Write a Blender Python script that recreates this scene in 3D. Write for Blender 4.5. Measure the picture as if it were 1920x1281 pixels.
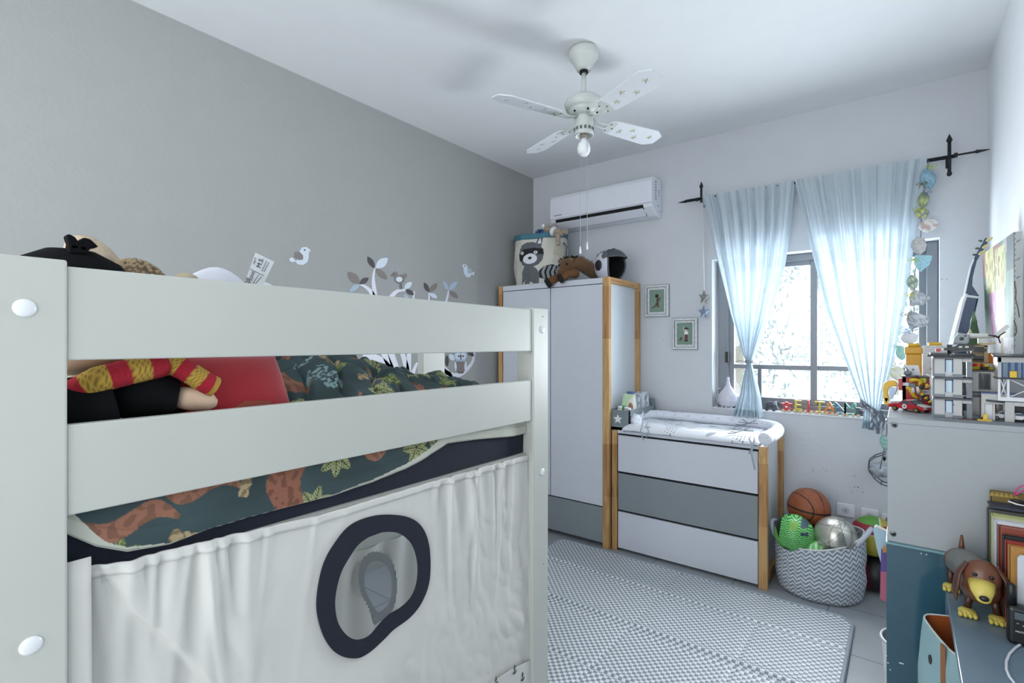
import bpy, bmesh, math, random
from mathutils import Vector, Matrix, Euler, noise as mnoise

V = Vector
PI = math.pi
for o in list(bpy.data.objects):
    bpy.data.objects.remove(o, do_unlink=True)
SC = bpy.context.scene
COL = SC.collection

# ------------------------------------------------------------------ camera
FPX, HOR, EYE = 951.0, 645.0, 1.5
YAW = math.atan(735 / 951)
cd = bpy.data.cameras.new('camera')
cam = bpy.data.objects.new('camera', cd)
COL.objects.link(cam)
cam.location = (0, 0, EYE)
cam.rotation_euler = (PI / 2, 0, YAW)
cd.sensor_width = 36
cd.lens = 36 * FPX / 1920
cd.shift_y = 4.5 / 1920
cd.clip_start = 0.02
SC.camera = cam

# ------------------------------------------------------------------ world, lights, exposure
SC.view_settings.view_transform = 'Standard'
SC.view_settings.look = 'None'
SC.view_settings.gamma = 1
SC.view_settings.use_curve_mapping = False
SC.view_settings.exposure = 0.12
w = bpy.data.worlds.new('sky')
SC.world = w
w.use_nodes = True
wn = w.node_tree.nodes
bg = wn['Background']
bg.inputs[0].default_value = (0.89, 0.95, 1.0, 1)
bg.inputs[1].default_value = 2.6

def area(name, loc, rot, sx, sy, power, col=(1, 1, 1), spread=None):
    l = bpy.data.lights.new(name, 'AREA')
    l.shape = 'RECTANGLE'
    l.size, l.size_y = sx, sy
    l.energy = power
    l.color = col
    if spread: l.spread = spread
    o = bpy.data.objects.new(name, l)
    COL.objects.link(o)
    o.location = loc
    o.rotation_euler = rot
    return o
# added lamps boosting the window daylight: one outside, one inside the curtains
area('added_window_light', (-0.48, 4.45, 1.45), (PI / 2 + 0.28, 0, PI), 1.35, 0.9, 60, (0.90, 0.95, 1.0))
area('added_window_light', (-0.50, 3.60, 1.38), (PI / 2 + 0.06, 0, PI), .50, .50, 24, (0.90, 0.95, 1.0))
# added soft fill lamp behind the camera, standing in for an unseen doorway
area('rear_fill_light', (-1.2, -1.55, 1.7), (PI / 2 + 0.15, 0, 0), 2.4, 1.8, 14, (1.0, 0.98, 0.95))

# ------------------------------------------------------------------ measuring helpers
def ray(px):
    a = (px - 960) / FPX
    return -math.sin(YAW) + a * math.cos(YAW), math.cos(YAW) + a * math.sin(YAW)
def onY(px, py, y):
    dx, dy = ray(px); t = y / dy
    return V((dx * t, y, EYE - (py - HOR) / FPX * t))
def onX(px, py, x):
    dx, dy = ray(px); t = x / dx
    return V((x, dy * t, EYE - (py - HOR) / FPX * t))
def onZ(px, py, z):
    dx, dy = ray(px); t = (EYE - z) * FPX / (py - HOR)
    return V((dx * t, dy * t, z))

# ------------------------------------------------------------------ materials
def lin(c):
    r = []
    for v in c[:3]:
        v = v / 255
        r.append(v / 12.92 if v <= 0.04045 else ((v + 0.055) / 1.055) ** 2.4)
    return tuple(r)
MATS = {}
def mat(name, rgb, rough=0.55, metal=0.0, var=0.0, vscale=8, bump=0.0, bscale=60, spec=0.5, trans=0, emit=0, coat=0, sheen=0, stretch=None):
    if name in MATS: return MATS[name]
    m = bpy.data.materials.new(name); m.use_nodes = True
    nt = m.node_tree; N = nt.nodes; L = nt.links
    p = N['Principled BSDF']
    c = lin(rgb)
    p.inputs['Base Color'].default_value = (*c, 1)
    p.inputs['Roughness'].default_value = rough
    p.inputs['Metallic'].default_value = metal
    p.inputs['Specular IOR Level'].default_value = spec
    p.inputs['Coat Weight'].default_value = coat
    p.inputs['Sheen Weight'].default_value = sheen
    if trans: p.inputs['Transmission Weight'].default_value = trans
    if emit:
        p.inputs['Emission Color'].default_value = (*c, 1)
        p.inputs['Emission Strength'].default_value = emit
    tc = N.new('ShaderNodeTexCoord')
    src = tc.outputs['Object']
    if stretch:
        mp = N.new('ShaderNodeMapping'); mp.inputs['Scale'].default_value = stretch
        L.new(src, mp.inputs[0]); src = mp.outputs[0]
    nz = N.new('ShaderNodeTexNoise'); nz.inputs['Scale'].default_value = vscale; nz.inputs['Detail'].default_value = 4
    L.new(src, nz.inputs['Vector'])
    mx = N.new('ShaderNodeMix'); mx.data_type = 'RGBA'
    k = 1 - (var if var else 0.03)
    mx.inputs['A'].default_value = (c[0] * k, c[1] * k, c[2] * k, 1)
    mx.inputs['B'].default_value = (min(1, c[0] * (2 - k)), min(1, c[1] * (2 - k)), min(1, c[2] * (2 - k)), 1)
    L.new(nz.outputs['Fac'], mx.inputs['Factor'])
    L.new(mx.outputs['Result'], p.inputs['Base Color'])
    if bump:
        n2 = N.new('ShaderNodeTexNoise'); n2.inputs['Scale'].default_value = bscale; n2.inputs['Detail'].default_value = 3
        L.new(src, n2.inputs['Vector'])
        b = N.new('ShaderNodeBump'); b.inputs['Strength'].default_value = bump; b.inputs['Distance'].default_value = 0.01
        L.new(n2.outputs['Fac'], b.inputs['Height']); L.new(b.outputs[0], p.inputs['Normal'])
    MATS[name] = m
    return m
def vmat(name='painted', rough=0.7, sheen=0.0, bump=0.0, metal=0.0, translucent=0.0):
    if name in MATS: return MATS[name]
    m = bpy.data.materials.new(name); m.use_nodes = True
    N = m.node_tree.nodes; L = m.node_tree.links
    p = N['Principled BSDF']
    a = N.new('ShaderNodeVertexColor'); a.layer_name = 'Col'
    L.new(a.outputs['Color'], p.inputs['Base Color'])
    p.inputs['Roughness'].default_value = rough
    p.inputs['Metallic'].default_value = metal
    p.inputs['Sheen Weight'].default_value = sheen
    if bump:
        n2 = N.new('ShaderNodeTexNoise'); n2.inputs['Scale'].default_value = 160
        b = N.new('ShaderNodeBump'); b.inputs['Strength'].default_value = bump; b.inputs['Distance'].default_value = 0.004
        tc = N.new('ShaderNodeTexCoord'); L.new(tc.outputs['Object'], n2.inputs['Vector'])
        L.new(n2.outputs['Fac'], b.inputs['Height']); L.new(b.outputs[0], p.inputs['Normal'])
    MATS[name] = m
    return m
def sheer(name, rgb, diff=0.45, clear=0.15):
    if name in MATS: return MATS[name]
    m = bpy.data.materials.new(name); m.use_nodes = True
    nt = m.node_tree; N = nt.nodes; L = nt.links
    N.remove(N['Principled BSDF'])
    c = (*lin(rgb), 1)
    d = N.new('ShaderNodeBsdfDiffuse'); t = N.new('ShaderNodeBsdfTranslucent'); tr = N.new('ShaderNodeBsdfTransparent')
    d.inputs[0].default_value = c; t.inputs[0].default_value = c; tr.inputs[0].default_value = c
    nz = N.new('ShaderNodeTexNoise'); nz.inputs['Scale'].default_value = 500
    tc = N.new('ShaderNodeTexCoord'); L.new(tc.outputs['Object'], nz.inputs['Vector'])
    b = N.new('ShaderNodeBump'); b.inputs['Strength'].default_value = 0.1; b.inputs['Distance'].default_value = 0.002
    L.new(nz.outputs['Fac'], b.inputs['Height']); L.new(b.outputs[0], d.inputs['Normal'])
    m1 = N.new('ShaderNodeMixShader'); m2 = N.new('ShaderNodeMixShader')
    m1.inputs[0].default_value = 1 - diff
    L.new(d.outputs[0], m1.inputs[1]); L.new(t.outputs[0], m1.inputs[2])
    m2.inputs[0].default_value = clear
    L.new(m1.outputs[0], m2.inputs[1]); L.new(tr.outputs[0], m2.inputs[2])
    L.new(m2.outputs[0], N['Material Output'].inputs[0])
    MATS[name] = m
    return m
def glassy(name, rgb=(255, 255, 255), gloss=0.08, rough=0.02):
    if name in MATS: return MATS[name]
    m = bpy.data.materials.new(name); m.use_nodes = True
    nt = m.node_tree; N = nt.nodes; L = nt.links
    N.remove(N['Principled BSDF'])
    tr = N.new('ShaderNodeBsdfTransparent'); tr.inputs[0].default_value = (*lin(rgb), 1)
    g = N.new('ShaderNodeBsdfGlossy'); g.inputs['Roughness'].default_value = rough
    mx = N.new('ShaderNodeMixShader'); mx.inputs[0].default_value = gloss
    L.new(tr.outputs[0], mx.inputs[1]); L.new(g.outputs[0], mx.inputs[2]); L.new(mx.outputs[0], N['Material Output'].inputs[0])
    MATS[name] = m
    return m
def pine(name, axis=2, dark=False):
    if name in MATS: return MATS[name]
    m = bpy.data.materials.new(name); m.use_nodes = True
    N = m.node_tree.nodes; L = m.node_tree.links
    p = N['Principled BSDF']; p.inputs['Roughness'].default_value = 0.45
    tc = N.new('ShaderNodeTexCoord'); mp = N.new('ShaderNodeMapping')
    s = [28, 28, 28]; s[axis] = 2.2
    mp.inputs['Scale'].default_value = s
    L.new(tc.outputs['Object'], mp.inputs[0])
    n = N.new('ShaderNodeTexNoise'); n.inputs['Scale'].default_value = 1.2; n.inputs['Detail'].default_value = 5; n.inputs['Distortion'].default_value = 1.2
    L.new(mp.outputs[0], n.inputs['Vector'])
    wv = N.new('ShaderNodeMath'); wv.operation = 'MULTIPLY'; wv.inputs[1].default_value = 14
    L.new(n.outputs['Fac'], wv.inputs[0])
    sn = N.new('ShaderNodeMath'); sn.operation = 'SINE'; L.new(wv.outputs[0], sn.inputs[0])
    mr = N.new('ShaderNodeMapRange'); mr.inputs[1].default_value = -1; mr.inputs[2].default_value = 1
    L.new(sn.outputs[0], mr.inputs[0])
    # glued blocks along the post differ in tone
    sp = N.new('ShaderNodeSeparateXYZ'); L.new(tc.outputs['Object'], sp.inputs[0])
    fl = N.new('ShaderNodeMath'); fl.operation = 'MULTIPLY'; fl.inputs[1].default_value = 2.6; L.new(sp.outputs[axis], fl.inputs[0])
    f2 = N.new('ShaderNodeMath'); f2.operation = 'FLOOR'; L.new(fl.outputs[0], f2.inputs[0])
    wn_ = N.new('ShaderNodeTexWhiteNoise'); wn_.noise_dimensions = '1D'; L.new(f2.outputs[0], wn_.inputs['W'])
    rp = N.new('ShaderNodeValToRGB')
    rp.color_ramp.elements[0].color = (*lin((150, 100, 52)), 1); rp.color_ramp.elements[1].color = (*lin((205, 166, 112)), 1)
    ad = N.new('ShaderNodeMath'); ad.operation = 'MULTIPLY_ADD'; ad.inputs[1].default_value = 0.45
    L.new(mr.outputs[0], ad.inputs[0])
    m5 = N.new('ShaderNodeMath'); m5.operation = 'MULTIPLY'; m5.inputs[1].default_value = 0.6; L.new(wn_.outputs['Value'], m5.inputs[0])
    L.new(m5.outputs[0], ad.inputs[2]); L.new(ad.outputs[0], rp.inputs[0])
    L.new(rp.outputs[0], p.inputs['Base Color'])
    MATS[name] = m
    return m

# ------------------------------------------------------------------ mesh helpers
def B(): return bmesh.new()
def box(bm, x0, x1, y0, y1, z0, z1, bev=0, seg=2, M=None, mi=0):
    r = bmesh.ops.create_cube(bm, size=1)
    vs = r['verts']
    for v in vs:
        v.co = V(((x0 + x1) / 2 + v.co.x * (x1 - x0), (y0 + y1) / 2 + v.co.y * (y1 - y0), (z0 + z1) / 2 + v.co.z * (z1 - z0)))
    fs = set(f for v in vs for f in v.link_faces)
    for f in fs: f.material_index = mi
    if bev:
        es = set(e for v in vs for e in v.link_edges)
        rr = bmesh.ops.bevel(bm, geom=list(es), offset=bev, segments=seg, profile=0.5, affect='EDGES')
        vs = list(set(v for f in rr['faces'] for v in f.verts))
        vs = [v for v in set(vs)]
        if M:
            island = set(vs)
            stack = list(vs)
            while stack:
                q = stack.pop()
                for e in q.link_edges:
                    o = e.other_vert(q)
                    if o not in island: island.add(o); stack.append(o)
            vs = list(island)
    if M:
        for v in vs: v.co = M @ v.co
    return bm
def frame_of(d):
    d = d.normalized()
    up = V((0, 0, 1)) if abs(d.z) < 0.95 else V((1, 0, 0))
    a = d.cross(up).normalized(); b = a.cross(d).normalized()
    return a, b
def tube(bm, pts, r, n=10, caps=True, mi=0, flat=1.0, closed=False):
    pts = [V(p) for p in pts]
    if not hasattr(r, '__len__'): r = [r] * len(pts)
    rings = []
    a = None
    m = len(pts)
    for i, p in enumerate(pts):
        if closed: d = pts[(i + 1) % m] - pts[i - 1]
        else: d = pts[min(i + 1, m - 1)] - pts[max(i - 1, 0)]
        if d.length < 1e-9: d = V((0, 0, 1))
        d.normalize()
        if a is None: a, b = frame_of(d)
        else:
            a = (a - d * a.dot(d))
            if a.length < 1e-6: a, b = frame_of(d)
            a.normalize(); b = a.cross(d).normalized()
        rings.append([bm.verts.new(p + (a * math.cos(t) + b * math.sin(t) * flat) * r[i]) for t in [2 * PI * k / n for k in range(n)]])
    rng = range(m) if closed else range(m - 1)
    for i in rng:
        q = rings[(i + 1) % m]
        for k in range(n):
            f = bm.faces.new((rings[i][k], rings[i][(k + 1) % n], q[(k + 1) % n], q[k])); f.material_index = mi; f.smooth = True
    if caps and not closed:
        for rg in (rings[0], rings[-1]):
            f = bm.faces.new(rg); f.material_index = mi
    return bm
def lathe(bm, prof, c=(0, 0, 0), n=32, mi=0, axis='Z', sx=1, sy=1, M=None):
    c = V(c); rings = []
    for (r, h) in prof:
        ring = []
        for k in range(n):
            t = 2 * PI * k / n
            p = V((math.cos(t) * r * sx, math.sin(t) * r * sy, h))
            if axis == 'X': p = V((p.z, p.x, p.y))
            elif axis == 'Y': p = V((p.x, p.z, p.y))
            if M: p = M @ p
            ring.append(bm.verts.new(c + p))
        rings.append(ring)
    for i in range(len(rings) - 1):
        for k in range(n):
            f = bm.faces.new((rings[i][k], rings[i][(k + 1) % n], rings[i + 1][(k + 1) % n], rings[i + 1][k])); f.smooth = True; f.material_index = mi
    for rg, (r, h) in ((rings[0], prof[0]), (rings[-1], prof[-1])):
        if r > 1e-5:
            f = bm.faces.new(rg); f.material_index = mi
    return bm
def ell(bm, c, r, rot=None, n=24, mi=0, wob=0, seed=0):
    if not hasattr(r, '__len__'): r = (r, r, r)
    rr = bmesh.ops.create_uvsphere(bm, u_segments=n, v_segments=max(8, n // 2), radius=1)
    R = Euler(rot).to_matrix() if rot else None
    for v in rr['verts']:
        k = 1 + (wob * mnoise.noise(v.co * 2.3 + V((seed, seed * 1.7, 0))) if wob else 0)
        p = V((v.co.x * r[0], v.co.y * r[1], v.co.z * r[2])) * k
        if R: p = R @ p
        v.co = V(c) + p
    for f in set(f for v in rr['verts'] for f in v.link_faces):
        f.smooth = True; f.material_index = mi
    return bm
def slab(bm, pts, thick, mi=0):
    pts = [V(p) for p in pts]; t = V(thick)
    a = [bm.verts.new(p) for p in pts]; b = [bm.verts.new(p + t) for p in pts]
    n = len(pts)
    f = bm.faces.new(a); f.material_index = mi
    f = bm.faces.new(list(reversed(b))); f.material_index = mi
    for i in range(n):
        f = bm.faces.new((a[i], b[i], b[(i + 1) % n], a[(i + 1) % n])); f.material_index = mi
    return bm
def ringslab(bm, outer, inner, thick, mi=0):
    t = V(thick); n = len(outer)
    A = [bm.verts.new(V(p)) for p in outer]; Bq = [bm.verts.new(V(p)) for p in inner]
    C = [bm.verts.new(V(p) + t) for p in outer]; D = [bm.verts.new(V(p) + t) for p in inner]
    for i in range(n):
        j = (i + 1) % n
        for q in ((A[i], A[j], Bq[j], Bq[i]), (C[i], D[i], D[j], C[j]), (A[i], C[i], C[j], A[j]), (Bq[i], Bq[j], D[j], D[i])):
            f = bm.faces.new(q); f.material_index = mi
    return bm
def grid(bm, fn, nu, nv, mi=0, keep=None, wrap=False):
    vs = [[bm.verts.new(fn(i / nu, j / nv)) for i in range(nu + (0 if wrap else 1))] for j in range(nv + 1)]
    for j in range(nv):
        for i in range(nu):
            if keep and not keep((i + 0.5) / nu, (j + 0.5) / nv): continue
            k = (i + 1) % len(vs[j]) if wrap else i + 1
            f = bm.faces.new((vs[j][i], vs[j][k], vs[j + 1][k], vs[j + 1][i])); f.smooth = True; f.material_index = mi
    return bm
def star2(r, r2=0.42, n=5, a0=PI / 2):
    return [(math.cos(a0 + PI * k / n) * (r if k % 2 == 0 else r * r2), math.sin(a0 + PI * k / n) * (r if k % 2 == 0 else r * r2)) for k in range(2 * n)]

def base_of(me):
    xs = [v.co.x for v in me.vertices]; ys = [v.co.y for v in me.vertices]; zs = [v.co.z for v in me.vertices]
    return V(((min(xs) + max(xs)) / 2, (min(ys) + max(ys)) / 2, min(zs)))
def org(o):
    l = V((0, 0, 0))
    while o: l += o.location; o = o.parent
    return l
def obj(name, bm, mats, parent=None, solid=0, sub=0, bevel=0, local=False, smooth=False, label=None, fix=True):
    """link one mesh; world coordinates unless local; moved onto its parent's origin"""
    me = bpy.data.meshes.new(name)
    if fix: bmesh.ops.recalc_face_normals(bm, faces=bm.faces)
    bm.to_mesh(me); bm.free()
    for m in (mats if isinstance(mats, (list, tuple)) else [mats]): me.materials.append(m)
    o = bpy.data.objects.new(name, me); COL.objects.link(o)
    if parent:
        o.parent = parent
        if not local: me.transform(Matrix.Translation(-org(parent)))
    elif not local:
        b = base_of(me); me.transform(Matrix.Translation(-b)); o.location = b
    if smooth:
        for p in me.polygons: p.use_smooth = True
    if solid:
        s = o.modifiers.new('s', 'SOLIDIFY'); s.thickness = abs(solid); s.offset = 0 if solid > 0 else 1
    if bevel:
        s = o.modifiers.new('b', 'BEVEL'); s.width = bevel; s.segments = 2; s.limit_method = 'ANGLE'
    if sub:
        s = o.modifiers.new('u', 'SUBSURF'); s.levels = sub; s.render_levels = sub
    if label: o['label'] = label
    return o
def tag(o, label, cat, group=None):
    o['label'] = label; o['category'] = cat
    if group: o['group'] = group
    return o
def thing(name, label, cat, loc=(0, 0, 0), rz=0, group=None):
    o = bpy.data.objects.new(name, None); COL.objects.link(o)
    o.empty_display_size = 0.05
    o.location = loc; o.rotation_euler = (0, 0, rz)
    return tag(o, label, cat, group)
def struct(name, bm, m, parent=None, **k):
    o = obj(name, bm, m, parent, **k)
    if not parent: o['kind'] = 'structure'
    return o
def dup(root, loc, rz=None):
    r = root.copy(); COL.objects.link(r); r.location = loc
    if rz is not None: r.rotation_euler = (0, 0, rz)
    for ch in list(root.children):
        c = ch.copy(); COL.objects.link(c); c.parent = r
        for g in ch.children:
            d = g.copy(); COL.objects.link(d); d.parent = c
    return r
def paint(o, fn):
    """vertex colours from a function of (co, normal) in the mesh's own space; returns sRGB 0-255"""
    me = o.data
    a = me.color_attributes.new('Col', 'FLOAT_COLOR', 'POINT')
    buf = []
    for v in me.vertices:
        buf.extend((*lin(fn(v.co, v.normal)), 1.0))
    a.data.foreach_set('color', buf)
    return o
def paint_list(o, cols):
    a = o.data.color_attributes.new('Col', 'FLOAT_COLOR', 'POINT')
    buf = []
    for c in cols: buf.extend((*lin(c), 1.0))
    a.data.foreach_set('color', buf)
    return o
def textmesh(name, s, size, m, parent, origin, ux, uy, ext=0.0006, align='CENTER', local=False):
    """flat lettering laid along ux with uy up; own mesh object under parent"""
    cu = bpy.data.curves.new(name, 'FONT'); cu.body = s; cu.size = size; cu.extrude = ext; cu.align_x = align; cu.align_y = 'CENTER'
    t = bpy.data.objects.new('t', cu); COL.objects.link(t)
    bpy.context.view_layer.update()
    dg = bpy.context.evaluated_depsgraph_get()
    me = bpy.data.meshes.new_from_object(t.evaluated_get(dg))
    bpy.data.objects.remove(t)
    me.name = name
    ux = V(ux).normalized(); uy = V(uy).normalized(); uz = ux.cross(uy)
    M = Matrix((ux, uy, uz)).transposed().to_4x4(); M.translation = V(origin)
    me.transform(M)
    me.materials.clear(); me.materials.append(m)
    o = bpy.data.objects.new(name, me); COL.objects.link(o)
    o.parent = parent
    if not local: me.transform(Matrix.Translation(-org(parent)))
    return o
def lerp(a, b, t): return a + (b - a) * t
def interp(tab, t):
    if t <= tab[0][0]: return tab[0][1]
    for (a, va), (b, vb) in zip(tab, tab[1:]):
        if t <= b: return lerp(va, vb, (t - a) / (b - a))
    return tab[-1][1]
def clamp(a, lo=0, hi=1): return max(lo, min(hi, a))
def nz(x, y=0, z=0): return mnoise.noise(V((x, y, z)))

# shared materials
WHITE = mat('white_lacquer', (204, 208, 217), 0.35)
GREYL = mat('grey_lacquer', (132, 140, 144), 0.35)
BEDW = mat('bed_white_paint', (188, 190, 183), 0.42, var=0.05, vscale=3, bump=0.04, bscale=30)
PINE = pine('pine', 2); PINEX = pine('pine_across', 0); PINEY = pine('pine_deep', 1)
BLACK = mat('black_plastic', (18, 19, 22), 0.4)
DARK = mat('dark_gap', (12, 14, 18), 0.8)
PWHITE = mat('white_plastic', (225, 228, 234), 0.35)
ALU = mat('grey_aluminium', (118, 122, 128), 0.4, 0.3)
IRON = mat('wrought_iron', (34, 38, 42), 0.55, 0.4)
STEEL = mat('steel', (150, 152, 156), 0.3, 0.9)
# ================================================================== ROOM
XL, XR, YB, ZC, YN = -2.775, 0.375, 3.92, 3.06, -1.2
WX0, WX1, WZ0, WZ1 = -1.137, 0.167, 1.02, 2.13
TILE = None
def floor_mat():
    m = bpy.data.materials.new('floor_tiles'); m.use_nodes = True
    N = m.node_tree.nodes; L = m.node_tree.links; p = N['Principled BSDF']
    tc = N.new('ShaderNodeTexCoord'); mp = N.new('ShaderNodeMapping'); mp.inputs['Location'].default_value = (0.34, -2.937, 0)
    L.new(tc.outputs['Object'], mp.inputs[0])
    br = N.new('ShaderNodeTexBrick'); br.offset = 0; br.inputs['Scale'].default_value = 1
    br.inputs['Brick Width'].default_value = 0.51; br.inputs['Row Height'].default_value = 0.51; br.inputs['Mortar Size'].default_value = 0.0025
    br.inputs['Color1'].default_value = (*lin((168, 172, 176)), 1); br.inputs['Color2'].default_value = (*lin((160, 165, 170)), 1); br.inputs['Mortar'].default_value = (*lin((84, 88, 94)), 1)
    L.new(mp.outputs[0], br.inputs['Vector'])
    nzz = N.new('ShaderNodeTexNoise'); nzz.inputs['Scale'].default_value = 2.5; nzz.inputs['Detail'].default_value = 5; L.new(tc.outputs['Object'], nzz.inputs['Vector'])
    mr = N.new('ShaderNodeMapRange'); mr.inputs[3].default_value = 0.8; mr.inputs[4].default_value = 1.15; L.new(nzz.outputs['Fac'], mr.inputs[0])
    mx = N.new('ShaderNodeMix'); mx.data_type = 'RGBA'; mx.blend_type = 'MULTIPLY'; mx.inputs['Factor'].default_value = 1
    L.new(br.outputs['Color'], mx.inputs['A']); L.new(mr.outputs[0], mx.inputs['B'])
    L.new(mx.outputs['Result'], p.inputs['Base Color']); p.inputs['Roughness'].default_value = 0.35
    return m
bm = B(); box(bm, XL - .1, XR + .1, YN, YB + .2, -0.1, 0); struct('floor', bm, floor_mat(), local=True)
bm = B(); box(bm, XL - .1, XR + .1, YN, YB + .2, ZC, ZC + .1); struct('ceiling', bm, mat('ceiling_paint', (226, 228, 230), 0.9, bump=0.1, bscale=25, spec=0.2))
WPL = mat('grey_wall_paint', (164, 166, 165), 0.85, bump=0.12, bscale=45, spec=0.25)
WPB = mat('pale_wall_paint', (200, 203, 208), 0.85, bump=0.15, bscale=35, spec=0.25)
bm = B(); box(bm, XL - .1, XL, YN, YB + .2, 0, ZC); struct('wall_left', bm, WPL)
bm = B(); box(bm, XR, XR + .1, YN, YB + .2, 0, ZC); struct('wall_right', bm, mat('right_wall_paint', (232, 235, 238), 0.85, bump=0.1, bscale=35, spec=0.25))
bm = B()
box(bm, XL, WX0, YB, YB + .2, 0, ZC); box(bm, WX1, XR, YB, YB + .2, 0, ZC)
box(bm, WX0, WX1, YB, YB + .2, 0, WZ0); box(bm, WX0, WX1, YB, YB + .2, WZ1, ZC)
struct('wall_back', bm, WPB)
# scuff marks low on the back wall
SC_M = mat('scuff', (120, 124, 134), 0.9)

# window: sill, outer frame, sashes, panes
wnd = bpy.data.objects.new('window_1', None); COL.objects.link(wnd); wnd.location = (-0.48, 4.06, 1.02); wnd['kind'] = 'structure'
bm = B(); box(bm, WX0 + .002, WX1 - .002, YB - .008, 4.06, WZ0, WZ0 + .008, .003); struct('sill', bm, mat('sill_stone', (222, 224, 226), 0.5), wnd)
FX0, FX1, FZ0, FZ1 = -1.125, 0.165, 1.03, 2.13
F0, F1 = 4.03, 4.11
bm = B()
box(bm, FX0, FX0 + .075, F0, F1, FZ0, FZ1, .004); box(bm, FX1 - .055, FX1, F0, F1, FZ0, FZ1, .004)
box(bm, FX0 + .075, FX1 - .055, F0, F1, FZ1 - .05, FZ1, .004); box(bm, FX0 + .075, FX1 - .055, F0, F1, FZ0, FZ0 + .045, .004)
box(bm, FX0, FX1, F0 - .02, F0, FZ0, FZ0 + .018, .003)
struct('window_frame', bm, ALU, wnd)
def sash(x0, x1, y, z0, z1, w, name):
    bm = B()
    box(bm, x0, x0 + w, y, y + .025, z0, z1, .003); box(bm, x1 - w, x1, y, y + .025, z0, z1, .003)
    box(bm, x0 + w, x1 - w, y, y + .025, z1 - w, z1, .003); box(bm, x0 + w, x1 - w, y, y + .025, z0, z0 + w, .003)
    s = struct(name, bm, ALU, wnd)
    bm = B(); box(bm, x0 + w, x1 - w, y + .010, y + .014, z0 + w, z1 - w)
    struct('pane', bm, glassy('window_glass', (250, 253, 255), 0.06), s)
    return s
midx = -0.493
for (a, b, y) in ((FX0 + .07, midx + .02, 4.05), (midx - .02, FX1 - .05, 4.078)):
    s = sash(a, b, y, FZ0 + .04, FZ1 - .04, .042, 'sash')
    bm = B(); box(bm, a + .04, b - .04, y + .002, y + .022, 1.315, 1.348, .002)
    struct('glazing_bar', bm, ALU, s)
    for q in ((-0.838, ) if a < -0.9 else ()):
        bm = B(); box(bm, q - .014, q + .014, y + .002, y + .022, FZ0 + .08, 1.32, .002); struct('glazing_bar', bm, ALU, s)
bm = B(); box(bm, -1.07, -1.045, 4.015, 4.035, 1.36, 1.44, .004); struct('latch', bm, BLACK, wnd)

# sockets on the back wall under the window
def socket(x, z, w_, h, kind, label):
    t = thing('wall_socket', label, 'socket', (x, YB, z - h / 2), group=None)
    bm = B(); box(bm, x - w_ / 2, x + w_ / 2, YB - .009, YB + .001, z - h / 2, z + h / 2, .003); obj('plate', bm, PWHITE, t)
    bm = B()
    if kind == 'ring':
        tube(bm, [(x + math.cos(a) * .017, YB - .010, z + math.sin(a) * .017) for a in [2 * PI * k / 24 for k in range(24)]], .0016, 6, closed=True)
        tube(bm, [(x, YB - .012, z), (x, YB - .004, z)], .010, 16)
        obj('outlet', bm, mat('socket_grey', (170, 174, 182), 0.4), t)
    else:
        box(bm, x - .016, x + .016, YB - .012, YB - .004, z - .014, z + .014, .003); obj('outlet', bm, mat('socket_smoke', (140, 138, 134), 0.3), t)
socket(-0.298, 0.424, .098, .082, 'ring', 'square white round-jack wall socket above the silver ball, fully visible')
socket(-0.172, 0.416, .090, .082, 'ring', 'white wall socket half hidden behind the red, green and yellow ball')
socket(-0.075, 0.408, .070, .074, 'sq', 'smoky wall socket cut by the grey cabinet edge')

# ------------------------------------------------------------------ outside: garden, seen through the panes
def leafy(name, c, r, n, seed, m, label):
    rnd = random.Random(seed)
    t = thing(name, label, 'tree', (c[0], c[1], -0.6))
    bm = B(); tube(bm, [(c[0], c[1], -.6), (c[0] + .05, c[1], c[2] * .5), (c[0], c[1], c[2])], [.12, .08, .03], 8); obj('trunk', bm, mat('bark', (160, 152, 140), .9), t)
    bm = B()
    for k in range(n):
        while True:
            d = V((rnd.uniform(-1, 1), rnd.uniform(-1, 1), rnd.uniform(-1, 1)))
            if d.length < 1: break
        # clumped
        q = nz(d.x * 2.2 + seed, d.y * 2.2, d.z * 2.2)
        if q < -0.02: continue
        p = V((c[0] + d.x * r[0], c[1] + d.y * r[1], c[2] + d.z * r[2]))
        s = rnd.uniform(.03, .07)
        R = Euler((rnd.uniform(0, 6), rnd.uniform(0, 6), rnd.uniform(0, 6))).to_matrix()
        a = [bm.verts.new(p + R @ V(u) * s) for u in ((-1, 0, 0), (0, -.4, .1), (1, 0, 0), (0, .4, .1))]
        bm.faces.new(a)
    obj('foliage', bm, m, t, fix=False)
LF1 = mat('leaf_pale', (146, 158, 154), .6, var=.4, vscale=30); LF2 = mat('leaf_mid', (132, 148, 142), .6, var=.4, vscale=30)
leafy('tree', (-2.2, 9.0, 1.9), (1.3, 1.0, 1.6), 2600, 3, LF1, 'pale leafy tree outside, seen between the two curtains through the left pane')
leafy('tree', (-0.2, 11.4, 1.6), (1.5, 1.0, 1.8), 2400, 8, LF2, 'sunlit leafy tree outside, left of the window mullion behind the right curtain')
leafy('tree', (1.1, 8.5, 1.6), (0.9, .8, 1.5), 1500, 12, LF1, 'pale leafy tree outside the window, behind the hanging pouch garland')
leafy('shrub', (-2.9, 6.9, 0.7), (.9, .8, 1.0), 1200, 15, LF2, 'low leafy shrub outside, at the left end of the window')
bm = B(); box(bm, -12, 10, 4.3, 30, -0.75, -0.6); struct('ground_outside', bm, mat('pale_terrace', (232, 234, 236), .9))
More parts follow.
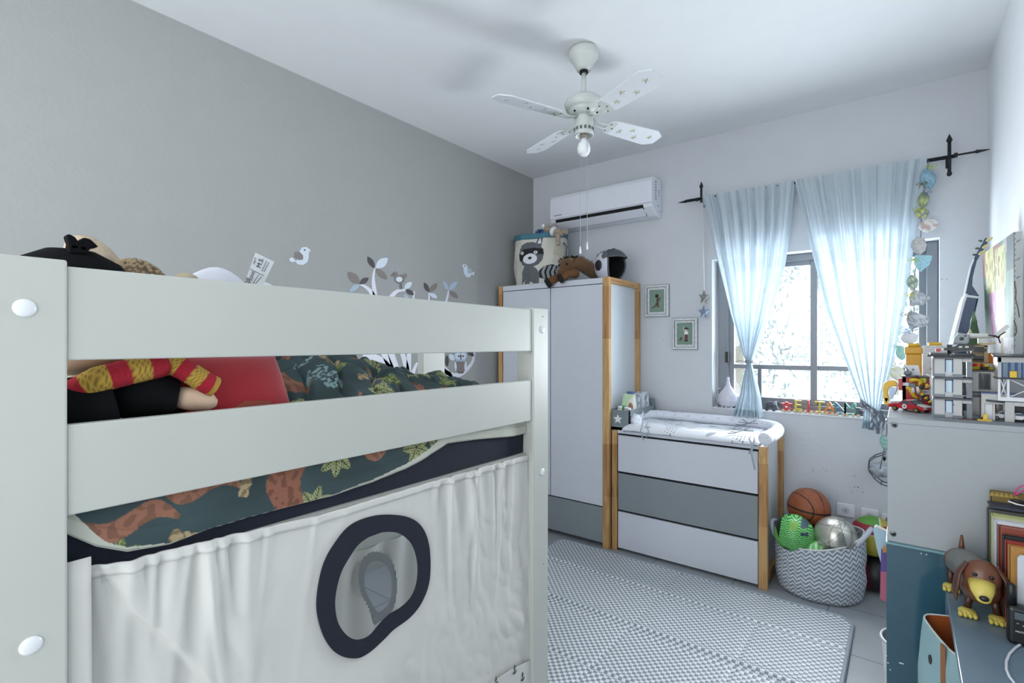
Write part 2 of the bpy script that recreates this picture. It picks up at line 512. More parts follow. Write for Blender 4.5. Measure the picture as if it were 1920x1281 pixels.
for (nm, x0, x1, y, z0, z1, lab) in (('garden_house', -4.2, -1.6, 13, -.6, 1.45, 'pale garden house with a low gabled roof beyond the left tree, seen through lower panes'), ('garden_house', -0.6, 2.6, 14, -.6, 1.5, 'pale garden house with a low gabled roof right of the window mullion')):
    t = thing(nm, lab, 'house', ((x0 + x1) / 2, y, -.6))
    bm = B(); box(bm, x0, x1, y, y + 2, z0, z1); obj('wall', bm, mat('house_white', (235, 238, 240), .9), t)
    bm = B(); xm = (x0 + x1) / 2
    slab(bm, [(x0 - .3, y - .2, z1), (xm, y - .2, z1 + .55), (x1 + .3, y - .2, z1), (x1 + .3, y - .2, z1 + .07), (xm, y - .2, z1 + .64), (x0 - .3, y - .2, z1 + .07)], (0, 2.4, 0)); obj('roof', bm, mat('house_roof', (200, 204, 206), .8), t)

# ================================================================== CEILING FAN
FC = V((-1.34, 2.355, 0))
FW = mat('fan_enamel', (196, 200, 196), 0.35)
BLW = mat('fan_blade_white', (214, 217, 222), 0.45)
fan = thing('ceiling_fan', 'white four-blade ceiling fan with star cut-outs hanging from the ceiling', 'ceiling fan', (FC.x, FC.y, ZC))
bm = B(); lathe(bm, [(0, ZC), (.070, ZC - .001), (.078, ZC - .018), (.078, ZC - .042), (.074, ZC - .052), (.060, ZC - .070), (.050, ZC - .088), (.040, ZC - .102), (.036, ZC - .115), (0, ZC - .115)], (FC.x, FC.y, 0)); obj('canopy', bm, FW, fan)
bm = B(); tube(bm, [FC + V((0, 0, ZC - .125)), FC + V((0, 0, 2.80))], .0125, 14); obj('downrod', bm, FW, fan)
bm = B(); lathe(bm, [(0, ZC - .11), (.022, ZC - .11), (.022, ZC - .13), (0, ZC - .13)], (FC.x, FC.y, 0), 20); obj('rod_collar', bm, DARK, fan)
bm = B(); lathe(bm, [(0, 2.812), (.03, 2.81), (.075, 2.80), (.098, 2.782), (.103, 2.765), (.098, 2.748), (.094, 2.744), (.094, 2.740), (.080, 2.737), (.080, 2.728), (.07, 2.715), (.055, 2.705), (0, 2.70)], (FC.x, FC.y, 0), 40); motor = obj('motor_housing', bm, FW, fan)
bm = B()
bm.free()
for k in range(6):
    a = k * PI / 3 + .3; bm = B(); ell(bm, FC + V((math.cos(a) * .07, math.sin(a) * .07, 2.714)), .006, n=10); obj('vent_hole', bm, DARK, motor)
bm = B(); lathe(bm, [(0, 2.705), (.045, 2.705), (.05, 2.69), (.05, 2.62), (.052, 2.60), (.046, 2.598), (.046, 2.62), (0, 2.62)], (FC.x, FC.y, 0), 32); kit = obj('light_fitter', bm, FW, fan)
bm = B()
for k in range(14):
    a = k * 2 * PI / 14
    M = Matrix.Translation(FC + V((math.cos(a) * .0505, math.sin(a) * .0505, 2.63))) @ Matrix.Rotation(a, 4, 'Z')
    box(bm, -.002, .002, -.006, .006, -.008, .008, M=M)
obj('fretwork', bm, mat('fret_dark', (90, 94, 92), .5), kit)
bm = B(); lathe(bm, [(0, 2.62), (.018, 2.62), (.018, 2.585), (0, 2.585)], (FC.x, FC.y, 0), 20); obj('bulb_holder', bm, mat('holder_taupe', (140, 132, 122), .5), fan)
bm = B(); lathe(bm, [(.014, 2.59), (.018, 2.575), (.030, 2.555), (.035, 2.535), (.033, 2.515), (.022, 2.498), (.008, 2.491), (0, 2.49)], (FC.x, FC.y, 0), 28)
obj('light_bulb', bm, mat('opal_bulb', (236, 236, 238), .25), fan)
def hull_fill(outer, holes, z0, z1):
    bm = B(); es = []
    for loop in [outer] + holes:
        vs = [bm.verts.new((p[0], p[1], z0)) for p in loop]
        es += [bm.edges.new((vs[i], vs[(i + 1) % len(vs)])) for i in range(len(vs))]
    bmesh.ops.triangle_fill(bm, edges=es, use_beauty=True)
    fs = list(bm.faces)
    r = bmesh.ops.extrude_face_region(bm, geom=fs)
    for v in [g for g in r['geom'] if isinstance(g, bmesh.types.BMVert)]: v.co.z = z1
    return bm
STY = mat('star_cream', (206, 202, 170), .6)
for bi, ang in enumerate((67, 157, -113, -23)):
    A = math.radians(ang)
    outer = [(.155, -.030), (.17, -.047), (.20, -.056), (.475, -.068), (.53, -.036), (.53, .036), (.475, .068), (.20, .056), (.17, .047), (.155, .030), (.150, 0)]
    sp = [(.25, .012), (.32, -.022), (.37, .026), (.46, -.006)]
    holes = [[(x + a, y + b) for a, b in star2(.023, .42, 5, .5 + i)] for i, (x, y) in enumerate(sp)]
    bm = hull_fill(outer, holes, -.003, .003)
    M = Matrix.Translation(FC + V((0, 0, 2.685))) @ Matrix.Rotation(A, 4, 'Z') @ Matrix.Rotation(math.radians(-12), 4, 'X')
    bm.transform(M)
    bl = obj('fan_blade', bm, BLW, fan)
    for h in holes:
        bm = B()
        h2 = [(lerp(sum(q[0] for q in h) / 10, p[0], .97), lerp(sum(q[1] for q in h) / 10, p[1], .97)) for p in h]
        slab(bm, [M @ V((p[0], p[1], .0018)) for p in h2], M.to_3x3() @ V((0, 0, .0012)))
        obj('star_inlay', bm, STY, bl)
    bm = B()
    for s in (-1, 1): tube(bm, [M @ V((.04, .006 * s, .012)), M @ V((.09, .014 * s, -.006)), M @ V((.13, .018 * s, -.006)), M @ V((.165, .02 * s, -.005))], [.009, .007, .006, .005], 8, flat=.6)
    slab(bm, [M @ V(p) for p in ((.15, -.034, -.0035), (.195, -.044, -.0035), (.205, 0, -.0035), (.195, .044, -.0035), (.15, .034, -.0035))], M.to_3x3() @ V((0, 0, -.003)))
    br = obj('blade_arm', bm, FW, fan)
    bm = B()
    for p in ((.165, -.028), (.165, .028), (.19, 0)): ell(bm, M @ V((p[0], p[1], -.007)), .004, n=8)
    obj('screw', bm, mat('screw_dark', (90, 94, 96), .4, .6), br)
for (px, top, bot) in ((1088, 262, 467), (1101, 262, 459)):
    t0 = onY(px, top, 2.33); t1 = onY(px, bot, 2.33)
    t0.z = 2.65
    bm = B(); tube(bm, [t0, V((t1.x, t1.y, t0.z - .1)), t1], .0011, 6); ch = obj('pull_chain', bm, mat('chain', (150, 156, 160), .4, .6), fan)
    bm = B(); lathe(bm, [(0, .030), (.003, .028), (.0045, .012), (.0062, 0), (.005, -.008), (0, -.012)], t1 - V((0, 0, .015)), 12); obj('pull', bm, PWHITE, ch)

# ================================================================== AIR CONDITIONER
ac = thing('air_conditioner', 'white wall-mounted split air conditioner high on the back wall', 'air conditioner', (-2.0, YB, 2.50))
AX0, AX1 = -2.455, -1.525
prof = [(YB, 2.80), (YB - .15, 2.80), (YB - .185, 2.785), (YB - .20, 2.755), (YB - .205, 2.58), (YB - .19, 2.555), (YB - .10, 2.503), (YB - .06, 2.497), (YB, 2.50)]
bm = B(); slab(bm, [(AX0, y, z) for y, z in prof], (AX1 - AX0, 0, 0)); acb = obj('housing', bm, mat('ac_white', (222, 225, 234), .3), ac, bevel=.008)
bm = B(); slab(bm, [(AX0 + .06, YB - .202, 2.577), (AX0 + .06, YB - .180, 2.5455), (AX1 - .07 - 0, YB - .180, 2.5455), (AX1 - .07, YB - .202, 2.577)], (0, -.004, -.004)); obj('air_outlet', bm, DARK, ac)
bm = B(); slab(bm, [(AX0 + .065, YB - .188, 2.556), (AX0 + .065, YB - .125, 2.512), (AX1 - .075, YB - .125, 2.512), (AX1 - .075, YB - .188, 2.556)], (0, -.010, -.012)); obj('louvre_flap', bm, mat('ac_white', (0, 0, 0)), ac)
bm = B(); slab(bm, [(AX0 + .065, YB - .127, 2.5235), (AX0 + .065, YB - .112, 2.5120), (AX1 - .075, YB - .112, 2.5120), (AX1 - .075, YB - .127, 2.5235)], (0, -.006, -.009)); obj('lower_slot', bm, DARK, ac)
bm = B(); box(bm, AX0, AX1, YB - .2065, YB - .203, 2.5835, 2.586); obj('panel_seam', bm, mat('seam_grey', (120, 124, 130), .6), ac)
bm = B(); box(bm, AX0 + .045, AX0 + .125, YB - .2065, YB - .2045, 2.609, 2.616)
obj('brand_strip', bm, mat('ac_letter', (120, 126, 136), .4), ac)
bm = B(); ell(bm, (AX1 - .17, YB - .205, 2.665), (.005, .002, .005), n=12); obj('status_light', bm, mat('status_white', (250, 250, 255), .2), ac)
bm = B()
SX = AX1 - .0005
for k in range(7): box(bm, SX, SX + .0012, YB - .128, YB - .112 - (k % 3) * .003, 2.62 + k * .022, 2.633 + k * .022)
for k in range(4): box(bm, SX, SX + .0012, YB - .06, YB - .052, 2.66 + k * .014, 2.67 + k * .014)
box(bm, SX, SX + .0012, YB - .08, YB - .070, 2.575, 2.587); box(bm, SX, SX + .0012, YB - .045, YB - .033, 2.54, 2.55)
obj('side_sticker_print', bm, mat('print_dark', (60, 64, 76), .5), ac)

# ================================================================== WARDROBE
WFY = 3.36
wr = thing('wardrobe', 'tall white two-door wardrobe with pine corner posts against the grey wall', 'wardrobe', (-2.22, 3.62, 0))
bm = B(); box(bm, -2.70, -1.755, WFY + .022, YB - .035, .03, 1.945); obj('body', bm, WHITE, wr)
bm = B(); box(bm, -2.695, -1.752, WFY - .002, YB - .03, 1.946, 1.988, .002); obj('top_board', bm, WHITE, wr)
for (a, b) in ((-2.692, -2.2165), (-2.2095, -1.755)):
    bm = B(); box(bm, a, b, WFY, WFY + .02, .305, 1.941, .0015); obj('door', bm, WHITE, wr)
bm = B(); box(bm, -2.692, -1.755, WFY + .001, WFY + .02, .035, .295, .0015); obj('plinth_drawer', bm, GREYL, wr, label='grey bottom drawer front')
bm = B(); box(bm, -2.695, -1.752, WFY + .0205, WFY + .024, .03, 1.945); obj('gap_shadow_board', bm, DARK, wr)
for (x0, x1) in ((-2.74, -2.70), (-1.752, -1.70)):
    for (y0, y1) in ((WFY - .006, WFY + .030), (YB - .055, YB - .012)):
        bm = B(); box(bm, x0, x1, y0, y1, 0, 1.992, .003); obj('post', bm, PINE, wr)
    bm = B(); box(bm, x0 + .006, x1, WFY + .030, YB - .055, 1.948, 1.992, .003); obj('top_rail', bm, PINEY, wr)
    bm = B(); box(bm, x0 + .006, x1 - .006, WFY + .030, YB - .055, .05, .10, .003); obj('bottom_rail', bm, PINEY, wr)
bm = B(); box(bm, -1.748, -1.728, WFY + .030, YB - .055, .10, 1.948); obj('side_panel', bm, mat('side_white', (205, 212, 218), .4), wr)

# ================================================================== CHANGING DRESSER
DY = 3.385
dr = thing('changing_dresser', 'white chest of drawers with a grey middle drawer and pine legs under the window', 'dresser', (-1.17, 3.6, 0))
bm = B(); box(bm, -1.645, -.705, DY + .022, YB - .04, .02, .866); obj('body', bm, WHITE, dr)
bm = B(); box(bm, -1.648, -.702, DY - .001, YB - .03, .852, .874, .002); obj('top_board', bm, WHITE, dr)
for (z0, z1, m_, lab) in ((.577, .838, WHITE, None), (.299, .562, GREYL, 'grey drawer front'), (.022, .284, WHITE, None)):
    bm = B(); box(bm, -1.643, -.710, DY, DY + .02, z0, z1, .0015); obj('drawer', bm, m_, dr, label=lab)
bm = B(); box(bm, -1.645, -.709, DY + .0205, DY + .023, .02, .852); obj('gap_shadow_board', bm, DARK, dr)
for (x0, x1) in ((-1.690, -1.650), (-.705, -.655)):
    for (y0, y1) in ((DY - .006, DY + .030), (YB - .055, YB - .012)):
        bm = B(); box(bm, x0, x1, y0, y1, 0, .872 if y0 < 3.6 else .90, .003); obj('leg', bm, PINE, dr)
    bm = B(); box(bm, x0 + .012, x1 - .006, DY + .03, YB - .055, .03, .085, .003); obj('side_rail', bm, PINEY, dr)
bm = B(); box(bm, -.702, -.685, DY + .03, YB - .055, .085, .868); obj('side_panel', bm, MATS['side_white'], dr)

# changing pad with printed cover
cp_top = .925
def pad_fn(u, v):
    x = lerp(-1.60, -.70, u); y = lerp(DY - .03, YB - .14, v)
    e = min(u, 1 - u, v * .55, (1 - v) * .55) * 18
    z = .878 + (cp_top - .878) * clamp(e) ** .5 + .004 * nz(x * 9, y * 9) + .010 * abs(x + 1.15)
    return V((x, y, z))
bm = B(); grid(bm, pad_fn, 300, 170)
# skirt down to the board
pad = obj('changing_pad', bm, vmat('pad_cotton', .85), solid=-.0)
rnd = random.Random(5)
prints = [(rnd.uniform(-1.55, -.75), rnd.uniform(DY - .02, YB - .2), rnd.choice('wldds'), rnd.uniform(-.6, .6)) for _ in range(46)]
def pad_paint(co, n):
    p = co + pad.location
    c = (226, 229, 236)
    for (x, y, k, a) in prints:
        dx, dy = p.x - x, p.y - y
        if abs(dx) > .07 or abs(dy) > .05: continue
        ca, sa = math.cos(a), math.sin(a); q = dx * ca + dy * sa; r = -dx * sa + dy * ca
        if k == 'w' and (q / .036) ** 2 + (r / .012) ** 2 < 1: c = (176, 182, 186) if r > -.004 else (150, 158, 164)
        if k == 'l' and abs(q) < .05 and abs(r) < .003: c = (120, 126, 134)
        if k == 'd' and (math.hypot((q + .02) % .02 - .01, (r + .02) % .016 - .008) < .0035) and abs(q) < .04 and abs(r) < .03: c = (104, 112, 120)
        if k == 's' and (q / .025) ** 2 + (r / .010) ** 2 < 1: c = (176, 182, 176)
    return c
paint(pad, pad_paint)
tag(pad, 'flat changing pad with a whale and wave printed cover on the white dresser', 'changing pad')
s = pad.modifiers.new('s', 'SOLIDIFY'); s.thickness = .03; s.offset = -1
bm = B(); box(bm, -.98, -.90, DY - .034, DY - .0325, .905, .909)
bm.free()

# long cushion roll around the pad
def rollpath():
    P = [(-1.50, 3.40, .955), (-1.555, 3.47, .95), (-1.585, 3.60, .948), (-1.575, 3.74, .95), (-1.50, 3.805, .95), (-1.30, 3.81, .95), (-1.05, 3.81, .95), (-.85, 3.80, .95), (-.72, 3.765, .95), (-.655, 3.68, .948), (-.635, 3.55, .943), (-.645, 3.42, .935), (-.665, 3.335, .925)]
    out = []
    for i in range(len(P) - 1):
        p0 = V(P[max(0, i - 1)]); p1 = V(P[i]); p2 = V(P[i + 1]); p3 = V(P[min(len(P) - 1, i + 2)])
        for k in range(14):
            t = k / 14
            out.append(.5 * ((2 * p1) + (-p0 + p2) * t + (2 * p0 - 5 * p1 + 4 * p2 - p3) * t * t + (-p0 + 3 * p1 - 3 * p2 + p3) * t ** 3))
    out.append(V(P[-1])); return out
RP = rollpath(); nR = len(RP)
def roll_r(i):
    t = i / (nR - 1)
    r = .036 if t < .75 else lerp(.036, .043, (t - .75) * 4)
    if i % 32 < 2 and i > 3: r *= .88
    e = min(i, nR - 1 - i)
    if e < 4: r *= (.55, .8, .93, .98)[e]
    return r * (1 + .03 * nz(i * .7))
bm = B(); tube(bm, RP, [roll_r(i) for i in range(nR)], 48)
roll = obj('cushion_roll', bm, vmat('roll_cotton', .85), None)
rr_ = random.Random(11)
cols = []
for i in range(nR):
    for k in range(48):
        c = (224, 228, 238)
        if k % 8 in (3,) and (i + (k // 8) * 3) % 6 == 0: c = (140, 148, 160)
        cols.append(c)
paint_list(roll, cols)
tag(roll, 'long white padded roll with tiny tree print curving round the changing pad', 'bolster')
TIE = mat('cotton_tie', (170, 176, 188), .8)
for (x, y, z, dz, s) in ((-1.445, 3.345, .96, -.13, 1), (-1.40, 3.34, .95, -.10, -1), (-.725, 3.32, .93, -.19, 1), (-.735, 3.325, .93, -.10, -1)):
    bm = B(); tube(bm, [(x, y + .03, z + .02), (x + .01 * s, y, z - .01), (x - .008 * s, y, z + dz * .5), (x + .012 * s, y + .003, z + dz)], .0042, 8, flat=.5)
    obj('tie', bm, TIE, roll)
for (cx, cy, cz) in ((-.80, 3.42, .955), (-.83, 3.68, .965)):
    bm = B()
    for s in (-1, 1): tube(bm, [(cx, cy, cz), (cx + .04 * s, cy + .02, cz + .02), (cx + .06 * s, cy - .01, cz + .004), (cx, cy, cz)], .0028, 6)
    for s in (-1, 1): tube(bm, [(cx, cy, cz), (cx - .05, cy - .02 * s, cz - .02), (cx - .085, cy - .035 * s, cz - .022)], .0028, 6)
    obj('tie', bm, mat('tie_grey', (120, 126, 136), .8), roll)

# organiser tray clipped at the left of the dresser
OX0, OX1, OY0, OY1, OZ0, OZ1 = -1.722, -1.556, 3.395, 3.86, .895, 1.018
og = thing('organiser_box', 'grey open wooden box with white stars on the left end of the changing dresser', 'box', ((OX0 + OX1) / 2, 3.62, OZ0 - .02))
OG = mat('organiser_grey', (122, 134, 140), .5)
bm = B(); t_ = .010
box(bm, OX0, OX1, OY0, OY0 + t_, OZ0 - .02, OZ1, .001); box(bm, OX0, OX1, OY1 - t_, OY1, OZ0 - .02, OZ1 + .05, .001)
box(bm, OX0, OX0 + t_, OY0, OY1, OZ0 - .02, OZ1, .001); box(bm, OX1 - t_, OX1, OY0, OY1, OZ0 - .02, OZ1, .001); box(bm, OX0, OX1, OY0, OY1, OZ0 - .02, OZ0, .001)
obj('tray', bm, OG, og)
ST = mat('star_white', (228, 232, 236), .5)
bm = B(); slab(bm, [((OX0 + OX1) / 2 - .01 + a, OY0 - .003, .952 + b) for a, b in star2(.036, .45)], (0, .004, 0)); obj('star', bm, ST, og)
for yy in (3.47, 3.62):
    bm = B(); slab(bm, [(OX1 + .003, yy + a, .965 + b) for a, b in star2(.034, .45)], (-.004, 0, 0)); obj('star', bm, ST, og)
# contents
wp = thing('wipes_pack', 'green and white soft pack of baby wipes standing in the grey organiser box', 'wipes pack', (-1.60, 3.60, .895))
def pack(bm, x0, x1, y0, y1, z0, z1, sq=.6):
    def fn(u, v):
        a = 2 * PI * u; k = 1 - (v ** 2) * (1 - sq) * .5
        ca, sa = math.cos(a), math.sin(a)
        sx = math.copysign(abs(ca) ** .5, ca); sy = math.copysign(abs(sa) ** .5, sa)
        kk = k * (1 - .85 * clamp((v - .85) / .15) ** 2)
        return V(((x0 + x1) / 2 + sx * (x1 - x0) / 2 * (k if v < .85 else k), (y0 + y1) / 2 + sy * (y1 - y0) / 2 * (1 - .9 * clamp((v - .5) / .5)), lerp(z0, z1, v) + .003 * nz(a * 2, v * 6)))
    grid(bm, fn, 36, 20, wrap=True)
bm = B(); pack(bm, -1.69, -1.575, 3.50, 3.60, .896, 1.125); wpo = obj('pouch', bm, vmat('foil_pack', .3), wp)
paint(wpo, lambda co, n: (70, 160, 80) if math.hypot(co.x + .05 , co.z - .125) < .020 else ((188, 214, 178) if co.x < .0 + .02 * math.sin(co.z * 30) else (224, 228, 220)))
bm = B(); ell(bm, (-1.603, 3.513, 1.03), (.020, .006, .034), (0, 0, 0), n=20); ell(bm, (-1.603, 3.508, 1.05), (.013, .006, .016), n=16); obj('printed_portrait', bm, mat('skin_print', (170, 122, 96), .5), wp)
bm = B(); box(bm, -1.65, -1.60, 3.545, 3.575, 1.122, 1.142, .004); obj('cap', bm, mat('blue_lid', (70, 96, 150), .4), wp)
for (x, y, h, s, lab) in ((-1.645, 3.66, .215, 1, 'white and grey patterned packet just behind the green wipes pack in the grey box'), (-1.635, 3.73, .222, 2, 'pink-tinted clear packet in the middle of the packets in the grey box'), (-1.632, 3.80, .228, 3, 'tall pale diaper packet at the back end of the grey box')):
    bm = B(); pack(bm, x - .055, x + .055, y - .03, y + .03, .896, .896 + h)
    o = obj('packet', bm, vmat('foil_pack'))
    paint(o, lambda co, n, s=s: (206, 214, 224) if nz(co.x * 40 + s, co.y * 40, co.z * 30) < .12 else (150, 166, 170) if s != 2 else (214, 190, 200))
    tag(o, lab, 'packet')
for (x, y, z, r, c, nm, cat, lab) in ((-1.66, 3.45, 1.0, .018, (226, 222, 206), 'jar', 'jar', 'small cream jar with a white lid at the front of the grey organiser box'), (-1.585, 3.44, .995, .019, (196, 70, 80), 'dummy', 'dummy', 'small red and white dummy at the front right of the grey organiser box'), (-1.62, 3.47, .995, .016, (190, 196, 206), 'bottle', 'bottle', 'small pale grey bottle between the jar and the red dummy')):
    t = thing(nm, lab, cat, (x, y, .896))
    bm = B(); lathe(bm, [(0, .896), (r, .896), (r, z + .015), (r * .8, z + .022), (0, z + .022)], (x, y, 0), 20); obj('body', bm, mat('c_' + nm, c, .4), t)
    bm = B(); lathe(bm, [(0, z + .023), (r * .85, z + .023), (r * .85, z + .04), (0, z + .042)], (x, y, 0), 20); obj('lid', bm, PWHITE, t)

# ================================================================== PICTURE FRAMES
FRM = mat('frame_distressed_white', (206, 210, 212), .6, var=.3, vscale=50, bump=.3, bscale=60)
def pframe(cx, cz, w_, h, label):
    t = thing('framed_print', label, 'picture', (cx, YB, cz - h / 2))
    y = YB
    def rect(a, b, yy): return [(cx - a, yy, cz - b), (cx + a, yy, cz - b), (cx + a, yy, cz + b), (cx - a, yy, cz + b)]
    a, b = w_ / 2, h / 2
    bm = B()
    ringslab(bm, rect(a, b, y - .002), rect(a - .034, b - .034, y - .002), (0, -.014, 0)); ringslab(bm, rect(a - .004, b - .004, y - .014), rect(a - .018, b - .018, y - .014), (0, -.008, 0)); ringslab(bm, rect(a - .026, b - .026, y - .012), rect(a - .036, b - .036, y - .012), (0, -.006, 0))
    obj('frame', bm, FRM, t, bevel=.0015)
    bm = B(); ringslab(bm, rect(a + .0025, b + .0025, y - .001), rect(a - .001, b - .001, y - .001), (0, -.010, 0)); ringslab(bm, rect(a - .0155, b - .0155, y - .0145), rect(a - .018, b - .018, y - .0145), (0, -.009, 0)); obj('dark_edge', bm, mat('frame_dark_edge', (104, 108, 112), .7), t)  # darker line round the frame, setting it off from the wall
    bm = B(); box(bm, cx - a + .034, cx + a - .034, y - .008, y - .001, cz - b + .034, cz + b - .034)
    pic = obj('picture', bm, mat('picture_green', (118, 142, 128), .6), t)
    return t, pic, y - .0085
t, pic, yy = pframe(-1.560, 1.843, .192, .250, 'whitewashed frame with a small figure in a brown dinosaur costume, beside the wardrobe')
def fig(parts, cx, cz, yy, pic, sc=1):
    for nm, c, pts in parts:
        bm = B(); slab(bm, [(cx + a * sc, yy, cz + b * sc) for a, b in pts], (0, -.0008, 0)); obj(nm, bm, mat('ink_%d_%d_%d' % c, c, .7), pic)
br = (86, 66, 46)
circ = lambda x, z, r, n=14: [(x + r * math.cos(2 * PI * k / n), z + r * math.sin(2 * PI * k / n)) for k in range(n)]
fig([('costume', br, [(-.045, -.052), (-.02, -.040), (-.005, -.012), (-.004, .022), (.010, .024), (.014, -.005), (.012, -.030), (.016, -.050), (.002, -.052), (-.002, -.036), (-.018, -.050), (-.040, -.058)]),
     ('hood', (60, 44, 34), circ(-.002, .040, .015)), ('face', (220, 200, 180), circ(.006, .038, .007)),
     ('arm', (50, 40, 32), [(.008, .018), (.030, .030), (.031, .024), (.012, .012)]), ('arm', (50, 40, 32), [(.008, .010), (.030, .010), (.030, .005), (.012, .004)])], -1.560, 1.843, yy, pic)
t, pic, yy = pframe(-1.337, 1.578, .190, .240, 'whitewashed frame with a small pirate figure and dog, lower right of the two frames')
fig([('trousers', (110, 44, 44), [(-.002, -.050), (.002, -.005), (.020, -.005), (.020, -.050), (.012, -.052), (.010, -.02), (.008, -.052)]), ('shirt', (226, 226, 226), [(-.004, -.006), (-.004, .020), (.022, .020), (.026, .0), (.020, -.006)]),
     ('hat', (34, 34, 38), [(-.012, .034), (-.002, .046), (.012, .050), (.024, .042), (.034, .032), (.010, .036)]), ('face', (220, 196, 172), circ(.008, .028, .008)), ('sword', (226, 230, 230), [(-.010, .022), (-.014, .040), (-.004, .058), (-.008, .040), (-.005, .024)]),
     ('boots', (26, 26, 28), [(-.004, -.058), (-.002, -.050), (.022, -.050), (.024, -.058)]), ('dog', (96, 82, 66), [(-.046, -.052), (-.038, -.030), (-.024, -.022), (-.018, -.030), (-.024, -.036), (-.022, -.052)])], -1.337, 1.578, yy, pic)
# ================================================================== ON THE WARDROBE
WT = 1.992
bk = thing('storage_basket', 'cream canvas basket with a grey raccoon and a teal rim on top of the wardrobe', 'basket', (-2.46, 3.66, WT))
bcx, bcy = -2.505, 3.65
CAN = mat('cream_canvas', (206, 204, 194), .9, bump=.15, bscale=25)
def bsk(u, v, k=1.0, dz=0):
    a = 2 * PI * u
    r = lerp(.212, .224, v) * k
    s = .006 * nz(math.cos(a) * 3, math.sin(a) * 3, v * 4) * 3
    return V((bcx + math.cos(a) * (r * 1.08 + s), bcy + math.sin(a) * (r * .86 + s), WT + .002 + (.435 + dz) * v + .012 * v * math.sin(a * 2 + 1)))
bm = B(); grid(bm, bsk, 64, 24, wrap=True)
bmesh.ops.contextual_create(bm, geom=[e for e in bm.edges if all(abs(v.co.z - WT - .002) < .001 for v in e.verts)])
obj('canvas_body', bm, CAN, bk, solid=-.004)
bm = B(); grid(bm, lambda u, v: bsk(u, lerp(.905, 1.01, v), 1.02), 64, 3, wrap=True); obj('rim', bm, mat('teal_cloth', (72, 118, 134), .85), bk, solid=-.004)
# appliqué panels follow the curved front: image space (a,b) -> surface
def wrapf(a, b, off=.004):
    # a: metres along the front from its middle, b: height
    ang = -.98 + a / .20
    p = bsk(ang / (2 * PI), clamp(b / .435)); n = V((math.cos(ang), math.sin(ang) * 1.2, 0)).normalized()
    return p + n * off
def applique(nm, poly, m, par, off=.004, n=1):
    poly = [((a + .10) * 1.22 - .10 + .02, b * 1.16) for a, b in poly] if nm != 'pocket' else poly
    # densify so it bends with the canvas
    pts = []
    for i in range(len(poly)):
        a, b = poly[i], poly[(i + 1) % len(poly)]
        for k in range(4): pts.append((lerp(a[0], b[0], k / 4), lerp(a[1], b[1], k / 4)))
    cx = sum(p[0] for p in pts) / len(pts); cy = sum(p[1] for p in pts) / len(pts)
    bm = B(); rings = []
    for s in (1, .75, .5, .25): rings.append([bm.verts.new(wrapf(cx + (p[0] - cx) * s, cy + (p[1] - cy) * s, off)) for p in pts])
    c = bm.verts.new(wrapf(cx, cy, off)); N_ = len(pts)
    for r1, r2 in zip(rings, rings[1:]):
        for i in range(N_): bm.faces.new((r1[i], r1[(i + 1) % N_], r2[(i + 1) % N_], r2[i]))
    for i in range(N_): bm.faces.new((rings[-1][i], rings[-1][(i + 1) % N_], c))
    return obj(nm, bm, m, par, solid=.002)
GF = mat('grey_felt', (98, 102, 106), .95, var=.2, vscale=30); BF = mat('black_felt', (38, 40, 44), .95); WF = mat('white_felt', (224, 226, 232), .95); LGF = mat('light_grey_felt', (150, 154, 160), .95)
ov = lambda cx, cy, rx, ry, n=14, a0=0: [(cx + rx * math.cos(2 * PI * k / n + a0), cy + ry * math.sin(2 * PI * k / n + a0)) for k in range(n)]
rac = applique('raccoon_body', [(-.185, .01), (-.06, .01), (-.055, .08), (-.075, .12), (-.10, .14), (-.155, .14), (-.175, .10)], GF, bk, .004)
applique('raccoon_head', ov(-.115, .225, .085, .095), GF, bk, .005)
applique('ear', [(-.085, .295), (-.065, .345), (-.045, .36), (-.035, .34), (-.045, .28)], GF, bk, .004); applique('inner_ear', [(-.070, .305), (-.050, .345), (-.045, .30)], WF, bk, .007)
applique('mask', [(-.20, .19), (-.20, .235), (-.16, .268), (-.09, .275), (-.035, .262), (-.030, .225), (-.075, .225), (-.115, .245), (-.16, .215), (-.185, .175)], BF, bk, .007)
applique('muzzle', ov(-.115, .195, .045, .040), WF, bk, .009); applique('nose', ov(-.115, .200, .012, .010), BF, bk, .012)
for ex in (-.170, -.080): applique('eye', ov(ex, .240, .012, .012), WF, bk, .010); applique('pupil', ov(ex, .240, .004, .004, 8), BF, bk, .013)
tl = applique('raccoon_tail', [(-.055, .05), (-.06, .10), (-.03, .135), (.02, .145), (.07, .13), (.10, .15), (.085, .08), (.04, .045), (-.02, .038)], BF, bk, .004)
for k in range(4): applique('tail_stripe', [(-.035 + k * .03, .045), (-.045 + k * .03, .09), (-.03 + k * .03, .135), (-.012 + k * .03, .138), (-.03 + k * .03, .09), (-.018 + k * .03, .045)], LGF, bk, .007)
applique('pocket', [(.07, .25), (.085, .33), (.16, .32), (.155, .235)], mat('pocket_canvas', (190, 186, 170), .9), bk, .004)
bm = B(); tube(bm, [bsk(.99, .8) + V((.01, 0, 0)), bsk(.99, .7) + V((.03, 0, .01)), bsk(.99, .45) + V((.028, 0, 0)), bsk(.99, .35) + V((.01, 0, 0))], .010, 8, flat=.4); obj('handle', bm, GF, bk)
# filling under the toys
bm = B(); ell(bm, (bcx, bcy, WT + .36), (.20, .16, .06), wob=.2); o = obj('folded_blanket', bm, mat('blanket_cream', (196, 190, 178), .95)); tag(o, 'cream blanket filling the raccoon basket up to its rim', 'blanket')
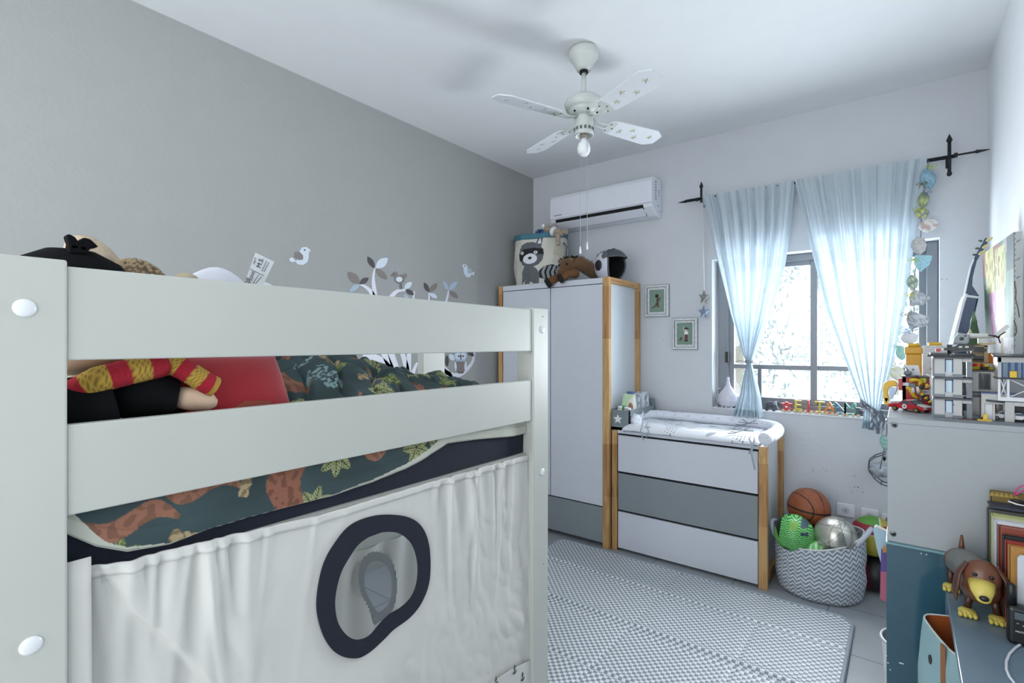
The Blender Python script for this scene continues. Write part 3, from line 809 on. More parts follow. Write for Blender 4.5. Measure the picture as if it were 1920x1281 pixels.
# blue pompom toy
bm = B(); rnd = random.Random(2)
for k in range(46):
    d = V((rnd.gauss(0, 1), rnd.gauss(0, 1), rnd.gauss(0, 1))).normalized(); ell(bm, V((-2.475, 3.60, WT + .455)) + d * .034, .013, n=8)
o = obj('pompom_toy', bm, mat('pompom_blue', (66, 96, 138), .95)); tag(o, 'blue knobbly woollen pompom lying at the front of the raccoon basket', 'pompom')
tb = thing('teddy_bear', 'beige plush bear with a white shirt slumped over the basket rim', 'soft toy', (-2.33, 3.58, WT + .40))
BEI = mat('beige_plush', (164, 150, 132), .98, var=.25, vscale=60, bump=.5, bscale=90)
bm = B()
ell(bm, (-2.345, 3.56, WT + .455), (.062, .05, .042), (0, .3, 0), wob=.15); ell(bm, (-2.262, 3.55, WT + .425), (.050, .045, .038), (0, .5, 0), wob=.2)
tube(bm, [(-2.26, 3.53, WT + .42), (-2.232, 3.50, WT + .39), (-2.225, 3.49, WT + .33)], [.022, .020, .018], 10); ell(bm, (-2.224, 3.49, WT + .325), .021)
tube(bm, [(-2.25, 3.56, WT + .43), (-2.205, 3.56, WT + .43), (-2.180, 3.55, WT + .425)], [.020, .018, .020], 10)
obj('body', bm, BEI, tb)
bm = B(); ell(bm, (-2.297, 3.535, WT + .440), (.022, .046, .040), (0, .4, 0)); obj('shirt', bm, WF, tb)
for dx in (-.04, .012): bm = B(); ell(bm, (-2.375 + dx, 3.555, WT + .492 - dx * .3), (.014, .010, .018)); obj('ear', bm, BEI if dx > 0 else WF, tb)
bm = B(); ell(bm, (-2.362, 3.512, WT + .452), .005, n=8); ell(bm, (-2.335, 3.510, WT + .447), .005, n=8); obj('eye', bm, BLACK, tb)

# plush horse
hs = thing('plush_horse', 'brown plush horse lying on the wardrobe, front legs hanging over the edge', 'soft toy', (-2.02, 3.55, WT))
HB = mat('horse_plush', (98, 70, 44), .98, var=.45, vscale=14, bump=.4, bscale=90, sheen=.3)
bm = B()
tube(bm, [(-2.085, 3.44, WT + .085), (-2.08, 3.46, WT + .13), (-2.03, 3.50, WT + .145), (-1.99, 3.55, WT + .115), (-1.965, 3.60, WT + .085), (-1.955, 3.66, WT + .07), (-1.95, 3.70, WT + .06)], [.035, .055, .058, .058, .056, .052, .03], 24)
ell(bm, (-2.100, 3.42, WT + .115), (.066, .062, .068), (0.2, 0, 0)); ell(bm, (-2.118, 3.392, WT + .060), (.048, .050, .054)); ell(bm, (-2.128, 3.39, WT + .038), (.036, .036, .034))
horse = obj('body', bm, HB, hs)
m_ = horse.modifiers.new('r', 'REMESH'); m_.mode = 'VOXEL'; m_.voxel_size = .007; m_.use_smooth_shade = True
for (pts, nm) in (([(-2.03, 3.43, WT + .055), (-2.00, 3.385, WT + .052), (-2.045, 3.345, WT + .045), (-2.085, 3.325, WT + .018)], 'foreleg'), ([(-2.12, 3.43, WT + .045), (-2.14, 3.38, WT + .035), (-2.17, 3.335, WT + .010), (-2.195, 3.318, WT - .010)], 'foreleg')):
    bm = B(); tube(bm, pts, [.036, .033, .030, .031], 18); lg = obj(nm, bm, mat('horse_leg_plush', (108, 72, 44), .98, var=.35, vscale=20, bump=.4, bscale=90), hs)
    e = V(pts[-1]); d = (V(pts[-1]) - V(pts[-2])).normalized()
    bm = B(); tube(bm, [e - d * .004, e + d * .022, e + d * .030], [.0365, .038, .030], 24); obj('hoof', bm, mat('hoof_black', (22, 22, 24), .9), lg)
for s, x in ((1, -2.058), (-1, -2.150)):
    bm = B(); ell(bm, (x, 3.412, WT + .165), (.026 if s < 0 else .028, .014, .018), (.2, .35 * s, 0)); e_ = obj('ear', bm, mat('horse_ear', (120, 92, 62), .98), hs)
for x in (-2.068,): bm = B(); ell(bm, (x, 3.366, WT + .128), .010, n=12); obj('eye', bm, mat('eye_black', (14, 12, 10), .1), hs)
bm = B(); ell(bm, (-2.135, 3.366, WT + .124), .0095, n=12); obj('eye', bm, MATS['eye_black'], hs)
bm = B(); rnd = random.Random(4)
mp_ = [V((-2.125, 3.405, WT + .175)), V((-2.09, 3.43, WT + .192)), V((-2.04, 3.48, WT + .20)), V((-2.0, 3.53, WT + .178)), V((-1.965, 3.57, WT + .150))]
for k in range(90):
    t = rnd.random() * 3.99; i = int(t); p = mp_[i].lerp(mp_[i + 1], t - i)
    q = p + V((rnd.uniform(-.02, .02), rnd.uniform(-.02, .01), -.012)); tube(bm, [q, q + V((rnd.uniform(-.02, .02), rnd.uniform(-.02, .02), rnd.uniform(.006, .022)))], [.007, .002], 5)
obj('mane', bm, mat('mane_dark', (44, 38, 36), .98), hs)

# helmet
hm = thing('bike_helmet', 'white and dark grey open-face helmet at the right end of the wardrobe top', 'helmet', (-1.80, 3.62, WT))
hc = V((-1.812, 3.60, WT + .120)); HR = Euler((0, 0, .25)).to_matrix()
# helmet faces right/forward (+x, -y); opening cut out of the shell
fw = V((.95, -.312, 0)); sd = V((.312, .95, 0))
def hshell(u, v, k=1.0):
    a = 2 * PI * u; ph = lerp(.001, PI * .83, v)
    d = fw * (math.cos(a) * math.sin(ph) * 1.12) + sd * (math.sin(a) * math.sin(ph) * .92) + V((0, 0, math.cos(ph)))
    return hc + V((d.x * .118, d.y * .118, d.z * .128)) * k
def inopen(u, v):
    a = (2 * PI * u + PI) % (2 * PI) - PI
    return abs(a) < 1.02 and v > .43
bm = B(); grid(bm, hshell, 72, 40, keep=lambda u, v: not inopen(u, v), wrap=True)
hsh = obj('shell', bm, mat('helmet_white', (206, 208, 220), .25, coat=.4), hm, solid=-.006)
bm = B(); grid(bm, lambda u, v: hshell(u, v, .93), 72, 40, keep=lambda u, v: not inopen(u, v), wrap=True); obj('lining', bm, mat('lining_black', (24, 24, 28), .95), hm)
bm = B(); grid(bm, lambda u, v: hshell(lerp(-.185, .185, u), lerp(.235, .47, v), 1.06 + .10 * math.cos((u - .5) * PI) * v), 30, 10); obj('visor', bm, mat('visor_smoke', (66, 72, 76), .2, coat=.5), hm, solid=.004)
bm = B()
edge = [hshell(lerp(-.165, .165, k / 20), .43, 1.01) for k in range(21)] + [hshell(.165, lerp(.43, 1, k / 12), 1.01) for k in range(13)]
edge = [hshell(-.165, 1 - k / 12 * .57, 1.01) for k in range(13)] + edge
tube(bm, edge, .007, 8); obj('trim', bm, mat('helmet_trim', (70, 74, 80), .5), hm)
def hpatch(nm, cu, cv, ru, rv, m_, k=1.012, a=0):
    bm = B(); n = 24
    vs = [bm.verts.new(hshell(cu + math.cos(t) * ru * math.cos(a) - math.sin(t) * rv * math.sin(a), cv + math.cos(t) * ru * math.sin(a) + math.sin(t) * rv * math.cos(a), k)) for t in [2 * PI * j / n for j in range(n)]]
    v2 = [bm.verts.new(hshell(cu + .55 * (math.cos(t) * ru * math.cos(a) - math.sin(t) * rv * math.sin(a)), cv + .55 * (math.cos(t) * ru * math.sin(a) + math.sin(t) * rv * math.cos(a)), k + .006)) for t in [2 * PI * j / n for j in range(n)]]
    c = bm.verts.new(hshell(cu, cv, k + .010))
    for j in range(n):
        bm.faces.new((vs[j], vs[(j + 1) % n], v2[(j + 1) % n], v2[j])); bm.faces.new((v2[j], v2[(j + 1) % n], c))
    return obj(nm, bm, m_, hm, smooth=True, solid=.002)
hpatch('ear_pad', -.275, .62, .050, .12, mat('helmet_dark', (40, 42, 48), .5), 1.065); hpatch('hinge_cover', -.205, .40, .032, .09, mat('helmet_grey', (92, 96, 100), .4), 1.08)
bm = B(); tube(bm, [hshell(lerp(-.30, -.02, k / 16), .20 + .10 * math.cos(k / 16 * 2), 1.06) for k in range(17)], .006, 6, flat=.4); obj('stripe', bm, mat('stripe_navy', (34, 34, 58), .4), hm)
bm = B()
for k in range(5): tube(bm, [hshell(-.42 + k * .012, .30 + k * .02, 1.06), hshell(-.36 + k * .010, .36 - k * .01, 1.065)], .004, 6, flat=.4)
obj('star_graphic', bm, MATS['stripe_navy'], hm)

# ================================================================== CURTAINS
RY = 3.82
rod = thing('curtain_rod', 'black wrought-iron curtain rod with spear and cross finials above the window', 'curtain rod', (-.55, YB, 2.56))
bm = B(); tube(bm, [(-1.30, RY, 2.574), (.225, RY, 2.568)], .011, 12); obj('rod', bm, IRON, rod)
for (x, s) in ((-1.185, -1), (.205, 1)):
    bm = B()
    tube(bm, [(x, RY, 2.47 if s > 0 else 2.545), (x, RY, 2.65)], .0085, 8)
    tube(bm, [(x, RY, 2.65), (x, RY, 2.662), (x, RY, 2.70)], [.007, .015, .001], 4)
    tube(bm, [(x, RY, 2.56), (x, YB, 2.56)], .006, 8); box(bm, x - .012, x + .012, YB - .006, YB, 2.53, 2.60, .002)
    if s > 0: ell(bm, (x, RY, 2.472), (.012, .010, .014))
    obj('bracket', bm, IRON, rod)
    bm = B(); tube(bm, [(x - s * .0 + s * .02, RY, 2.572), (x + s * .035, RY, 2.572), (x + s * .036, RY, 2.572), (x + s * .11, RY, 2.572), (x + s * .112, RY, 2.572), (x + s * .175, RY, 2.572)], [.014, .014, .005, .006, .011, .001], 8); obj('spear_finial', bm, IRON, rod)
CURT = sheer('curtain_cotton', (214, 224, 230), diff=.58, clear=.07)
def curtain(name, label, L, R, ztie, zbot, tie_w, seed, nf):
    t = thing(name, label, 'curtain', ((L[0][1] + R[0][1]) / 2, RY, zbot), group=None)
    rnd = random.Random(seed)
    z0 = 2.585
    ph = [rnd.uniform(0, 6) for _ in range(6)]
    def fold(u, z):
        g = (z - ztie) / (z0 - ztie)
        w = interp([(0, interp(R, 1 - 0) - interp(L, 1 - 0)), (1, 1)], 0)
        f = math.sin(2 * PI * nf * u + ph[0] + .8 * math.sin(2 * PI * u * 2 + ph[1])) + .5 * math.sin(2 * PI * nf * 1.7 * u + ph[2] + g * .8) + .25 * math.sin(2 * PI * nf * 3.1 * u + ph[3])
        return f
    def fn(u, v, off=0):
        z = lerp(z0, zbot, v)
        xl, xr = interp(L, z0 - z), interp(R, z0 - z)
        wd = xr - xl
        amp = interp([(0, .007), (.12, .014), (.5, .028), (ztie and (z0 - ztie) - .15, .030), (z0 - ztie, .014), (z0 - ztie + .15, .028), (2, .03)], z0 - z)
        f = fold(u, z)
        x = xl + wd * (u + .010 * math.sin(2 * PI * nf * u * 1.0 + ph[4]) * (1 if .02 < u < .98 else 0))
        cr = .0035 * nz(u * 30, z * 22, seed) + .004 * nz(u * 8, z * 14, seed + 5)
        return V((x, RY - .016 + f * amp + cr + off, z + .004 * math.sin(u * 40) * (v > .99)))
    bm = B(); grid(bm, fn, 260, 150); o = obj('panel', bm, CURT, t, fix=False)
    bm = B(); grid(bm, lambda u, v: fn(u, v * .085 / (z0 - zbot), -.006), 260, 8); obj('rod_pocket', bm, CURT, t, fix=False)
    bm = B(); grid(bm, lambda u, v: fn(u, v * .085 / (z0 - zbot), 0) * 1.0 + V((0, .040 + .008 * math.sin(u * 77), 0)), 260, 6); obj('rod_pocket_back', bm, CURT, t, fix=False)
    bm = B(); grid(bm, lambda u, v: fn(u, 1 - v * .03, -.003), 260, 3); obj('hem', bm, CURT, t, fix=False)
    # rolled side hems
    for uu, s in ((0, 1), (1, -1)):
        bm = B(); grid(bm, lambda u, v: fn(uu + s * u * .035, v, -.004), 3, 120); obj('side_hem', bm, CURT, t, fix=False)
    return t
zt = 1.372
cl = curtain('curtain', 'left pale blue curtain, gathered with a thin cord and falling behind the changing pad', [(0, -1.175), (.2, -1.13), (.486, -1.071), (.876, -.979), (1.16, -.895), (1.205, -.872), (1.23, -.872), (1.44, -.918), (1.60, -.972)],
             [(0, -.575), (.3, -.60), (.565, -.639), (.92, -.737), (1.16, -.822), (1.205, -.838), (1.23, -.838), (1.44, -.790), (1.60, -.770)], zt, .992, .04, 3, 7)
bm = B()
for dz in (0, .010): tube(bm, [(-.855 + .024 * math.cos(a), RY - .012 + .034 * math.sin(a), zt + dz + .004 * math.sin(a)) for a in [2 * PI * k / 24 for k in range(24)]], .004, 6, closed=True)
tube(bm, [(-.86, RY - .05, zt), (-.90, RY - .055, zt + .012), (-.93, RY - .05, zt + .004)], .003, 6); tube(bm, [(-.86, RY - .05, zt), (-.82, RY - .055, zt + .002), (-.80, RY - .05, zt - .01)], .003, 6)
obj('cord_tie', bm, mat('cord_grey', (150, 158, 166), .8), cl)
zt2 = 1.10
cr = curtain('curtain', 'right pale blue curtain, wider, gathered low with a grey patterned ribbon beside the cabinet', [(0, -.572), (.44, -.483), (.86, -.394), (1.236, -.279), (1.42, -.218), (1.50, -.195), (1.58, -.205), (1.62, -.215)],
             [(0, .108), (.41, .057), (.816, .013), (1.23, -.059), (1.40, -.098), (1.50, -.118), (1.58, -.10), (1.62, -.085)], zt2, .978, .08, 9, 7)
def ribbon(u, v):
    a = lerp(0, 2 * PI, u); return V((-.155 + .062 * math.cos(a), RY - .012 + .048 * math.sin(a), 1.10 - .03 * math.cos(a) * 1.4 + (v - .5) * .042))
bm = B(); grid(bm, ribbon, 40, 4)
grid(bm, lambda u, v: V((-.125 + .03 * u + .008 * math.sin(v * 5), RY - .072 - .005 * math.sin(u * 9), 1.09 - .13 * v)), 4, 8)
grid(bm, lambda u, v: V((-.150 + .03 * u - .02 * v, RY - .070 - .004 * math.sin(u * 9), 1.08 - .10 * v)), 4, 8)
def dots(co, n): return (188, 196, 204) if (math.hypot((co.x * 60) % 1 - .5, (co.z * 60 + (int(co.x * 60) % 2) * .5) % 1 - .5) < .25) else (92, 100, 112)
o = obj('ribbon_tie', bm, vmat('ribbon', .8), cr, fix=False); paint(o, dots); bpy_s = o.modifiers.new('u', 'SUBSURF'); bpy_s.levels = 1

# star ornament string at the left end of the rod
so = thing('hanging_ornament', 'string with two small stuffed stars hanging from the left end of the curtain rod', 'ornament', (-1.18, 3.84, 2.57))
bm = B(); tube(bm, [(-1.185, RY, 2.565), (-1.184, 3.85, 2.3), (-1.180, 3.86, 1.90)], .0022, 6); tube(bm, [(-1.175, RY, 2.565), (-1.178, 3.85, 2.25), (-1.176, 3.86, 1.90)], .0022, 6); obj('string', bm, mat('string_white', (214, 216, 220), .8), so)
for (z, c, a, nm) in ((1.845, (118, 116, 108), .5, 'star_taupe'), (1.735, (120, 132, 150), -.2, 'star_blue')):
    bm = B(); P = star2(.060, .45, 5, PI / 2)
    Rm = Matrix.Rotation(1.0 + a * .3, 3, 'Z')
    f_ = [V((x, 0, zz)) for x, zz in P]
    va = [bm.verts.new(V((-1.178, 3.86, z)) + Rm @ p) for p in f_]; c1 = bm.verts.new(V((-1.178, 3.86, z)) + Rm @ V((0, -.024, 0))); c2 = bm.verts.new(V((-1.178, 3.86, z)) + Rm @ V((0, .024, 0)))
    for i in range(10): bm.faces.new((va[i], va[(i + 1) % 10], c1)); bm.faces.new((va[(i + 1) % 10], va[i], c2))
    obj('stuffed_star', bm, mat(nm, c, .8), so, bevel=.002)

# garland of cloth pouches
gl = thing('pouch_garland', 'hanging garland of small cloth pouches with ribbons at the right edge of the window', 'garland', (.05, RY, 2.56))
GP = [onY(px, py, 3.80) for px, py in [(1741, 302), (1733, 360), (1728, 400), (1726, 455), (1712, 530), (1714, 590), (1708, 650), (1692, 700), (1668, 770), (1660, 830), (1650, 880)]]
bm = B(); tube(bm, GP, .003, 6); obj('cord', bm, mat('garland_cord', (120, 124, 122), .8), gl)
def pouch(px, py, w_, h, rot, ca, cb, dens, kind, seed):
    c = onY(px, py, 3.79); s = 3.79 / ray(px)[1] / FPX
    W_, H_ = w_ * s / 2 * .9, h * s / 2 * .9
    bm = B()
    def fn(u, v):
        a = 2 * PI * u
        pr = interp([(0, .18), (.12, .30), (.4, .85), (.75, 1.0), (1, .9)], v) if kind == 't' else interp([(0, .1), (.2, .8), (.5, 1), (.8, .75), (1, .05)], v)
        ht = lerp(1, -1, v)
        p = V((math.cos(a) * W_ * pr, math.sin(a) * W_ * .45 * (pr if kind != 't' else pr * (1.05 - v) + .1) + .006 * nz(a * 2, v * 4, seed), ht * H_ + (.006 * nz(a * 3, 1, seed) if v > .9 else 0)))
        p.x += .12 * W_ * nz(a, v * 3, seed * 2.2)
        cr_, sr_ = math.cos(rot), math.sin(rot)
        return c + V((p.x * cr_ - p.z * sr_, p.y, p.x * sr_ + p.z * cr_))
    grid(bm, fn, 24, 12, wrap=True)
    o = obj('pouch', bm, vmat('pouch_cloth', .85), gl, fix=False)
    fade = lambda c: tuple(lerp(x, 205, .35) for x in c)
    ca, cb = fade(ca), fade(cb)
    def pc(co, n):
        if dens == 'dots': return ca if math.hypot((co.x * 110) % 1 - .5, (co.z * 110) % 1 - .5) < .33 else cb
        if dens == 'waves': return ca if math.sin(co.z * 500 + 2 * math.sin(co.x * 200)) > 0 else cb
        return ca if nz(co.x * 70 + seed, co.y * 70, co.z * 70) > .02 else cb
    paint(o, pc)
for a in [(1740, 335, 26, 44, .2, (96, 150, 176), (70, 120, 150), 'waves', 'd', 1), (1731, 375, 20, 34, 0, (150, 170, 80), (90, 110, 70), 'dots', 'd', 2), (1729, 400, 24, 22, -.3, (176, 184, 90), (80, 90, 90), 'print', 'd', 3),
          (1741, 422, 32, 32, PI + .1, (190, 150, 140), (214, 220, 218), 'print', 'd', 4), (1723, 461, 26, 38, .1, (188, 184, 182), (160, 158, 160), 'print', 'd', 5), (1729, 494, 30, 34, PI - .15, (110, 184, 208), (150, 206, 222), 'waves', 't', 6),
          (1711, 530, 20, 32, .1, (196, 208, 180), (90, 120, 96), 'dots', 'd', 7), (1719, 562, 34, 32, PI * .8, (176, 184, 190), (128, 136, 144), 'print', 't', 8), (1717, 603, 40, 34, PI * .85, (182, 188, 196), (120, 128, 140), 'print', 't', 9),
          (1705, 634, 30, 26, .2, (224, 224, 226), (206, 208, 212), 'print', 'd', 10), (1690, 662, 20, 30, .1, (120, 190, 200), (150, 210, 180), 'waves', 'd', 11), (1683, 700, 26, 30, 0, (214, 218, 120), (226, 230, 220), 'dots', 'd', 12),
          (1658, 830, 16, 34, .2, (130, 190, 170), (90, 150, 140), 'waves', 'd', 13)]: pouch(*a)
for (px, py, c) in ((1728, 345, (96, 104, 50)), (1722, 392, (190, 200, 80)), (1712, 487, (190, 204, 70)), (1706, 552, (214, 210, 60)), (1700, 618, (110, 150, 196)), (1698, 590, (120, 116, 60)), (1682, 650, (150, 200, 180)), (1737, 362, (110, 130, 150)), (1747, 312, (180, 200, 90))):
    p = onY(px, py, 3.775); bm = B()
    for s in (-1, 1):
        tube(bm, [p, p + V((.016 * s, 0, .012)), p + V((.026 * s, 0, .002)), p + V((.014 * s, 0, -.006)), p], .0035, 6, flat=.5); tube(bm, [p, p + V((.008 * s, 0, -.012)), p + V((.014 * s, 0, -.026))], .003, 6, flat=.5)
    obj('bow', bm, mat('bow_%d_%d' % c[:2], c, .7), gl)
# wire basket ornament at its lower end
wb = thing('wire_basket', 'small hanging wire basket with crumpled silver cloth, low on the back wall beside the cabinet', 'wire basket', (-.11, 3.80, .66))
bm = B()
q = [onY(px, py, 3.80) for px, py in [(1660, 852), (1640, 858), (1629, 866), (1628, 880), (1640, 898), (1652, 908), (1664, 912)]]
tube(bm, q, .003, 6)
tube(bm, [p + V((0, .09, 0)) for p in q], .003, 6)
for p in q[1:]: tube(bm, [p, p + V((0, .09, 0))], .0022, 6)
tube(bm, [q[0], q[0] + V((.01, 0, .25))], .0012, 5)
obj('wire', bm, mat('wire_dark', (70, 76, 82), .4, .6), wb)
bm = B(); ell(bm, onY(1650, 882, 3.84), (.055, .035, .04), wob=.5, seed=4); obj('cloth', bm, mat('silver_cloth', (176, 182, 190), .4, .3, var=.3, vscale=40), wb)
bm = B(); p = onY(1658, 866, 3.80)
for k in range(5): slab(bm, [p + V((.0, 0, 0)), p + V((-.012 + .006 * k, 0, .02)), p + V((-.006 + .008 * k, 0, .04)), p + V((.006, 0, .015))], (0, .002, 0))
obj('leaf', bm, mat('leaf_sage', (90, 120, 110), .8), wb)

# ================================================================== WINDOW SILL
SZ = WZ0 + .008
gp = thing('garlic_pot', 'white garlic-bulb shaped pot with a looped handle at the left end of the window sill', 'pot', (-1.035, 3.965, SZ))
CER = mat('white_ceramic', (206, 204, 214), .4)
def gar(u, v):
    a = 2 * PI * u; r = interp([(0, .030), (.08, .058), (.25, .072), (.45, .066), (.62, .040), (.78, .018), (.92, .011), (1, .009)], v)
    r *= 1 + .06 * abs(math.sin(a * 3.5)) * (1 - v)
    return V((-1.035 + math.cos(a) * r, 3.965 + math.sin(a) * r * .8, SZ + .205 * v + .0005))
bm = B(); grid(bm, gar, 56, 36, wrap=True); obj('bulb', bm, CER, gp)
bm = B(); ell(bm, (-1.035, 3.965, SZ + .21), (.010, .010, .018)); obj('stem_cap', bm, CER, gp)
bm = B(); tube(bm, [(-1.085, 3.955, SZ + .14), (-1.115, 3.95, SZ + .13), (-1.124, 3.95, SZ + .10), (-1.11, 3.95, SZ + .055), (-1.09, 3.955, SZ + .035)], .004, 8); obj('handle', bm, mat('handle_grey', (170, 172, 178), .4), gp)
for dx in (-.03, 0, .035): bm = B(); ell(bm, (-1.035 + dx, 3.918, SZ + .006), (.008, .008, .006)); obj('foot', bm, CER, gp)
bm = B(); lathe(bm, [(0, SZ), (.035, SZ + .002), (.048, SZ + .03), (.045, SZ + .06), (.028, SZ + .085), (.012, SZ + .098), (0, SZ + .10)], (-.942, 3.99, 0), 24); o = obj('small_jar', bm, CER); tag(o, 'small white lidded jar right of the garlic pot, half behind the left curtain', 'jar')

# letter train
TY = 3.955
WHL = mat('natural_wood_wheel', (196, 180, 156), .6)
train = 'wooden letter train wagons on the window sill'
def wheels(t, x, n=2, dx=.018):
    for s in (-dx, dx):
        for yy in (TY - .020, TY + .018):
            bm = B(); tube(bm, [(x + s, yy - .003, SZ + .0105), (x + s, yy + .004, SZ + .0105)], .0105, 18); obj('wheel', bm, WHL, t)
    bm = B(); tube(bm, [(x + dx + .012, TY, SZ + .012), (x + dx + .022, TY, SZ + .012)], .002, 6); obj('hook', bm, STEEL, t)
def letter(px, ch, rgb, label):
    x = onY(px, 765, TY).x
    t = thing('letter_wagon', label, 'toy train wagon', (x, TY, SZ), group=train)
    m_ = mat('wood_%d_%d_%d' % rgb, rgb, .5)
    bm = B(); z0 = SZ + .013; P = []
    if ch == 'base': pass
    o = textmesh('letter_' + ch.lower(), ch, .098, m_, t, (x, TY - .002, z0 + .036), (1, 0, 0), (0, 0, 1), ext=.011)
    bm.free()
    bm = B(); box(bm, x - .026, x + .026, TY - .012, TY + .012, SZ + .010, SZ + .020, .002); obj('chassis', bm, m_, t)
    wheels(t, x)
    return t
x = onY(1475, 765, TY).x
t = thing('letter_wagon', 'red castle-shaped first wagon of the wooden letter train, next to the grey toy elephant', 'toy train wagon', (x, TY, SZ), group=train)
RED = mat('wood_red', (196, 52, 56), .5)
bm = B(); slab(bm, [(x + a, TY - .011, SZ + .012 + b) for a, b in [(-.028, 0), (.028, 0), (.028, .012), (.018, .020), (.018, .036), (.032, .040), (.032, .048), (.012, .048), (.010, .056), (-.010, .056), (-.012, .048), (-.032, .048), (-.032, .040), (-.018, .036), (-.018, .020), (-.028, .012)]], (0, .022, 0)); obj('wagon_body', bm, RED, t)
bm = B(); slab(bm, [(x + a, TY - .012, SZ + .036 + b) for a, b in ov(0, 0, .008, .006)], (0, .002, 0)); obj('spot', bm, PWHITE, t)
wheels(t, x)
letter(1496, 'E', (206, 184, 62), 'yellow letter E wagon of the wooden name train on the window sill')
letter(1516, 'I', (200, 50, 54), 'red letter I wagon of the wooden name train on the window sill')
letter(1537, 'T', (212, 186, 66), 'yellow letter T wagon of the wooden name train on the window sill')
letter(1556, 'A', (222, 124, 52), 'orange letter A wagon of the wooden name train on the window sill')
letter(1576, 'N', (74, 124, 150), 'blue letter N wagon of the wooden name train on the window sill')
letter(1594, 'M', (70, 150, 126), 'green letter M wagon of the wooden name train on the window sill')
x = onY(1616, 770, TY).x
t = thing('toy_locomotive', 'dark wooden toy locomotive at the right end of the letter train', 'toy locomotive', (x, TY, SZ), group=None)
DW = mat('wood_charcoal', (84, 84, 92), .5)
bm = B(); box(bm, x - .038, x + .038, TY - .012, TY + .012, SZ + .012, SZ + .022, .002); box(bm, x - .036, x - .012, TY - .012, TY + .012, SZ + .022, SZ + .056, .002); box(bm, x - .042, x - .006, TY - .014, TY + .014, SZ + .056, SZ + .061, .001); tube(bm, [(x - .012, TY, SZ + .034), (x + .034, TY, SZ + .034)], .011, 14); tube(bm, [(x + .02, TY, SZ + .04), (x + .02, TY, SZ + .058)], [.004, .006], 10); obj('engine_body', bm, DW, t)
wheels(t, x)
bm = B(); x2 = onY(1560, 760, 4.0).x
box(bm, x2 - .03, x2 + .03, 3.993, 4.005, SZ + .052, SZ + .068, .001); box(bm, x2 - .008, x2 + .008, 3.993, 4.005, SZ, SZ + .052, .001)
o = obj('wooden_letter', bm, mat('wood_seagreen', (92, 150, 140), .5)); tag(o, 'sea-green wooden letter T standing behind the yellow T and orange A', 'letter')
# elephant
x = onY(1447, 760, TY).x
el = thing('toy_elephant', 'small dark grey toy elephant with a white cord at the left of the letter train', 'toy animal', (x, TY, SZ))
ELM = mat('elephant_grey', (78, 82, 90), .8, bump=.3)
bm = B(); ell(bm, (x - .008, TY, SZ + .044), (.034, .018, .022)); ell(bm, (x + .034, TY, SZ + .055), (.018, .015, .017))
tube(bm, [(x + .048, TY, SZ + .052), (x + .060, TY, SZ + .042), (x + .064, TY, SZ + .024), (x + .070, TY, SZ + .018)], [.007, .006, .004, .003], 8)
for dx in (-.032, .014):
    for s in (-1, 1): tube(bm, [(x + dx, TY + .010 * s, SZ + .038), (x + dx, TY + .010 * s, SZ + .0005)], [.010, .0085], 12)
eb = obj('body', bm, ELM, el)
for s in (-1, 1): bm = B(); ell(bm, (x + .026, TY + .017 * s, SZ + .056), (.012, .003, .015)); obj('ear', bm, mat('elephant_ear', (150, 152, 160), .8), el)
bm = B(); tube(bm, [(x + .03, TY - .018, SZ + .070), (x + .036, TY - .025, SZ + .045), (x + .05, TY - .028, SZ + .012), (x + .075, TY - .025, SZ + .003)], .0022, 6); obj('pull_cord', bm, mat('string_white', (0, 0, 0)), el)

# ================================================================== PLAY MAT
def mat_mat():
    m = bpy.data.materials.new('quilted_playmat'); m.use_nodes = True
    N = m.node_tree.nodes; L = m.node_tree.links; p = N['Principled BSDF']; p.inputs['Roughness'].default_value = .42
    tc = N.new('ShaderNodeTexCoord')
    ck = N.new('ShaderNodeTexChecker'); ck.inputs['Scale'].default_value = 1 / .0175
    ck.inputs['Color1'].default_value = (*lin((226, 230, 234)), 1); ck.inputs['Color2'].default_value = (*lin((140, 147, 156)), 1)
    fm = N.new('ShaderNodeVectorMath'); fm.operation = 'MULTIPLY_ADD'; fm.inputs[1].default_value = (1, 1, 0); fm.inputs[2].default_value = (0, 0, .001); L.new(tc.outputs['Object'], fm.inputs[0])
    L.new(fm.outputs[0], ck.inputs['Vector']); L.new(ck.outputs['Color'], p.inputs['Base Color'])
    mp = N.new('ShaderNodeVectorMath'); mp.operation = 'SCALE'; mp.inputs['Scale'].default_value = PI / .0175; L.new(tc.outputs['Object'], mp.inputs[0])
    sp = N.new('ShaderNodeSeparateXYZ'); L.new(mp.outputs[0], sp.inputs[0])
    hs_ = []
    for a in (0, 1):
        s = N.new('ShaderNodeMath'); s.operation = 'SINE'; L.new(sp.outputs[a], s.inputs[0]); b = N.new('ShaderNodeMath'); b.operation = 'ABSOLUTE'; L.new(s.outputs[0], b.inputs[0]); hs_.append(b)
    mu = N.new('ShaderNodeMath'); mu.operation = 'MULTIPLY'; L.new(hs_[0].outputs[0], mu.inputs[0]); L.new(hs_[1].outputs[0], mu.inputs[1])
    bp = N.new('ShaderNodeBump'); bp.inputs['Strength'].default_value = .35; bp.inputs['Distance'].default_value = .004; L.new(mu.outputs[0], bp.inputs['Height']); L.new(bp.outputs[0], p.inputs['Normal'])
    return m
MX0, MX1, MY0, MY1 = -2.08, -.215, 1.55, 3.285
mt = thing('play_mat', 'large grey and white chequered quilted play mat on the tiled floor', 'mat', ((MX0 + MX1) / 2, (MY0 + MY1) / 2, 0))
def rrect(x0, x1, y0, y1, r, n=8):
    P = []
    for cx, cy, a0 in ((x1 - r, y0 + r, -PI / 2), (x1 - r, y1 - r, 0), (x0 + r, y1 - r, PI / 2), (x0 + r, y0 + r, PI)):
        for k in range(n + 1): P.append((cx + r * math.cos(a0 + PI / 2 * k / n), cy + r * math.sin(a0 + PI / 2 * k / n)))
    return P
FOLDY = [2.068, 2.494, 2.937]
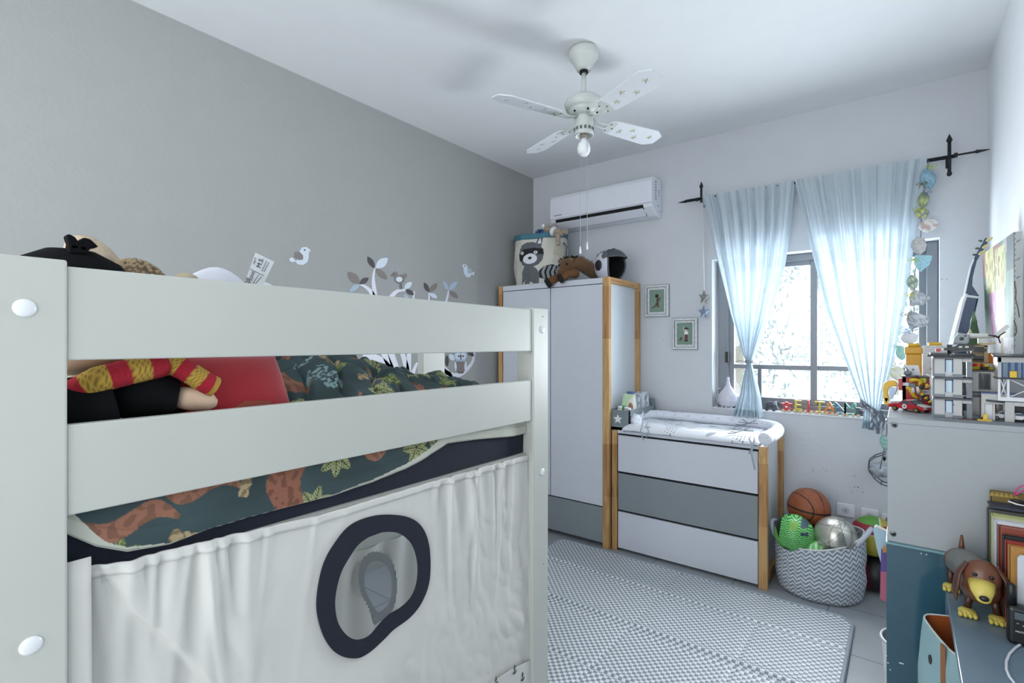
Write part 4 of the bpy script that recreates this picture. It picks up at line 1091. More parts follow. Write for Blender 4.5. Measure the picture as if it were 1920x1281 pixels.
def matz(x, y):
    z = .014 + .0025 * nz(x * 4, y * 4) + .0012 * nz(x * 12, y * 12)
    for f in FOLDY:
        k = (2 if abs(f - 2.494) < .01 else 1)
        z -= .006 * k * math.exp(-((y - f) / .010) ** 2) - .0035 * k * math.exp(-((abs(y - f) - .03) / .018) ** 2)
    for f in (-1.138, -.62): z -= .006 * math.exp(-((x - f) / .007) ** 2)
    return z
bm = B(); nx, ny = 190, 180; r_ = .075
def mfn(u, v):
    x = lerp(MX0, MX1, u); y = lerp(MY0, MY1, v)
    # pull the corners in to a round
    cx = clamp(x, MX0 + r_, MX1 - r_); cy = clamp(y, MY0 + r_, MY1 - r_); d = math.hypot(x - cx, y - cy)
    if x != cx and y != cy:
        mdx = max(abs(x - cx), abs(y - cy)); k = mdx / d; x = cx + (x - cx) * k; y = cy + (y - cy) * k
    return V((x, y, matz(x, y)))
grid(bm, mfn, nx, ny); bm2 = obj('quilted_top', bm, mat_mat(), mt, solid=-.010)
bm = B(); tube(bm, [(x, y, .011) for x, y in rrect(MX0, MX1, MY0, MY1, r_)], .0105, 10, closed=True, flat=1); obj('piping', bm, mat('mat_piping', (150, 158, 168), .5), mt)

# ================================================================== BALL BASKET
KX, KY = -.408, 3.560
cb = thing('ball_basket', 'soft grey and white chevron basket full of balls standing by the back wall', 'basket', (KX, KY, 0))
def rimz(a): return .345 + .052 * math.cos(a - .55) + .012 * math.cos(2 * a)
def ch_fn(u, v):
    a = 2 * PI * u
    r = interp([(0, .198), (.05, .218), (.3, .238), (.7, .236), (1, .225)], v)
    z = rimz(a) * v
    s = 1 + .03 * nz(math.cos(a) * 2, math.sin(a) * 2, v * 3) + (.025 * math.sin(v * 22 + a * 3) * v * (1 - v))
    return V((KX + math.cos(a) * r * s * 1.0, KY + math.sin(a) * r * s * .80, z + .002))
bm = B(); nu_, nv_ = 512, 110; grid(bm, ch_fn, nu_, nv_, wrap=True)
body = obj('woven_body', bm, vmat('chevron_cloth', .85, bump=.3), cb)
cols = []
for j in range(nv_ + 1):
    for i in range(nu_):
        u = i / nu_; v = j / nv_; t = u * 32; zig = abs((t % 1) - .5) * 2
        k = (v * 13 + zig * .85) % 1
        cols.append((126, 134, 146) if k < .5 else (212, 217, 224))
paint_list(body, cols)
body.modifiers.new('s', 'SOLIDIFY').thickness = .004
bm = B(); grid(bm, lambda u, v: V((KX + math.cos(2 * PI * u) * .19 * v, KY + math.sin(2 * PI * u) * .152 * v, .004)), 40, 4, wrap=True); obj('base', bm, mat('basket_base', (120, 126, 138), .9), cb)
bm = B(); tube(bm, [ch_fn(k / 64, 1.0) for k in range(64)], .0055, 8, closed=True); obj('rim_binding', bm, mat('binding', (206, 208, 208), .85), cb)
for (a0, s) in ((.0, 1), (PI, -1)):
    p = ch_fn((a0 + .25) / (2 * PI) % 1, .93); q = ch_fn((a0 - .55 * 1) / (2 * PI) % 1, .93)
    o_ = V((s * 1, 0, 0))
    pts = [q, q + o_ * .02 + V((0, 0, .03)), q.lerp(p, .3) + o_ * .05 + V((0, 0, .075)), q.lerp(p, .7) + o_ * .05 + V((0, 0, .078)), p + o_ * .02 + V((0, 0, .035)), p]
    bm = B(); tube(bm, pts, [.010, .012, .013, .013, .012, .010], 12); obj('handle', bm, mat('handle_fabric', (186, 192, 202), .9, var=.15, vscale=90), cb, smooth=True, sub=1)
def ball(name, c, r, fn, label, m_, rot=(0, 0, 0), cat='ball', n=96):
    bm = B(); bmesh.ops.create_uvsphere(bm, u_segments=n, v_segments=n // 2 + 16, radius=r)
    for f in bm.faces: f.smooth = True
    o = obj(name, bm, m_, None, local=True)
    paint(o, lambda co, nn: fn(co / r))
    o.location = c; o.rotation_euler = rot
    return tag(o, label, cat)
def bb(d):
    if abs(d.x) < .026 or abs(d.z) < .030 or abs(abs(d.x) - (.50 + .42 * d.z * d.z)) < .028: return (22, 18, 16)
    return (150, 82, 48) if nz(d.x * 9, d.y * 9, d.z * 9) > -.1 else (138, 72, 42)
bbm = vmat('ball_leather', .5, bump=.35)
bkb = ball('basketball', (-.478, 3.690, .462), .122, bb, 'brown basketball on top of the pile against the back wall', bbm, (.06, .10, .88), n=192)
bm = B(); tube(bm, [(-.02, 0, 0), (0, .012, 0), (.012, -.008, 0), (.028, .01, 0)], .0016, 6)
for v in bm.verts: v.co = Matrix.Rotation(PI / 2, 3, 'X') @ v.co + V((-.50, 3.572, .495))
def green(d):
    a = math.atan2(d.z, d.x); q = nz(d.x * 1.4 + 5, d.y * 1.4, d.z * 1.4)
    if d.x < -.66: return (24, 34, 30) if q < .2 else (110, 176, 90)
    if (-.25 < d.x < .12 and .42 < d.z < .8): return (128, 176, 78)
    if d.z > .62 and .25 < d.x < .6: return (70, 90, 100)
    if d.z > .28 and .30 < d.x < .65 and d.z < .42: return (50, 64, 84)
    if d.z < -.62: return (70, 170, 56) if q > -.1 else (30, 60, 34)
    k = (d.z * 9 + abs(((d.x * 2.6) % 1) - .5) * 2.0) % 1
    return (36, 96, 48) if k < .45 else (126, 214, 120)
ball('football', (-.527, 3.478, .352), .112, green, 'bright green patterned football at the left of the basket', vmat('ball_gloss', .35), (0, .12, .1), n=160)
def silver(d):
    for s in range(5):
        a = s * 2 * PI / 5 + .4; n_ = V((math.cos(a), math.sin(a) * .6, .5)).normalized()
        if abs(d.dot(n_) - .35) < .014: return (120, 118, 108)
    return (198, 196, 186)
ball('silver_football', (-.318, 3.512, .372), .112, silver, 'shiny silver football at the right of the basket', vmat('ball_silver', .28, metal=.75), (.5, .3, .2), n=128)
ball('small_football', (-.418, 3.470, .262), .080, lambda d: (226, 214, 220) if abs(((d.x * 3) % 1) - .5) < .18 and d.z > .2 else (96, 196, 90), 'green and white football showing only its top between the green and silver balls', MATS['ball_gloss'])
def rgy(d):
    if abs(d.x - .25) < .022 or abs(d.z - .30 * (1 - d.x * d.x)) < .020 or abs(abs(d.x * .8 + .1) - (.62)) < .018: return (226, 222, 214)
    s = (d.x > .25) + 2 * (d.z > .30 * (1 - d.x * d.x)) + 4 * (d.z > .72)
    return {0: (172, 160, 60), 1: (70, 140, 60), 2: (150, 38, 52), 3: (150, 38, 52), 6: (90, 150, 60), 7: (180, 170, 70), 4: (90, 150, 60), 5: (180, 170, 70)}[s]
ball('striped_basketball', (-.148, 3.765, .338), .118, rgy, 'red, yellow and green panelled basketball behind the basket handle', vmat('ball_matte', .45, bump=.2), (0, 0, .1), n=160)
sb = ball('black_red_ball', (-.135, 3.785, .112), .108, lambda d: (24, 24, 28) if abs(d.x - .12 * 1) < .45 + .1 * d.z else (110, 26, 38), 'black and dark red ball with a white numeral on the floor between basket and cabinet', MATS['ball_matte'], (0, 0, .1), n=96)
textmesh('numeral', 'S', .06, mat('print_white', (220, 220, 224), .5), sb, (.028, -.1045, .012), (.97, .1, .3), (-.1, .0, 1), ext=.0012, local=True)
# ================================================================== LOFT BED
BX = -1.20                      # outer face of the posts on the room side
BI = -1.283                     # inner side of those posts
NY0, NY1 = .117, .235           # near post
FY0, FY1 = 1.695, 1.805         # far post
PT = 1.650
bed = thing('loft_bed', 'white painted wooden loft bed with guard rails and round screw caps', 'bed', (-1.53, .96, 0))
def post(x0, x1, y0, y1, top):
    bm = B(); box(bm, x0, x1, y0, y1, 0, top, .004); return obj('post', bm, BEDW, bed)
pn = post(BI, BX, NY0, NY1, PT + .002); pf = post(BI, BX, FY0, FY1, PT)
pb1 = post(-1.90, -1.86, FY0, FY1 + .04, PT); pb2 = post(-1.90, -1.86, NY0, NY1, PT)
for (z0, z1) in ((1.470, 1.6415), (1.186, 1.352)):
    bm = B(); box(bm, BX - .028, BX - .006, NY1, FY0, z0, z1, .003); obj('guard_rail', bm, BEDW, bed)
bm = B(); box(bm, -1.89, -1.868, NY1, FY0, 1.02, 1.17, .003); obj('back_rail', bm, BEDW, bed)
bm = B(); box(bm, -1.89, -1.868, NY1, FY0, .60, .76, .003); obj('lower_back_rail', bm, BEDW, bed)
for z0, z1 in ((1.02, 1.17),):
    for (y0, y1) in ((NY0 + .02, NY0 + .042), (FY0 + .04, FY0 + .062)):
        bm = B(); box(bm, -1.86, BI, y0, y1, z0, z1, .003); obj('end_rail', bm, BEDW, bed)
bm = B(); box(bm, -1.868, -1.235, NY0 + .05, FY0 + .03, 1.035, 1.05); obj('slat_base', bm, BEDW, bed)
CAPM = mat('cap_white', (228, 230, 232), .3)
for par, y, z in ((pn, .178, 1.562), (pn, .186, .976), (pf, 1.760, 1.560), (pf, 1.760, .963)):
    bm = B(); lathe(bm, [(0, .005), (.010, .0046), (.0155, .002), (.016, 0), (0, 0)], (BX, y, z), 28, axis='X'); obj('screw_cap', bm, CAPM, par)
for par, y, z in ((pf, 1.765, 1.615), (pf, 1.77, .575)):
    bm = B(); ell(bm, (BX, y, z), (.002, .003, .003), n=8); obj('dowel_hole', bm, mat('hole_grey', (120, 120, 116), .6), par)
# mattress in a navy cover
MXa, MXb, MYa, MYb = -1.855, -1.255, NY0 + .06, FY0 + .02
mtt = thing('mattress', 'mattress in a navy fitted cover lying in the loft bed', 'mattress', ((MXa + MXb) / 2, (MYa + MYb) / 2, 1.05))
bm = B(); box(bm, MXa, MXb, MYa, MYb, 1.051, 1.17, .02, 3); obj('core', bm, mat('navy_cover', (26, 31, 46), .9), mtt)
# navy valance band hanging at the bed side
def band(u, v):
    y = lerp(NY1 + .002, FY0 - .002, u); return V((BX - .050 + .002 * nz(y * 8, v * 3), y, lerp(1.20, .93, v)))
bm = B(); grid(bm, band, 90, 8); obj('side_band', bm, mat('navy_band', (24, 29, 44), .9, bump=.1), mtt, solid=.002)

# duvet: rumpled on top, draped over the room side
DM = vmat('duvet_print', .85, bump=.1)
def dinocol(a, b, kill=0):
    """printed pattern in cloth metres (a along, b across)"""
    base = (54, 72, 74); q = nz(a * 9, b * 9, 3)
    c = tuple(int(x * (1 + .25 * q)) for x in base)
    cell = .125
    ia, ib = math.floor(a / cell), math.floor(b / cell)
    best = c
    for da in (-1, 0, 1):
        for db in (-1, 0, 1):
            rnd = random.Random((ia + da) * 92821 + (ib + db) * 68917 + 7)
            ca = (ia + da + .5 + rnd.uniform(-.25, .25)) * cell; cb_ = (ib + db + .5 + rnd.uniform(-.25, .25)) * cell
            k = rnd.randrange(5); rot = rnd.uniform(0, 6.28); x, y = a - ca, b - cb_
            r = math.hypot(x, y); th = (math.atan2(y, x) + rot) % (2 * PI)
            if k in (0, 1):      # rosette of veined leaves
                n = 7; seg = 2 * PI / n; w_ = (th % seg) - seg / 2
                L_ = .058 if k == 0 else .048
                if r < L_ and abs(w_) * r < .014 * math.sin(PI * clamp(r / L_)) + .0012:
                    vein = abs(w_) * r < .0014 or abs((r - abs(w_) * r * 1.2) % .009) < .0022
                    if k == 0: best = (158, 162, 112) if not vein else (52, 62, 48)
                    else: best = (150, 158, 96) if vein else (84, 100, 60)
            elif k == 2:         # dinosaur-like long body
                X = x * math.cos(rot) + y * math.sin(rot); Y = -x * math.sin(rot) + y * math.cos(rot)
                yy = .018 * math.sin(X * 40)
                if abs(X) < .085 and abs(Y - yy) < .020 * math.cos(X / .085 * 1.5) + .004: best = (146, 100, 80) if nz(a * 60, b * 60) > -.05 else (122, 84, 66)
            elif k == 3:
                X = x * math.cos(rot) + y * math.sin(rot); Y = -x * math.sin(rot) + y * math.cos(rot)
                if abs(X) < .06 and abs(Y) < .010 + .010 * abs(nz(X * 50, 1)): best = (166, 148, 112) if nz(a * 80, b * 80) > 0 else (120, 104, 78)
            else:
                if r < .035 and nz(a * 90, b * 90) > .02: best = (128, 156, 156)
    return best
dv = thing('duvet', 'dark green dinosaur and leaf print duvet, rumpled on the loft bed and overhanging it', 'duvet', (-1.55, .96, 1.17))
def dtop(u, v):
    y = lerp(.34, 1.66, u); x = lerp(-1.85, -1.245, v)
    h = interp([(.3, 1.30), (.6, 1.34), (.89, 1.47), (1.02, 1.455), (1.2, 1.41), (1.42, 1.36), (1.58, 1.345), (1.66, 1.28)], y)
    s = interp([(0, .55), (.15, .9), (.45, 1), (.75, .82), (1, .55)], v)
    z = 1.175 + (h - 1.175) * s
    n1 = abs(nz(x * 5 + 2, y * 3.2, 1)); n2 = nz(x * 11 + y * 5, y * 7 - x * 3, 4); n3 = nz(x * 22, y * 14, 9)
    n4 = abs(nz(x * 9 - y * 4, y * 10 + x * 3, 7))
    z += .045 * (.5 - n1) * 1.2 + .024 * n2 + .010 * n3 - .045 * (1 - min(1, n4 * 5)) * .6
    return V((x, y, max(z, 1.176)))
bm = B(); N1, N2 = 400, 190; grid(bm, dtop, N1, N2); dt = obj('duvet_top', bm, DM, dv)
paint_list(dt, [dinocol(i / N1 * 1.45, j / N2 * .8) for j in range(N2 + 1) for i in range(N1 + 1)])
# hanging strip between the lower guard rail and the navy band
XS = BX - .030
low = [(NY1 + .003, onX(130, 1000, XS).z)] + [(onX(a, b, XS).y, onX(a, b, XS).z) for a, b in [(180, 1025), (240, 1036), (320, 1022), (400, 990), (520, 957), (620, 932), (700, 904), (760, 880), (800, 858), (840, 832), (900, 824), (965, 818)]] + [(FY0 - .003, 1.13)]
def dside(u, v):
    y = lerp(NY1 + .003, FY0 - .003, u); zb = interp(low, y)
    z = lerp(1.30, zb, v)
    bul = .010 * nz(y * 6, z * 9, 2) + .006 * nz(y * 17 + z * 9, z * 12, 5)
    return V((XS + bul * .6 - .006 + (.004 if v > .8 else 0), y, z))
bm = B(); N1, N2 = 620, 110; grid(bm, dside, N1, N2); ds = obj('duvet_overhang', bm, DM, dv)
cols = []
CRE = (186, 188, 176)
def legpoly(px, py):
    return None
for j in range(N2 + 1):
    for i in range(N1 + 1):
        u, v = i / N1, j / N2
        p = dside(u, v); zb = interp(low, p.y); d = p.z - zb
        hem = interp([(NY1, .055), (.30, .012), (.45, .0), (.7, .0), (.95, .008), (1.15, .022), (1.35, .06), (1.5, .10), (1.7, .12)], p.y)
        if d < hem: c = CRE if d > .004 else (150, 152, 142)
        else:
            c = dinocol(p.y * 1.0 + .35, p.z * 1.0 + .02)
            # the reddish dinosaur leg near the left
            w_ = .5 + 0
            t = (p.z - .98) / .20; cy = .545 + .10 * t + .035 * math.sin(t * 5)
            if 0 <= t <= 1.2 and abs(p.y - cy - .06) < .022 + .028 * t: c = (138, 90, 70) if nz(p.y * 60, p.z * 60) > -.1 else (112, 70, 54)
        cols.append(c)
paint_list(ds, cols)
# pale pillow/sheet at the far end corner of the strip is the duvet's lining (same cloth)

# ---- soft toys and cushions at the head end
PL = mat('pillow_white', (214, 216, 226), .9)
wpil = thing('pillow', 'white pillow propped at the back of the loft bed, its top edge above the rail', 'pillow', (-1.60, .80, 1.2))
bm = B(); ell(bm, (-1.66, .68, 1.45), (.06, .17, .285), (0, -.05, 0), n=48, wob=.03, seed=2); obj('cushion', bm, PL, wpil)
bm = B(); ell(bm, (-1.62, .80, 1.645), (.03, .05, .055), (0.6, 0, 0)); obj('corner', bm, PL, wpil)
# paper tag
tg = thing('cloth_tag', 'white printed care label standing up at the white pillow corner above the top rail', 'label', (-1.43, .68, 1.60))
P = [onX(a, b, -1.43) for a, b in [(448, 560), (479, 474), (514, 491), (478, 565)]]
bm = B(); slab(bm, P, (.001, 0, 0)); obj('sheet', bm, mat('label_white', (216, 220, 222), .8), tg)
ux = (P[1] - P[0]).normalized(); uy = (P[1] - P[2]).normalized()
TK = mat('print_black', (30, 30, 34), .8)
def tagtxt(s, size, px, py): textmesh('print', s, size, TK, tg, onX(px, py, -1.428) + V((.0008, 0, 0)), ux, uy, ext=.0002)
tagtxt('THE', .011, 463, 527); tagtxt('SIMPSONS', .0115, 470, 525); tagtxt('MATT', .007, 478, 489); tagtxt('M.S.', .018, 488, 493)
bm = B()
for k, (a, b, c, d) in enumerate([(468, 504, 495, 517), (474, 532, 485, 515), (479, 532, 490, 519), (491, 509, 500, 489), (495, 510, 504, 492)]):
    tube(bm, [onX(a, b, -1.4285), onX(c, d, -1.4285)], .0006, 5)
obj('print_lines', bm, TK, tg)

BLK = mat('black_felt_plush', (13, 14, 17), .95, spec=.15)
hat = thing('witch_doll', 'rag doll in black robe and hat with a red and yellow scarf, near end', 'doll', (-1.42, .40, 1.2))
bm = B()
lathe(bm, [(.001, .185), (.05, .180), (.10, .155), (.135, .115), (.155, .07), (.165, .02), (.165, -.02), (.001, -.02)], (-1.50, .300, 1.532), 40, sx=.72, sy=.90)
obj('hat_dome', bm, BLK, hat)
bm = B()
c = onX(165, 480, -1.44)
def hp(px, py): return onX(px, py, -1.44)
for poly in ([(124, 441), (130, 438), (141, 444), (150, 455), (149, 468), (133, 468)], [(146, 452), (158, 445), (170, 448), (186, 463), (172, 465), (165, 472), (150, 470)], [(128, 456), (165, 462), (164, 476), (130, 474)]):
    slab(bm, [hp(*q) for q in poly], (-.03, 0, 0))
obj('hat_bow', bm, BLK, hat, bevel=.004)
# body lying along the bed, seen between the rails
bm = B()
tube(bm, [(-1.46, .26, 1.33), (-1.42, .36, 1.37), (-1.38, .46, 1.36), (-1.36, .52, 1.33), (-1.34, .56, 1.30)], [.07, .085, .085, .07, .045], 24)
tube(bm, [(-1.36, .34, 1.385), (-1.31, .40, 1.39), (-1.295, .445, 1.382)], [.060, .050, .036], 20); tube(bm, [(-1.33, .24, 1.36), (-1.32, .33, 1.38)], [.07, .06], 20)
ell(bm, (-1.47, .30, 1.29), (.12, .14, .11)); obj('robe', bm, BLK, hat)
FLE = mat('doll_skin', (206, 178, 152), .9)
bm = B(); tube(bm, [(-1.295, .440, 1.380), (-1.285, .475, 1.374), (-1.280, .505, 1.364), (-1.278, .518, 1.361)], [.024, .027, .021, .009], 20); obj('hand', bm, FLE, hat, smooth=True)
bm = B(); ell(bm, (-1.44, .32, 1.478), (.13, .14, .045), (.10, 0, 0), n=32); obj('head', bm, FLE, hat)
def scarf_strip(nm, path, rad, n, thick=.55):
    bm = B(); P = []
    m_ = len(path) - 1
    for k in range(n + 1):
        t = k / n * m_; i = min(int(t), m_ - 1); P.append(V(path[i]).lerp(V(path[i + 1]), t - i))
    tube(bm, P, [rad * (1 + .05 * nz(k * .8)) for k in range(n + 1)], 20, flat=thick)
    o = obj(nm, bm, vmat('knit', .95, bump=.6), hat)
    cols = []
    for k in range(n + 1):
        for q in range(20):
            s = int(k / n * 6.0); y_ = (s % 2 == 1)
            stitch = ((k + q) % 3 == 0)
            cols.append(((186, 152, 62) if not stitch else (120, 92, 40)) if y_ else ((158, 26, 44) if not stitch else (150, 20, 38)))
    paint_list(o, cols)
scarf_strip('scarf', [(-1.31, .255, 1.395), (-1.285, .300, 1.428), (-1.28, .35, 1.442), (-1.285, .40, 1.452), (-1.30, .43, 1.46)], .027, 60, 1.0)
scarf_strip('scarf_end', [(-1.31, .405, 1.470), (-1.29, .435, 1.455), (-1.275, .465, 1.432), (-1.268, .495, 1.408), (-1.268, .510, 1.400)], .024, 60, 1.0)
# brown owl-ish print cushion low left
bm = B(); ell(bm, (-1.30, .285, 1.318), (.045, .075, .040), n=40); o = obj('spotted_cushion', bm, vmat('spot_cloth', .9))
paint(o, lambda co, n: (196, 184, 160) if nz(co.y * 45, co.z * 60) > -.12 else (40, 34, 34)); tag(o, 'cream cushion with dark spots under the doll robe at the near bed post', 'cushion')
bm = B(); tube(bm, [(-1.5, .60, 1.18), (-1.53, .59, 1.30)], .04, 8); bm.free()
# red cushion
RC = mat('red_plush', (158, 16, 30), .9, var=.18, vscale=9, sheen=.5)
bm = B()
def rcf(u, v):
    a = (u - .5) * 2; b = (v - .5) * 2
    k = (1 - a ** 4) * (1 - b ** 4)
    return k
def rc1(sgn):
    def f(u, v):
        y = lerp(.43, .722, u) + .012 * (v - .5) * 2 * -1 * 0; z = lerp(1.235, 1.475, v)
        sl = (.5 - v) * .03 * (u) * 1.6
        return V((-1.335 + sgn * .045 * clamp(rcf(u, v)) ** .5 - .05 * (v - .5), y + sl, z))
    return f
grid(bm, rc1(1), 40, 30); grid(bm, rc1(-1), 40, 30); bmesh.ops.remove_doubles(bm, verts=bm.verts, dist=.0008)
o = obj('red_cushion', bm, RC, None, fix=True); tag(o, 'plain bright red velvet cushion standing between the rails of the bed', 'cushion')
bm = B(); slab(bm, [(-1.262, .530, 1.335), (-1.262, .575, 1.362), (-1.262, .64, 1.357), (-1.262, .64, 1.335)], (.002, 0, 0)); o = obj('card', bm, mat('card_brown', (140, 62, 44), .7)); tag(o, 'brown card edge with a black border at the foot of the red cushion', 'card'); 
# teddies behind
BR = mat('brown_curly_plush', (110, 92, 72), .98, var=.6, vscale=70, bump=1.0, bscale=110)
br_ = thing('curly_teddy', 'curly brown plush bear lying behind the top rail between the black hat and white pillow', 'soft toy', (-1.60, .52, 1.2))
bm = B(); ell(bm, (-1.56, .450, 1.60), (.085, .080, .115), (.25, 0, 0), n=56, wob=.10, seed=3); ell(bm, (-1.56, .47, 1.40), (.08, .09, .16), n=40)
o = obj('body', bm, BR, br_); 
bm = B(); rnd = random.Random(8)
for k in range(420):
    a, b = rnd.uniform(0, 2 * PI), rnd.uniform(.0, 1.5)
    d = V((math.cos(a) * math.sin(b) * .085, math.sin(a) * math.sin(b) * .080, math.cos(b) * .115)); d = Euler((.25, 0, 0)).to_matrix() @ d
    p = V((-1.56, .450, 1.60)) + d * 1.0; ell(bm, p, rnd.uniform(.004, .0075), n=6)
obj('curls', bm, mat('curl_plush', (150, 132, 104), .98, var=.5, vscale=60), br_)
bm = B(); ell(bm, (-1.52, .540, 1.672), (.03, .030, .018)); obj('paw', bm, mat('paw_beige', (176, 164, 140), .95), br_)
bt = thing('beige_plush', 'beige plush toy ear rising behind the bow of the black hat', 'soft toy', (-1.62, .40, 1.3))
bm = B(); ell(bm, (-1.62, .375, 1.69), (.035, .055, .090), (.55, 0, 0), n=32, wob=.06); ell(bm, (-1.66, .36, 1.50), (.07, .08, .14), n=32); obj('body', bm, mat('tan_plush', (186, 170, 148), .98, var=.15, vscale=50, bump=.4, bscale=90), bt)

# ---- tent curtain with a porthole
TX = BX - .026
TW = mat('tent_cotton', (208, 207, 202), .9, bump=.12, bscale=14, var=.04, vscale=4)
tn = thing('bed_tent_curtain', 'white cotton play-tent curtain with a navy porthole hung under the bed', 'tent curtain', (TX, .96, .1))
topc = [(onX(a, b, TX).y, onX(a, b, TX).z) for a, b in [(130, 1066), (165, 1064), (240, 1050), (400, 1008), (600, 965), (800, 905), (960, 860), (995, 852)]]
outer_px = [(735, 965), (770, 972), (792, 993), (803, 1030), (803, 1085), (790, 1125), (768, 1155), (735, 1180), (718, 1197), (690, 1222), (665, 1233), (632, 1226), (608, 1198), (594, 1155), (593, 1115), (604, 1060), (625, 1020), (655, 985), (695, 968)]
inner_px = [(735, 997), (757, 1006), (773, 1025), (781, 1055), (780, 1090), (770, 1118), (752, 1137), (728, 1152), (708, 1172), (690, 1192), (668, 1199), (648, 1190), (632, 1168), (626, 1140), (627, 1112), (636, 1075), (652, 1045), (672, 1018), (703, 1000)]
def smooth_loop(P, m_=6):
    n = len(P); out = []
    for i in range(n):
        p0, p1, p2, p3 = [V((*P[(i + k - 1) % n], 0)) for k in range(4)]
        for k in range(m_):
            t = k / m_; q = .5 * ((2 * p1) + (-p0 + p2) * t + (2 * p0 - 5 * p1 + 4 * p2 - p3) * t * t + (-p0 + 3 * p1 - 3 * p2 + p3) * t ** 3); out.append((q.x, q.y))
    return out
OP = [onX(a, b, TX) for a, b in smooth_loop(outer_px)]; IP = [onX(a, b, TX) for a, b in smooth_loop(inner_px)]
def inpoly(y, z, P):
    r = False; n = len(P); j = n - 1
    for i in range(n):
        yi, zi, yj, zj = P[i].y, P[i].z, P[j].y, P[j].z
        if (zi > z) != (zj > z) and y < (yj - yi) * (z - zi) / (zj - zi) + yi: r = not r
        j = i
    return r
MID = [p.lerp(q, .5) for p, q in zip(OP, IP)]
rc_ = sum((p for p in OP), V()) / len(OP)
T0, T1 = NY1 + .004, FY0 - .004
rnd = random.Random(21)
GATH = [(rnd.uniform(T0, T1), rnd.uniform(.15, .95), rnd.uniform(.006, .016), rnd.uniform(-.16, .16)) for _ in range(42)]
def tent(u, v, off=0):
    y = lerp(T0, T1, u); zt_ = interp(topc, y); z = lerp(zt_, .03, v)
    d = zt_ - z; x = 0
    for (gy, gl_, gw, sl) in GATH:
        if d < gl_:
            x += .011 * math.exp(-((y - gy - sl * d) / (gw * (1 + 1.5 * d))) ** 2) * (1 - d / gl_) * (1 if d > .012 else .5)
    x += .006 * nz(y * 5, z * 2.2, 3) + .0035 * nz(y * 13 + z * 5, z * 6, 8) * (1 + d)
    le = interp([(0, .295), (.11, .345), (.20, .415), (.31, .48), (.6, .62), (1.1, .8)], d)
    x -= .016 * clamp((le - y) / .012)
    x += .004 * abs(nz(y * 16 + z * 7, z * 9 - y * 3, 11)) * 2 * clamp(d * 3)
    # broad soft folds lower down
    x += .012 * clamp(d * 1.3) * math.sin(y * 15 + 1.2 * math.sin(z * 4)) * .55
    # calm around the porthole ring
    r = math.hypot((y - rc_.y) / .24, (z - rc_.z) / .27); k = clamp((r - .85) / .5)
    x *= k if r < 1.35 else 1
    return V((TX + x + off, y, z))
bm = B()
grid(bm, tent, 300, 190, keep=lambda u, v: not inpoly(lerp(T0, T1, u), lerp(interp(topc, lerp(T0, T1, u)), .03, v), MID))
tp = obj('panel', bm, TW, tn)
bm = B(); grid(bm, lambda u, v: tent(u, v * .022, .003), 300, 3); obj('top_hem', bm, TW, tn, solid=.004)
bm = B(); grid(bm, lambda u, v: V((TX + .010 - .006 * v, lerp(NY1 + .002, .272 + .006 * v, u), lerp(1.098, .05, v))), 4, 20); obj('overlap_flap', bm, TW, tn, solid=.003)
bm = B(); ringslab(bm, OP, IP, (.0055, 0, 0)); rg = obj('porthole_ring', bm, mat('navy_ring', (22, 27, 42), .9, bump=.1), tn)
rg.data.transform(Matrix.Translation((.002, 0, 0)))
bm = B(); bm.faces.new([bm.verts.new(p + V((.001, 0, 0))) for p in [a.lerp(b, .7) for a, b in zip(OP, IP)]]); obj('clear_window', bm, glassy('clear_vinyl', (236, 240, 242), .05, .15), tn)
# anchor print patch at the bottom right hem
ap = [onX(a, b, TX + .012) for a, b in [(905, 1290), (960, 1255), (1006, 1232), (1012, 1300)]]
bm = B(); slab(bm, ap, (.003, 0, 0)); pt = obj('anchor_patch', bm, mat('patch_cotton', (208, 208, 204), .9), tn)
def anchor(px, py, s):
    c = onX(px, py, TX + .0165); bm = B(); r = .0013
    tube(bm, [c + V((0, 0, s)), c - V((0, 0, s))], r, 6); tube(bm, [c + V((0, -s * .45, s * .6)), c + V((0, s * .45, s * .6))], r, 6)
    tube(bm, [c + V((0, s * .75 * math.sin(a), -s * math.cos(a))) for a in [lerp(-1.3, 1.3, k / 10) for k in range(11)]], r, 6)
    tube(bm, [c + V((0, s * .2 * math.sin(a), s * 1.15 + s * .2 * math.cos(a))) for a in [2 * PI * k / 10 for k in range(10)]], r * .8, 6, closed=True)
    obj('anchor_print', bm, mat('anchor_ink', (40, 42, 50), .9), pt)
for px, py in ((1002, 1240), (965, 1257), (980, 1270), (930, 1279), (998, 1282)): anchor(px, py, .014)
# far side of the tent, seen through the porthole
t2 = thing('rear_tent_curtain', 'pale tent curtain on the far side of the bed, seen through the porthole', 'tent curtain', (-1.86, .96, .1))
OP2 = [onX(a, b, -1.855) for a, b in smooth_loop([(706, 1035), (728, 1045), (741, 1075), (742, 1115), (734, 1145), (720, 1160), (706, 1164), (690, 1140), (676, 1110), (673, 1085), (676, 1060), (688, 1040)])]
c2 = sum((p for p in OP2), V()) / len(OP2); IP2 = [c2 + (p - c2) * .74 for p in OP2]
def tent2(u, v):
    y = lerp(T0, T1, u); z = lerp(.605, .03, v); return V((-1.858 + .010 * math.sin(y * 42 + math.sin(z * 5)), y, z))
bm = B(); grid(bm, tent2, 160, 60, keep=lambda u, v: not inpoly(lerp(T0, T1, u), lerp(.605, .03, v), OP2)); obj('panel', bm, TW, t2)
bm = B(); ringslab(bm, OP2, IP2, (.005, 0, 0)); obj('porthole_ring', bm, mat('ring_grey', (140, 144, 146), .8), t2)

